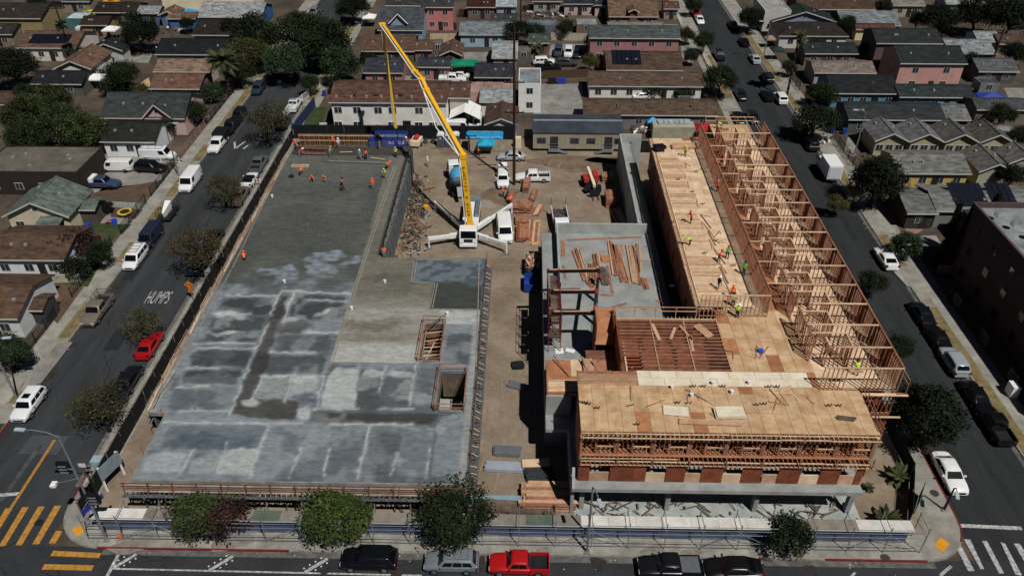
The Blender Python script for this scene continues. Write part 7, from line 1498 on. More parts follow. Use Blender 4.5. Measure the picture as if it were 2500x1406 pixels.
caryd('suv', '141517', 932, 309, 0, 'black minivan along the white apartment wall', s=1.1); caryd('sedan', '4a1a1e', 1037, 312, 0, 'maroon car along the white apartment wall'); caryd('van', 'd7d8d6', 1118, 312, 0, 'white passenger van before the white tent', s=1.0); caryd('van', 'd2d4d4', 1166, 297, -90, 'white van nose inside the white tent', s=.8)
caryd('pickup', 'd6d7d6', 1105, 193, 0, 'white extended pickup near the green awning'); caryd('pickup', 'c6cdd2', 1140, 172, 20, 'pale pickup under the green awning'); caryd('sedan', 'd3d3d0', 1120, 182, 170, 'white car wedged behind the white pickup', s=.9); caryd('sedan', 'd8d9d7', 1572, 234, 10, 'white sedan between the long brown roofs', s=1.0); caryd('suv', 'cfd0cf', 1336, 15, -95, 'white car at the top centre yard', s=.9); caryd('suv', 'd0d1d0', 1180, 28, -95, 'white car at the garage with the dark fence', s=.8); caryd('suv', '17181a', 1155, 28, -95, 'black car at the garage with the dark fence', s=.8)

# ================================================================== HOUSES
def roofm(col, c2=None):
    q = [int(col[i:i + 2], 16) for i in (0, 2, 4)]; gy_ = sum(q) / 3; col = ''.join('%02x' % int(v + (gy_ - v) * .28) for v in q)
    return mat('shingles_' + col, col, .92, col2=c2 or ''.join('%02x' % max(0, int(int(col[i:i + 2], 16) * .62)) for i in (0, 2, 4)), scale=.7, stretch=(1.0, 2.2, 2.2), fine=.2, ov=.04, spec=.15)
def wallm(col): return mat('stucco_' + col, col, .92, .1, .6, fine=.05)
TRIM = paint('b9b7b0', .6); DOORM = flat('2a211c', .7); SOLAR = mat('solar_cell', '12151f', .35, .2, 3, spec=.6); VENT = paint('8b8e90', .5)
def windows(t, o, x0, x1, y, z0, he, n, rows=1, w=1.1, h=1.0, pos=None, trim=TRIM, sill=.95):
    xs = pos if pos else [x0 + (x1 - x0) * (i + .5) / n for i in range(n)]
    for r in range(rows):
        zb = z0 + sill + r * 2.7
        for x in xs:
            f = MB().box(-w / 2 - .07, w / 2 + .07, -.05, .02, -.07, h + .07).build('window', trim, t, loc=(x - o.x, y - o.y, zb)); MB().box(-w / 2, -.03, -.065, -.052, 0, h).box(.03, w / 2, -.065, -.052, 0, h).build('pane', GLASSL, f)
def put_vents(t, pts):
    for x, y, z in pts:
        MB().box(-.18, .18, -.18, .18, -.25, .22).build('roof_vent', VENT, t, loc=(x, y, z))
def base(name, label, x, y, cat='house'): return thing(name, label, cat, (x, y, .1))
def solve(xw, Y0, he, s, yr):
    lo, hi = .5, 16.
    for _ in range(40):
        m = (lo + hi) / 2
        if min(Q(xw, Y0 + m, he + s * m)[1], Q(xw, Y0 + 2 * m, he)[1]) > yr: lo = m
        else: hi = m
    return lo
def gx(label, xl, xr, ye, yr, he, roof, wall, s=.33, n=3, rows=1, hip=False, name='house', vents=2, door=True, pos=None, dmax=9., trim=TRIM, eave=None, cat='house'):
    X0, Y0 = P(xl, ye, he); X1, _ = P(xr, ye, he); xm = (X0 + X1) / 2; d = min(dmax, solve(xm, Y0, he, s, yr)); hr = he + s * d; Y1 = Y0 + 2 * d
    t = base(name, label, xm, Y0 + d, cat); o = Vector((xm, Y0 + d, .1)); ov = .4; hx = (X1 - X0) / 2; wx = hx - (.35 if hx > 1.5 else .1); rm = roofm(roof); z = -.1
    mb = MB(); dd = d - ov
    if hip: mb.box(-wx, wx, -dd, dd, 0, he + z - .02)
    else:
        pr = [(-dd, 0), (dd, 0), (dd, he + z + s * ov - .06), (0, hr + z - .08), (-dd, he + z + s * ov - .06)]
        mb.grid([[(-wx, y, q) for y, q in pr], [(wx, y, q) for y, q in pr]], close=True); mb.f.append((0, 1, 2, 3, 4)); mb.m.append(0); mb.f.append((9, 8, 7, 6, 5)); mb.m.append(0)
    mb.build('wall', wallm(wall), t)
    e = he + z; r = hr + z; hp = min(d, hx * .8) if hip else 0
    MB().plate([(-hx, -d, e), (hx, -d, e), (hx - hp, 0, r), (-hx + hp, 0, r)], .16).build('roof', rm, t)
    bk = MB().plate([(hx, d, e), (-hx, d, e), (-hx + hp, 0, r), (hx - hp, 0, r)], .16).build('roof', rm, t)
    if hip:
        MB().plate([(hx, -d, e), (hx, d, e), (hx - hp, 0, r)], .16).build('roof', rm, t); MB().plate([(-hx, d, e), (-hx, -d, e), (-hx + hp, 0, r)], .16).build('roof', rm, t)
    MB().box(-hx + hp, hx - hp, -.14, .14, r - .02, r + .05).build('ridge_cap', rm, t)
    MB().box(-hx, hx, -d - .06, -d - .005, e - .2, e - .02).build('fascia', eave or trim, t)
    if n: windows(t, o, X0 + .5, X1 - .5, Y0 + ov, .1, he, n, rows, pos=pos, trim=trim)
    if door: 
        dr = MB().box(-.5, .5, -.05, .02, 0, 2.05).build('door', DOORM, t, loc=(wx * (.12 if n % 2 == 0 else .34), -dd, .02)); MB().box(.36, .42, -.09, -.052, .95, 1.05).build('handle', STEEL, dr)
    put_vents(t, [(hx * (.65 * math.sin(2.1 * k + xl)), -d * .45, e + s * d * .55) for k in range(vents)])
    t['_d'] = d; del t['_d']
    return t, X0, X1, Y0, d, he, s
def gy(label, xl, xr, ye, xb, yb, he, roof, wall, s=.4, n=2, name='house', vents=2, attic=True, trim=TRIM, cat='house', porch=False):
    X0, Y0 = P(xl, ye, he); X1, _ = P(xr, ye, he); hx = (X1 - X0) / 2; xm = (X0 + X1) / 2; hr = he + s * hx; Y1 = max(Y0 + 4, P(xb, yb, hr)[1]); L = Y1 - Y0
    t = base(name, label, xm, Y0 + L / 2, cat); z = -.1; e = he + z; r = hr + z; hy = L / 2; ov = .45; wx = hx - ov; rm = roofm(roof); wy = hy - .5
    pr = [(-wx, 0), (wx, 0), (wx, e + s * ov - .07), (0, r - .09), (-wx, e + s * ov - .07)]; mb = MB()
    mb.grid([[(x, wy, q) for x, q in pr], [(x, -wy, q) for x, q in pr]], close=True); mb.f.append((0, 1, 2, 3, 4)); mb.m.append(0); mb.f.append((9, 8, 7, 6, 5)); mb.m.append(0); mb.build('wall', wallm(wall), t)
    MB().plate([(hx, -hy, e), (hx, hy, e), (0, hy, r), (0, -hy, r)], .16).build('roof', rm, t); MB().plate([(-hx, hy, e), (-hx, -hy, e), (0, -hy, r), (0, hy, r)], .16).build('roof', rm, t)
    MB().box(-.14, .14, -hy, hy, r - .02, r + .05).build('ridge_cap', rm, t)
    for sd in (-1, 1): MB().bar((sd * hx, -hy - .04, e - .1), (0, -hy - .04, r - .1), .06, .2).build('bargeboard', trim, t)
    o = Vector((xm, Y0 + hy, .1))
    if n: windows(t, o, X0 + ov, X1 - ov, Y0 + .5, .1, he, n, 1, trim=trim)
    if attic: f = MB().box(-.4, .4, -.05, .02, 0, .6).build('window', trim, t, loc=(0, -wy, e + s * hx * .3)); MB().box(-.32, .32, -.065, -.052, .07, .53).build('pane', GLASSL, f)
    put_vents(t, [(hx * (.4 if k % 2 else -.4), hy * (.5 - .45 * k), r - s * hx * .42) for k in range(vents)])
    if porch:
        MB().plate([(hx * .1, -hy - 1.6, e - .5), (hx * .8, -hy - 1.6, e - .5), (hx * .8, -wy, e - .1), (hx * .1, -wy, e - .1)], .12).build('porch_roof', rm, t)
    return t, X0, X1, Y0, Y1, he, hr
def fl(label, xl, xr, yf, yb, h, roof, wall, n=2, rows=1, name='house', par=.25, cat='house', pm=None, door=False, vents=2):
    X0, Y0 = P(xl, yf, h); X1, _ = P(xr, yf, h); Y1 = P((xl + xr) / 2, yb, h)[1]; xm, ym = (X0 + X1) / 2, (Y0 + Y1) / 2; hx, hy = (X1 - X0) / 2, (Y1 - Y0) / 2; t = base(name, label, xm, ym, cat); wm = wallm(wall)
    MB().box(-hx, hx, -hy, hy, 0, h - .3).build('wall', wm, t); MB().box(-hx + .15, hx - .15, -hy + .15, hy - .15, h - .3, h - .12).build('roof', mat('flat_roof_' + roof, roof, .92, col2=''.join('%02x' % int(int(roof[i:i + 2], 16) * .72) for i in (0, 2, 4)), scale=.35, fine=.15), t)
    for a, b, c, e in ((-hx, hx, -hy, -hy + .14), (-hx, hx, hy - .14, hy), (-hx, -hx + .14, -hy + .141, hy - .141), (hx - .14, hx, -hy + .141, hy - .141)): MB().box(a, b, c, e, h - .299, h - .1 + par * .5).build('parapet', wm, t)
    if n: windows(t, Vector((xm, ym, .1)), X0 + .3, X1 - .3, Y0, .1, h, n, rows, w=min(1.1, (X1 - X0) / n * .5))
    if door: MB().box(-.5, .5, -.05, .02, 0, 2.05).build('door', DOORM, t, loc=(hx * .4, -hy, .02))
    put_vents(t, [(hx * .6 * math.cos(2.3 * k), hy * .5 * math.sin(2.3 * k), h - .12) for k in range(vents)])
    return t, X0, X1, Y0, Y1, h
def solar(t, o, x0, x1, y0, z0, s, nx, ny, w=1.0, h=1.55, name='solar_panel'):
    for i in range(nx):
        for j in range(ny):
            x = x0 + (x1 - x0) * (i + .5) / nx; y = y0 + j * h * .96; p = MB().plate([(-w / 2 + .02, 0, 0), (w / 2 - .02, 0, 0), (w / 2 - .02, h * .94, s * h * .94), (-w / 2 + .02, h * .94, s * h * .94)], .05).build(name, SOLAR, t, loc=(x - o.x, y - o.y, z0 + s * (y - y0) - o.z + .12))
def loc_of(t): return Vector(t[0].location)
# ---- left block, back to front
gx('dark brown roofed tan two storey house at the far upper left', -40, 100, 45, 8, 5.2, '3a302a', '8a7a58', n=3, rows=1)
h = gx('white house with a brown roof carrying navy solar panels', 36, 186, 117, 76, 3.1, '6e4f3e', 'c9c4b8', n=4); solar(h[0], loc_of(h), *[P(q, 110, 4.)[0] for q in (55, 152)], h[3] + 1.3, h[5] + .33 * 1.3, .33, 8, 2, w=1.25)
gy('brown roofed house with white stepped gable facing the street corner', 128, 224, 169, 220, 107, 3.0, '7b5a43', 'cfcac0', s=.42)
gx('low black roofed house behind the white garden umbrella', 72, 200, 205, 172, 2.8, '22272b', '55534f', n=2); gy('charcoal roofed cottage with a white painted gable mural', 215, 300, 124, 285, 90, 3.0, '25292d', 'a9adad', s=.4, n=1)
gx('pale tan roofed long house behind the palm', 373, 512, 175, 143, 3.0, '95735c', 'a8a69f', n=4); gx('red brown roofed house with the beige sail shade', 362, 488, 217, 178, 3.0, '7d5240', '6b625a', n=3)
h = gx('grey green roofed house with a pink front gable', 242, 452, 288, 226, 3.4, '3d4744', 'b99d9c', n=3, s=.5)
gy('pink front gable wing of the grey green roofed house', 346, 420, 289, 385, 236, 3.5, '3d4744', 'bda1a1', s=.95, n=1, name='gable_wing', trim=paint('c9b5b4', .6))
gx('dark green roofed white cottage in front of the pink gabled house', 243, 378, 346, 296, 3.0, '2a2f2a', 'd2d3d6', n=3, s=.4)
fl('wide flat roofed dark brown building in front of the big green trees', -60, 190, 420, 358, 4.0, '6a645b', '2b2420', n=4, name='flat_roof_building', cat='building', vents=5)
gy('sage green shingled house with cream gable and covered porch', 4, 170, 529, 148, 430, 3.2, '66766c', 'bdb49c', s=.48, n=3, porch=True)
gx('sage green porch roof on two posts', 180, 232, 512, 482, 2.7, '66766c', '4a4640', n=0, name='porch', vents=0, door=False, cat='porch')
gx('brown shingled house with white and navy front wall', -40, 158, 633, 550, 3.1, '674a38', 'cbd0d6', n=3, s=.3); gx('brown shingled corner house with white plinth at the left edge', -120, 44, 776, 668, 3.2, '6b4c39', 'c5c8c8', n=2, s=.32); gx('small brown entrance porch roof of the corner house', 60, 104, 757, 715, 2.5, '6b4c39', '3a3a3c', n=0, name='porch', vents=0, door=False, cat='porch')
# top left rows
gx('dark brown roofed house at the top left', 225, 335, 31, 6, 3., '35291f', '6e6a60', n=2); gx('pale grey roofed shed house beside the blue gable', 332, 388, 33, 15, 3., '8f9498', '4a5d77', n=1); gy('brown roofed house with blue gable at the top', 385, 432, 38, 425, 8, 3., '7a5b45', '4d6688', n=1); fl('long cream building with small dark windows at the top', 395, 500, 4, -14, 4.6, 'a9a69c', 'd3c6a4', n=5, name='cream_building', cat='building'); gx('brown roofed blue cottage below the cream building', 406, 478, 46, 30, 2.8, '7d5c43', '3f5f8c', n=1, door=False); gx('wide pale grey metal roofed house at the top', 482, 640, 42, 6, 3.0, '9aa0a2', '35568a', n=2, s=.35); gx('dark brown roofed house left of the great street trees', 468, 588, 86, 48, 3., '2f2722', 'b0aea8', n=2); gx('black roofed long house above the palm', 376, 565, 133, 95, 2.9, '1f2428', '8d8f8e', n=4)
gx('brown garage with tan side wall at upper left', 192, 262, 62, 40, 2.8, '38291f', '857455', n=1); fl('teal edged carport with white flat roof at upper left', 157, 205, 47, 31, 2.6, 'c5cccc', '3d6468', n=0, name='carport', cat='carport', vents=0); fl('cream school-like block with a red gable trim at the top', 520, 620, 2, -20, 5., 'a6a39a', 'cfc5ad', n=4, name='cream_building', cat='building')
# centre block
h = gx('blue grey house with steep front dormer behind the boom tip', 921, 1033, 74, 18, 3.4, '4b525a', '7f8fa0', s=.5, n=3); gy('steep blue grey front dormer with white bargeboards', 948, 996, 58, 975, 22, 4.6, '4b525a', '8494a6', s=1.0, n=0, name='dormer', cat='dormer', vents=0, trim=WHITE)
gx('pink two storey house with four white windows', 1030, 1108, 18, -6, 5.6, '3f3f40', 'b07070', n=2, rows=2, s=.3); gx('dark grey roof house behind the blue grey dormer house', 940, 1030, 14, -8, 4.5, '3b3c3d', '8a8f93', n=0); gx('low red roofed building at the top centre', 1138, 1210, 18, -2, 3., '4a201a', '6b5750', n=2); gx('pale blue roofed garage at the top centre', 1209, 1262, 16, -4, 3., '9fb0b6', '8d979c', n=1); gx('small grey gable shed at the top centre', 1196, 1262, 54, 34, 2.6, '3e3f40', '55504b', n=0, door=False)
gx('light blue house with grey roof and white trimmed windows', 1120, 1242, 85, 53, 3., '7b868c', '8fa7b8', n=2); gx('long brown shingled house below the blue grey dormer house', 882, 1012, 125, 86, 3., '6e4c38', '5d4f48', n=3); gx('brown shingled side wing with white gutter', 1008, 1056, 123, 98, 3., '6e4c38', '6b5b53', n=1, name='house_wing'); gy('small brown gabled house left of the light blue house', 1072, 1129, 136, 1104, 95, 2.9, '694a39', '54463f', s=.45, n=1)
gx('white shed house with a pale grey metal roof', 1200, 1264, 142, 100, 2.8, 'a3a9ab', '9a978e', n=0, s=.25); gx('slate roofed pink house left of the boom', 886, 984, 178, 141, 2.9, '373d48', '9b6f6c', n=2); gx('slate roofed pink house with a row of bins', 1018, 1100, 164, 140, 2.9, '373d48', '9b6f6c', n=2); gx('slate roofed pink house right of the green awning', 1157, 1252, 189, 154, 2.9, '343a44', '8d6764', n=2)
h = gx('long white two storey apartment house with brown roof behind the site', 802, 1092, 250, 196, 5.9, '6b4538', 'd9d6d0', s=.3, n=0, name='apartment_house', vents=0, door=False)
o = loc_of(h); t = h[0]
for r, xs in ((0, (835, 881, 964, 1028, 1062)), (1, (830, 876, 927, 962, 1026))): 
    for q in xs:
        x, _ = P(q, 290 if r == 0 else 262, 1.4 if r == 0 else 4.2); f = MB().box(-.72, .72, -.05, .02, -.07, 1.17).build('window', WHITE, t, loc=(x - o.x, h[3] + .4 - o.y, .95 + r * 2.75)); MB().box(-.65, -.03, -.065, -.052, 0, 1.1).box(.03, .65, -.065, -.052, 0, 1.1).build('pane', GLASSL, f)
x, _ = P(997, 305, 1.); MB().box(-.7, .7, -.05, .02, 0, 2.3).build('door', flat('15130f'), t, loc=(x - o.x, h[3] + .4 - o.y, .02))
for q in (862, 918, 978): x, y = P(q, 228, 6.9); MB().box(-.4, .4, -.2, .2, 0, .3).build('dormer_vent', roofm('6b4538'), t, loc=(x - o.x, y - o.y, 6.5))
put_vents(t, [(k * 2.6 - 9, -h[4] * .75, 6.3) for k in range(8)])
gx('brown roofed annex joining the white apartment house', 1092, 1147, 239, 199, 5.0, '69493a', 'a79e94', n=1, s=.3, name='house_wing'); fl('pink walled flat terrace behind the white tent', 1146, 1256, 226, 203, 3.2, 'a98a82', 'b08b84', n=0, name='terrace', vents=0); gx('white cottage with pale grey roof behind the tent', 1170, 1258, 249, 215, 3., '9ba1a3', 'd2d0ca', n=2, s=.3)
gy('white cottage with brown gable roof by the black fence', 1181, 1266, 305, 1225, 246, 2.9, '5f4336', 'd0cdc5', s=.4, n=1, attic=False)
def tentc(label, xl, xr, ye, xb, yb, he, s):
    X0, Y0 = P(xl, ye, he); X1, _ = P(xr, ye, he); hx = (X1 - X0) / 2; hr = he + s * hx; Y1 = P(xb, yb, hr)[1]; t = thing('carport_tent', label, 'tent', ((X0 + X1) / 2, Y0, .1)); L = Y1 - Y0; m = mat('tent_white', 'e2e2de', .6, .05)
    MB().plate([(hx, 0, he), (hx, L, he), (0, L, hr), (0, 0, hr)], .03).build('roof_sheet', m, t); MB().plate([(-hx, L, he), (-hx, 0, he), (0, 0, hr), (0, L, hr)], .03).build('roof_sheet', m, t); MB().box(-hx, -hx + .03, 0, L, .6, he - .02).build('side_sheet', m, t)
    for x in (-hx + .06, hx - .06):
        for k in range(4): MB().tube((x, .05 + (L - .1) * k / 3, 0), (x, .05 + (L - .1) * k / 3, he), .035, n=5).build('leg', STEEL, t)
tentc('large white gabled carport tent beside the apartment house', 1096, 1171, 292, 1133, 243, 2.4, .5)
gx('brown roofed pink house with a small front dormer at the top', 1486, 1609, 41, -12, 3., '7c5a44', '8f6b68', n=3); gy('tiny brown front dormer with pale bargeboards on the top roof', 1534, 1562, 30, 1547, 14, 4.2, '7c5a44', '6a4d40', s=.5, n=0, name='dormer', cat='dormer', vents=0, attic=False); fl('long grey flat roof in front of the brown dormer house', 1484, 1622, 63, 55, 2.8, '7e827f', '77736d', n=0, name='lean_to', vents=3)
gx('long pink two storey house with grey green roof', 1438, 1662, 93, 62, 5.6, '4f5a58', '99706e', s=.3, n=5, rows=2, name='apartment_house', vents=4)
h = gx('brown roofed house with black solar panels beside the right street', 1480, 1668, 171, 125, 3., '5f4837', '6a4a42', n=3, s=.33); solar(h[0], loc_of(h), *[P(q, 155, 4.)[0] for q in (1498, 1566)], h[3] + 1.5, h[5] + .33 * 1.5, .33, 6, 2, w=1.2, h=2.2)
gx('long brown roofed white bungalow row with dark doorways', 1436, 1718, 210, 174, 3., '674f3d', 'd0cdc6', n=7, s=.33, vents=4); gx('long brown roofed building behind the office trailer', 1424, 1752, 280, 240, 3., '664e3c', '6d6c70', n=6, s=.33, vents=6)
fl('narrow white two storey house with grey flat roof', 1266, 1321, 206, 168, 5.6, '8e9498', 'd8d8d5', n=1, rows=2); gx('small green roofed cottage in the rubble yard', 1290, 1342, 105, 83, 2.6, '47544f', '6b4c43', n=1); gx('slate roofed pink building at the top, left of the dormer house', 1375, 1450, 10, -8, 3., '2b3038', 'b39a96', n=2); gx('slate roofed pink annex touching the dormer house at the top', 1450, 1488, 13, -4, 3., '2b3038', 'b39a96', n=1)
x, y = P(1380, 48); fl('corrugated grey shed roof in the rubble yard', 1287, 1360, 63, 50, 2.3, '6a757c', '5a6168', n=0, name='shed', cat='shed', vents=0); fl('grey shed with red boxes in the rubble yard', 1408, 1460, 62, 46, 2.3, '8b8d8d', '6a5a50', n=1, name='shed', cat='shed', vents=0)
# office trailer
X0, Y0 = P(1301, 372); X1, _ = P(1518, 372); Ht = 3.4; t = thing('office_trailer', 'long beige site office trailer with dark roof and two stair flights', 'trailer', ((X0 + X1) / 2, Y0 + 1.8, .13)); Lx = X1 - X0; TB = mat('trailer_beige', '98917f', .8, col2='8b8473', scale=.8)
MB().box(-Lx / 2, Lx / 2, -1.8, 1.8, .55, Ht).build('wall', TB, t); TR = mat('trailer_roof', '2a2f38', .75, col2='3d434c', scale=.4, fine=.1)
MB().hexa([(-Lx / 2 - .1, -1.95, Ht), (Lx / 2 + .1, -1.95, Ht), (Lx / 2 + .1, 1.95, Ht), (-Lx / 2 - .1, 1.95, Ht), (-Lx / 2 - .1, -1.95, Ht + .1), (Lx / 2 + .1, -1.95, Ht + .1), (Lx / 2 + .1, 1.95, Ht + .55), (-Lx / 2 - .1, 1.95, Ht + .55)]).build('roof', TR, t)
MB().box(-Lx / 2 - .1, Lx / 2 + .1, 1.95, 5.0, .5, Ht + .35).build('rear_unit', TR, t); MB().box(-Lx / 2, Lx / 2, 1.8, 2.0, Ht + .5, Ht + .75).build('roof_seam', mat('seam_grey', '8f969c', .6, .1), t)
for q, w, d in ((1322, 1.5, 0), (1353, 1.3, 1), (1403, 1.5, 0), (1443, 1.5, 0), (1486, 1.3, 1), (1516, 1.3, 0)):
    x = P(q, 350, 2.)[0] - t.location.x; x = min(x, Lx / 2 - .8)
    if d:
        dr = MB().box(x - w / 2, x + w / 2, -1.86, -1.802, .6, 2.75).build('door', flat('2c2a28'), t); MB().box(x - .9, x + .9, -3.0, -1.87, .5, .6).build('landing', STEEL, t)
        for k in range(5): MB().box(x + (1 if q < 1400 else -1) * (1.0 + .3 * k) - .15, x + (1 if q < 1400 else -1) * (1.0 + .3 * k) + .15, -2.9, -2.0, .42 - k * .09, .47 - k * .09).build('stair_tread', STEEL, t)
        for yy in (-3.0, -1.95): MB().bar((x - .9, yy, 1.5), (x + .9, yy, 1.5), .05).build('handrail', STEEL, t)
    else:
        f = MB().box(x - w / 2, x + w / 2, -1.85, -1.802, 1.5, 2.55).build('window', flat('5a564c'), t); MB().box(x - w / 2 + .1, x + w / 2 - .1, -1.87, -1.852, 1.6, 2.45).build('pane', GLASSL, f)
n = int(Lx / .6)
for i in range(n): MB().box(-Lx / 2 + i * .6, -Lx / 2 + i * .6 + .04, -1.83, -1.801, .6, Ht - .05).build('batten', TB, t)
MB().box(-Lx / 2 + .3, Lx / 2 - .3, -1.5, 1.5, .05, .5).build('skirting', DSTEEL, t)
# right block
gy('dark green roofed house with pale front gable at the upper right', 1884, 2042, 53, 1960, 8, 3., '25322b', '7d8494', s=.3, n=2); gx('large brown roofed house at the top right', 1950, 2138, 23, -14, 3., '5a4130', '6b5a4c', n=3); fl('white block at the top beside the right street', 1868, 1932, 28, -5, 5., 'a9a9a5', 'b5b3ac', n=2, rows=1); gx('dark brown hip roofed house with white base', 1902, 2072, 88, 54, 3., '332b28', 'b8b8b4', n=3, hip=True); gx('dark slate roofed house behind the fan palm', 1965, 2096, 131, 104, 3., '2b3134', '6d645c', n=3); gx('pinkish beige roofed house below the dark slate roof', 1988, 2140, 178, 147, 3., '87736a', '9e8f87', n=3, s=.3); gx('dark slate roofed blue house by the right street', 2030, 2196, 228, 182, 3.1, '24282c', '4f7f92', n=5, s=.36); gx('grey slate roofed light blue house joining the dark one', 2196, 2380, 237, 205, 3., '323a3c', '5b8aa0', n=3, s=.3)
gx('two storey house with dark green roof and brown side wall', 2140, 2302, 106, 70, 5.8, '2f3632', '5a4a49', n=0, s=.36, vents=3); gx('two storey pink house with dark green roof at the upper right', 2198, 2362, 155, 112, 5.8, '2c3532', 'b88d84', n=2, rows=2, s=.36); gx('pale blue grey roofed house beneath the top right trees', 2056, 2200, 62, 27, 3., '7b858b', '5b6166', n=2); gx('small red roofed cream garage at the upper right', 2090, 2188, 72, 58, 2.8, '6b3f30', 'cdbb92', n=1, vents=0); gx('pale grey roofed house at the right with satellite dish', 2318, 2432, 131, 97, 3., '8b9397', '5d6468', n=1); gx('small white house with pale roof at the right', 2388, 2446, 102, 77, 3., '99a0a2', 'c4c6c5', n=1); gx('grey roofed low house at the right edge', 2390, 2490, 175, 142, 2.8, '5d6464', '4c4f50', n=2)
gx('long dark slate roofed house behind the gabled bungalows', 2072, 2310, 292, 248, 3., '343a3c', '4a4e50', n=4, s=.33); gx('pale grey roofed end of the slate house', 2308, 2372, 293, 252, 3., '777b78', '5a5c5b', n=1, s=.33, name='house_wing')
for i in range(4):
    gy('grey gabled bungalow, ' + ('first in the row from the street', 'second in the row from the street', 'third in the row from the street', 'fourth in the row, at the right edge')[i], 2136 + i * 86, 2220 + i * 86, 345 + i * 1, 2142 + i * 82, 284 + i * 2, 3., ('6d706f', '717574', '5f5d58', '5a5751')[i], 'a19a80', s=.5, n=3, attic=False)
gx('light grey roofed long bungalow with yellow walls beside the dark street tree', 2190, 2372, 423, 366, 3., '7a7b76', 'b09a5c', n=4, s=.33); gy('grey gabled bungalow in front of the fourth bungalow', 2390, 2478, 420, 2398, 350, 3., '6a6a66', '9c9a86', s=.5, n=1, attic=False); gy('grey gabled bungalow cut by the right edge', 2462, 2550, 400, 2475, 345, 3., '6a6a66', '8c8a7a', s=.5, n=1, attic=False)
h = gx('pale grey roofed house with two black solar fields at the right edge', 2286, 2540, 515, 452, 3.1, '7f827f', '6d6f70', n=2, s=.28, vents=5); solar(h[0], loc_of(h), *[P(q, 490, 4.)[0] for q in (2335, 2415)], h[3] + .8, h[5] + .28 * .8, .28, 5, 3, w=1.05, h=1.6); solar(h[0], loc_of(h), *[P(q, 490, 4.)[0] for q in (2428, 2485)], h[3] + .8, h[5] + .28 * .8, .28, 4, 3, w=1.05, h=1.6)
gx('slanted grey porch roof before the pale solar house', 2215, 2292, 521, 458, 2.9, '6f726e', '33302e', n=1, s=.25, name='porch', cat='porch', vents=0); fl('low dark flat roofed building behind the cypresses', 2418, 2540, 590, 514, 4.2, '2d3032', '3a3a3b', n=1, name='flat_roof_building', cat='building')
# the tall apartment block at the right edge
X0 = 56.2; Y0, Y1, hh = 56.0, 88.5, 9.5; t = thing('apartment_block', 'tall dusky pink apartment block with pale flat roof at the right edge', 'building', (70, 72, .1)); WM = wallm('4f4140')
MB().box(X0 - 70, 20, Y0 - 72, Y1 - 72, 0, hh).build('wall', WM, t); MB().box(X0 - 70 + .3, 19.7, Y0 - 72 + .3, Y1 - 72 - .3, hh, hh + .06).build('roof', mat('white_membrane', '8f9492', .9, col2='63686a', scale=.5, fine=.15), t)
for a, b, c, e in ((X0 - 70, 20, Y0 - 72, Y0 - 71.7), (X0 - 70, 20, Y1 - 72.3, Y1 - 72), (X0 - 70, X0 - 69.7, Y0 - 71.69, Y1 - 72.31)): MB().box(a, b, c, e, hh + .001, hh + .75).build('parapet', WM, t)
for r in range(3):
    for k in range(7):
        f = MB().box(-.05, .02, -.6, .6, 0, 1.2).build('window', flat('3a3230'), t, loc=(X0 - 70, Y0 - 72 + 3 + k * 4.4, 1.1 + r * 3.)); MB().box(-.065, -.052, -.52, .52, .07, 1.13).build('pane', GLASS, f)
for k in range(5): MB().tube((0, 0, 0), (.15, -.2, .12), .1, .45, 10).build('satellite_dish', flat('5d6063'), t, loc=(X0 - 70 + 1.2 + k * .9, Y1 - 72 - 3 - 2.2 * k, hh + .75))
for k in range(8): 
    p = thing('balcony_rail_panel', 'white lattice panel on the fence before the tall block, ' + ('nearest the corner', 'second from the corner', 'third from the corner', 'farthest from the corner')[k], 'panel', (53.45, 58 + k * 7, .6)) if k < 4 else None
    if p: 
        for i in range(9): MB().box(-.02, .02, i * .22, i * .22 + .05, 0, 1.3).build('slat', STEEL, p)
        for zz in (0, 1.25): MB().box(-.03, .03, 0, 1.82, zz, zz + .06).build('rail', STEEL, p)
for a in (('brown roofed low house at the far right edge', 2440, 2560, 108, 84, 3., '5b4636', '7a6f60'), ('grey roofed house behind the bungalow row at the right edge', 2385, 2520, 268, 238, 3., '4a4f52', '6a6258'), ('tan roofed house at the top right behind the trees', 2180, 2260, 14, -8, 3., '8a8478', '9a8f7c'), ('pale roofed house at the far top right', 2310, 2420, 10, -12, 3., '9aa1a4', '8a8f90'), ('red roofed cottage at the top centre right', 1620, 1660, 22, 4, 2.8, '6a4234', '8a7a70'), ('brown roofed house at the top between the streets', 1300, 1372, 4, -14, 3., '5a4638', '8d8a84'), ('grey roofed house at the top left behind the yellow cars', 120, 220, 4, -14, 3., '4c4f50', '7d7668'), ('dark roofed house behind the far left solar house', -60, 30, 84, 58, 3., '33302e', '76705f'), ('brown roofed house at the left edge by the dark tree', -90, 40, 255, 222, 3., '5d4536', '8a8378')):
    gx(*a, n=2)
for i, (px0, px1, py, hgt, lb) in enumerate(((205, 290, 168, 2.2, 'grey shed behind the white garden umbrella'), (1262, 1296, 128, 2.2, 'tin shed among the stored planks'), (2395, 2440, 205, 2.3, 'dark garden shed beside the leaning utility pole'), (2300, 2350, 268, 2.2, 'low grey shed behind the slate house end'), (1058, 1078, 112, 2., 'small tin shed beside the brown gabled house'), (1660, 1690, 250, 2.2, 'small block shed beside the long brown building'), (2440, 2490, 322, 2.2, 'tin lean-to at the right edge'))):
    fl(lb, px0, px1, py, py - 14, hgt, ('8b9092', '6d6a64', '4a4d50')[i % 3], ('77736b', '5a5650', '6a6f72')[i % 3], n=1, name='shed', cat='shed', vents=0)
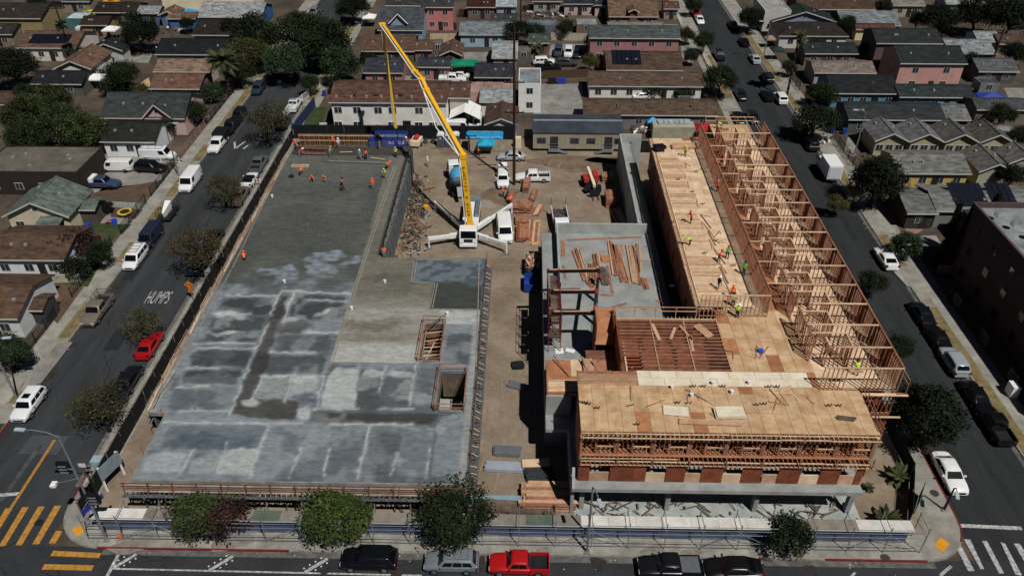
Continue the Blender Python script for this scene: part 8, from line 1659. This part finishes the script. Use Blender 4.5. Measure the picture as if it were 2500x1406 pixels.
# yard canopies, awnings, play things
canopy('white garden umbrella by the low black roof', 233, 190, 3.0, 3.0, 2.2, mat('tent_white', 'e2e2de')); canopy('white party tent beside the left street far up', 902, 42, 3.0, 3.0, 2.3, mat('tent_white', 'e2e2de')); canopy('white peaked tent near the brown garage', 271, 72, 3.2, 3.0, 2.4, mat('tent_white', 'e2e2de')); canopy('green awning stretched over the pink house yard', 1134, 155, 5.4, 3.4, 2.8, mat('green_awning', '0f7a5c', .6, .12)); canopy('dark green gazebo by the fan palm', 1898, 122, 2.6, 2.4, 2.2, flat('1e2f2b')); canopy('beige patio umbrella by the upper right street', 1880, 95, 2.2, 2.2, 2.0, flat('8a765e')); canopy('blue tarp shelter at the top by the pale roof', 463, 30, 3.6, 2.2, 2.4, mat('blue_tarp', '2f9bd0')); canopy('deep blue tarp shelter at the right edge yard', 2418, 236, 5.0, 2.6, 1.8, paint('22388f', .6)); canopy('blue pop-up tent behind the long brown building', 1593, 296, 2.0, 1.6, 1.8, mat('blue_tarp', '2f9bd0'))
mb = MB(); a = [P3(363, 190, 2.9), P3(370, 213, 2.6), P3(330, 213, 2.2)]; tag(mb.plate(a if True else a, .03).build('sail_shade', mat('beige_sail', 'b39a6c', .7, .1)), 'beige triangular sail shade by the red brown roof', 'sail shade')
t = thing('trampoline', 'yellow edged trampoline in the play yard', 'trampoline', (*P(306, 521, .4), .13)); MB().tube((0, 0, .5), (0, 0, .58), 1.05, n=18).build('pad', paint('c9a93a', .6), t); MB().tube((0, 0, .56), (0, 0, .6), .7, n=18).build('mat', flat('2a2418'), t)
for k in range(4): MB().tube((.9 * math.cos(k * 1.57), .9 * math.sin(k * 1.57), 0), (.9 * math.cos(k * 1.57), .9 * math.sin(k * 1.57), .5), .04, n=5).build('leg', STEEL, t)
t = thing('toy_slide', 'red and blue toy slide on the lawn of the sage green house', 'toy slide', (*P(273, 549), .14)); MB().bar((-.9, 0, .1), (.3, 0, .8), .4, .08).build('slide', paint('b3261f'), t); MB().box(.3, .8, -.3, .3, 0, .8).build('steps', paint('2747b0'), t)
for i, (px, py, c, lb) in enumerate(((218, 558, '1f3f8f', 'blue bin by the sage green porch'), (1010, 190, '1e3a30', 'green bin at the pink house wall'), (1018, 190, '22398c', 'left blue bin at the pink house wall'), (1028, 190, '24345f', 'middle blue bin at the pink house wall'), (1040, 190, '22398c', 'right blue bin at the pink house wall'), (792, 232, '22398c', 'blue bin behind the white picket fence'), (1348, 202, '15171a', 'black dumpster bin in the concrete yard'), (1371, 202, '1f3a9a', 'blue dumpster bin in the concrete yard'), (2032, 322, '1f3468', 'left blue bin by the bungalow fence'), (2060, 325, '1f3a8a', 'right blue bin by the bungalow fence'), (718, 312, '1d3a86', 'blue bin beside the gnarled street tree'), (2318, 190, '24409a', 'blue bin by the pink two storey wall'), (2333, 190, 'a3232b', 'red bin by the pink two storey wall'))):
    w = 1.7 if 'dumpster' in lb else .65; t = thing('wheelie_bin', lb, 'bin', (*P(px, py, .4), .13)); MB().hexa([(-w / 2 * .85, -.3, 0), (w / 2 * .85, -.3, 0), (w / 2 * .85, .3, 0), (-w / 2 * .85, .3, 0), (-w / 2, -.36, 1.0), (w / 2, -.36, 1.0), (w / 2, .36, 1.0), (-w / 2, .36, 1.0)]).build('bin_body', paint(c, .5), t); MB().box(-w / 2, w / 2, -.4, .38, 1.0, 1.07).build('lid', paint(c, .5), t)
mb = MB(); g = random.Random(21)
for cx, cy, n, r in ((1290, 140, 60, 22), (1330, 40, 70, 45), (1350, 30, 50, 40), (2350, 228, 30, 35), (1560, 285, 20, 60), (430, 75, 40, 30), (530, 215, 30, 18), (90, 735, 30, 15), (1640, 298, 30, 40), (1560, 325, 50, 14), (2010, 345, 15, 20), (2450, 95, 30, 30), (1160, 255, 15, 10)):
    for i in range(n):
        x, y = P(cx + g.gauss(0, r * .5), cy + g.gauss(0, 5)); a = g.uniform(0, 3.1); d = Vector((math.cos(a), math.sin(a), g.uniform(-.2, .2))) * g.uniform(.1, .7); c = Vector((x, y, .2 + g.uniform(0, .6))); mb.bar(c - d, c + d, g.uniform(.1, .5), g.uniform(.05, .4), g.choice((0, 1, 2, 3, 4, 5)))
tag(stuff(mb.build('yard_clutter', [LUMD, flat('77797a'), WHITE, flat('4a4038'), flat('7b5a46'), flat('33363a')])), 'jumble of stored planks and junk in the back yards', 'clutter')
for i in range(6):
    x, y = P(1612 + i * 13, 300, 2.6); o = MB().box(-.5, .5, -.9, .9, 0, .25).build('panel_bundle', mat('grey_panels', '9aa0a3', .6, .15, ov=.1), None, loc=(x, y, 2.64), rz=R(8 - 4 * i)); tag(o, 'grey panel bundle on the container roof, %s from the left' % ORD[i], 'panels', 'panel bundles on the container roof')

# ================================================================== TREES
def tr(kind, tone, px, py, label, s=1., sz=None, hz=None, **k):
    """px,py: middle of the crown; hz its height"""
    hz = hz if hz is not None else {'broad': 3.5, 'broad2': 3.75, 'dense': 3.95, 'dense2': 3.95, 'sparse': 3.9, 'sparse2': 3.6, 'bush': 1.1, 'ball': 1.8, 'palm': 6.5, 'fanpalm': 11., 'youngpalm': .9, 'smallpalm': 2.6, 'cypress': 5.}[kind] * (sz or s)
    x, y = P(px, py, hz); return tree(kind, tone, x, y, label, s, sz, **k)
FT = [('broad', 'mid', 483, 1258, 'dark green street tree with a reddish side at the front left', 1.0), ('broad', 'fresh', 812, 1262, 'bright green street tree in the middle of the front pavement', 1.12), ('broad2', 'deep', 1116, 1265, 'large dark green street tree before the dirt lane', 1.13)]
for k, c, x, y, l, s in FT:
    X, Y = P(x, y, 2.9 * s); tree(k, c, X, Y, l, s * 1.04, s * .84)
o = tree('bush', 'red', P(545, 1250, 3.5)[0], 45.0, 'reddish leaved crown beside the front left street tree', 1.3, 1.9)
X, Y = P(1926, 1328, 1.6); tree('ball', 'deep', X, 43.9, 'small round dark street tree near the front right', 1.15)
tr('sparse', 'olive', 240, 985, 'thin crowned street tree over the dark blue sedan', 1.0); tr('sparse2', 'olive', 357, 785, 'thin crowned street tree over the red sedan', .85); tr('sparse', 'brown', 475, 600, 'wide brown leaved street tree on the left street', 1.25); tr('sparse2', 'olive', 555, 455, 'street tree with green grey crown by the white sedan', 1.05); tr('sparse', 'olive', 650, 285, 'gnarled spreading street tree beside the apartment lawn', 1.35)
tr('dense', 'deep', 1990, 290, 'dark green tree over the blue bins on the right street', 1.05); tr('dense2', 'black', 2140, 440, 'very dark spreading tree casting shade on the right street', 1.15); tr('dense2', 'black', 2255, 1015, 'big dark tree shading the lower right street', 1.05); tr('ball', 'green', 2213, 600, 'round clipped bush beside the white older sedan', 1.25); tr('broad', 'deep', 2125, 690, 'street tree behind the middle of the timber wing', .7); tr('broad', 'olive', 2040, 500, 'street tree behind the upper part of the timber wing', .6); tr('broad', 'deep', 2195, 850, 'street tree behind the corner of the timber wing', .7)
for i, (px, py, s) in enumerate(((2318, 575, .95), (2350, 585, 1.0), (2378, 570, .9), (2405, 560, 1.05))): tr('cypress', 'black', px, py, ('leftmost', 'second from the left', 'third from the left', 'rightmost')[i] + ' of the four tall narrow cypresses by the dark flat roof', s, group='four cypresses', name='cypress_tree')
for i, (px, py) in enumerate(((2195, 1160), (2165, 1265), (2120, 1190))): tr('youngpalm', 'palm', px, py, ('young fan palm on the site dirt near the right kerb', 'young palm beside the teal gate', 'tiny young palm below the red sheathing')[i], (.9, .9, .4)[i], name='young_palm', cat='palm')
tr('palm', 'palm', 543, 150, 'feathery date palm beside the left street', 1.05, name='palm_tree', cat='palm'); tr('fanpalm', 'palm', 1950, 95, 'tall slender fan palm beside the right street', 1.05, hz=11.3, name='palm_tree', cat='palm'); tr('smallpalm', 'palm', 1310, 115, 'short palm in the rubble yard', .9, name='palm_tree', cat='palm'); tr('fanpalm', 'black', 150, 62, 'dark palm above the solar roof house', .8, name='palm_tree', cat='palm')
LT = [('dense2', 'mid', 60, 285, 'left part of the big green grove behind the flat roof', 1.1), ('dense', 'mid', 140, 300, 'round middle tree of the green grove behind the flat roof', 1.15), ('dense2', 'mid', 205, 320, 'right hand tree of the green grove behind the flat roof', 1.0), ('dense', 'deep', 70, 330, 'dark front tree of the green grove behind the flat roof', 1.05), ('dense2', 'mid', 130, 245, 'rear tree of the green grove beside the black roof', .9), ('dense', 'black', 30, 160, 'very dark tree at the left edge below the solar house', 1.35), ('dense2', 'black', 342, 78, 'round dark tree above the red car', 1.2), ('broad2', 'deep', 300, 182, 'dark tree between the brown gable and the sail shade', 1.15), ('dense', 'deep', 470, 272, 'dark bushy tree right of the pink gable', .75), ('broad', 'deep', 405, 310, 'flowering dark shrub below the pink gable', .7), ('bush', 'red', 185, 600, 'shrub with dark red leaves by the brown roof', 1.9), ('broad', 'deep', 240, 620, 'dark green hedge tree beside the red leaved shrub', .75), ('bush', 'deep', 185, 655, 'low dark bush beside the white and navy wall', 1.3), ('broad', 'green', 22, 855, 'white flowered plumeria bush at the left edge', .85), ('ball', 'black', 257, 507, 'dark clipped ball shrub by the porch steps', .65), ('dense2', 'deep', 620, 90, 'tall dark street tree on the left side of the left street', 1.5), ('dense', 'deep', 735, 70, 'tall dark street tree filling the upper centre left', 1.6), ('dense2', 'deep', 800, 110, 'dark street tree nearest the slate pink house', 1.45), ('dense', 'green', 700, 145, 'green street tree in front of the upper dark trees', 1.25), ('dense2', 'green', 830, 160, 'low green tree hanging over the pink house', 1.1), ('dense', 'olive', 610, 130, 'brownish tree left of the upper street', 1.2), ('dense', 'black', 860, 15, 'dark tree at the top beside the party tent', 1.1), ('broad', 'deep', 755, 205, 'small street tree above the white picket fence', .75), ('dense', 'deep', 580, 175, 'dark tree behind the date palm', .9), ('dense', 'black', 1262, 75, 'tall dark conifer by the light blue house', .9), ('broad', 'deep', 1382, 68, 'round tree in the rubble yard', .8), ('bush', 'green', 1310, 75, 'small bush in the rubble yard', 1.3), ('broad', 'olive', 1440, 150, 'bushy shrub left of the black solar roof', .7), ('broad', 'deep', 1720, 100, 'small street tree on the upper right street', .9), ('dense', 'deep', 1762, 190, 'round dense tree beside the right street', 1.0), ('broad', 'deep', 1690, 140, 'dark shrub by the black solar roof', .6), ('dense', 'black', 1830, 45, 'dark hedge tree on the far right street', .9), ('broad', 'black', 2068, 60, 'dark tree behind the brown hip roof', .9), ('dense', 'black', 2300, 45, 'dark tree at the top right, left of the grove', 1.2), ('dense2', 'black', 2390, 30, 'dark grove tree at the top right', 1.4), ('dense', 'black', 2470, 40, 'dark tree in the top right corner', 1.5), ('broad', 'deep', 2255, 180, 'tree before the pink two storey wall', .75), ('dense', 'deep', 2010, 230, 'dark tree before the blue house', .75), ('broad', 'deep', 2445, 280, 'dark tree behind the fourth bungalow', .85), ('smallpalm', 'palm', 2325, 420, 'bushy cycad before the grey bungalow', .9), ('broad', 'black', 2470, 430, 'dark shrub at the right edge below the bungalows', .8), ('broad', 'deep', 1690, 15, 'dark tree at the top of the right street', .8), ('broad', 'deep', 2370, 150, 'dark shrub below the leaning utility pole', .8), ('dense', 'black', 95, 15, 'dark tree at the top left corner', .8), ('broad', 'black', 560, 70, 'dark tree right of the dark brown roof', 1.0), ('bush', 'green', 1600, 225, 'planter bush row before the white bungalows', 1.2), ('bush', 'green', 1665, 230, 'planter bush at the right end of the white bungalows', 1.2)]
for k, c, x, y, l, s in LT: tr(k, c, x, y, l, s)

for k, c, x, y, l, s in (('broad', 'deep', 60, 232, 'dark shrub left of the low black roof', .9), ('bush', 'deep', 285, 215, 'dark shrub under the white garden umbrella', 1.6), ('broad', 'olive', 345, 225, 'olive shrub behind the grey green ridge', .7), ('bush', 'green', 520, 230, 'low hedge below the date palm', 1.5), ('broad', 'deep', 200, 135, 'dark tree behind the brown stepped gable', .7), ('broad', 'black', 455, 60, 'dark tree below the blue cottage', .7), ('bush', 'deep', 905, 140, 'shrub left of the long brown shingled house', 1.3), ('bush', 'green', 1455, 105, 'shrub at the corner of the long pink house', 1.4), ('broad', 'deep', 1675, 85, 'tree beside the white picket fence at the top right street', .7), ('broad', 'black', 2110, 125, 'dark tree between the slate roof and the two storey wall', .7), ('broad', 'deep', 2200, 235, 'dark shrub behind the dark slate roof', .6), ('dense', 'black', 2480, 130, 'dark tree at the right edge beside the small white house', .8), ('broad', 'deep', 2490, 330, 'dark shrub at the right edge beside the fourth bungalow', .7), ('bush', 'deep', 2250, 430, 'hedge before the yellow walled bungalow', 1.2), ('broad', 'deep', 2275, 130, 'dark tree peeking between the two storey roofs', .6), ('broad', 'black', 2150, 20, 'dark tree behind the large brown top roof', .8), ('broad', 'deep', 2240, 50, 'tree left of the top right grove', .9), ('bush', 'deep', 1995, 115, 'shrub in front of the slate house by the fan palm', 1.4), ('broad', 'deep', 1925, 165, 'street shrub below the fan palm trunk', .6), ('bush', 'green', 2010, 170, 'hedge at the pinkish beige house', 1.5), ('broad', 'deep', 820, 205, 'tree beside the brown roof of the apartment house', .6)):
    tr(k, c, x, y, l, s)

for i, (a, b, z0, z1, lb) in enumerate((((172, 128), (-60, 140), 10.8, 10.5, 'overhead wire leaving the far left pole toward the left edge'), ((172, 128), (420, 60), 10.8, 9.5, 'overhead wire running right from the far left pole'), ((2410, 185), (2560, 260), 9.2, 9., 'overhead wire running down right from the leaning pole'), ((2410, 185), (2200, 60), 9.2, 9., 'overhead wire running up left from the leaning pole'), ((1271, 70), (1100, 20), 8.8, 8.5, 'overhead wire running left from the top centre pole'), ((1271, 70), (1480, 30), 8.8, 8.5, 'overhead wire running right from the top centre pole'))):
    wire((*P(*a), z0), (*P(*b), z1), .8, lb)
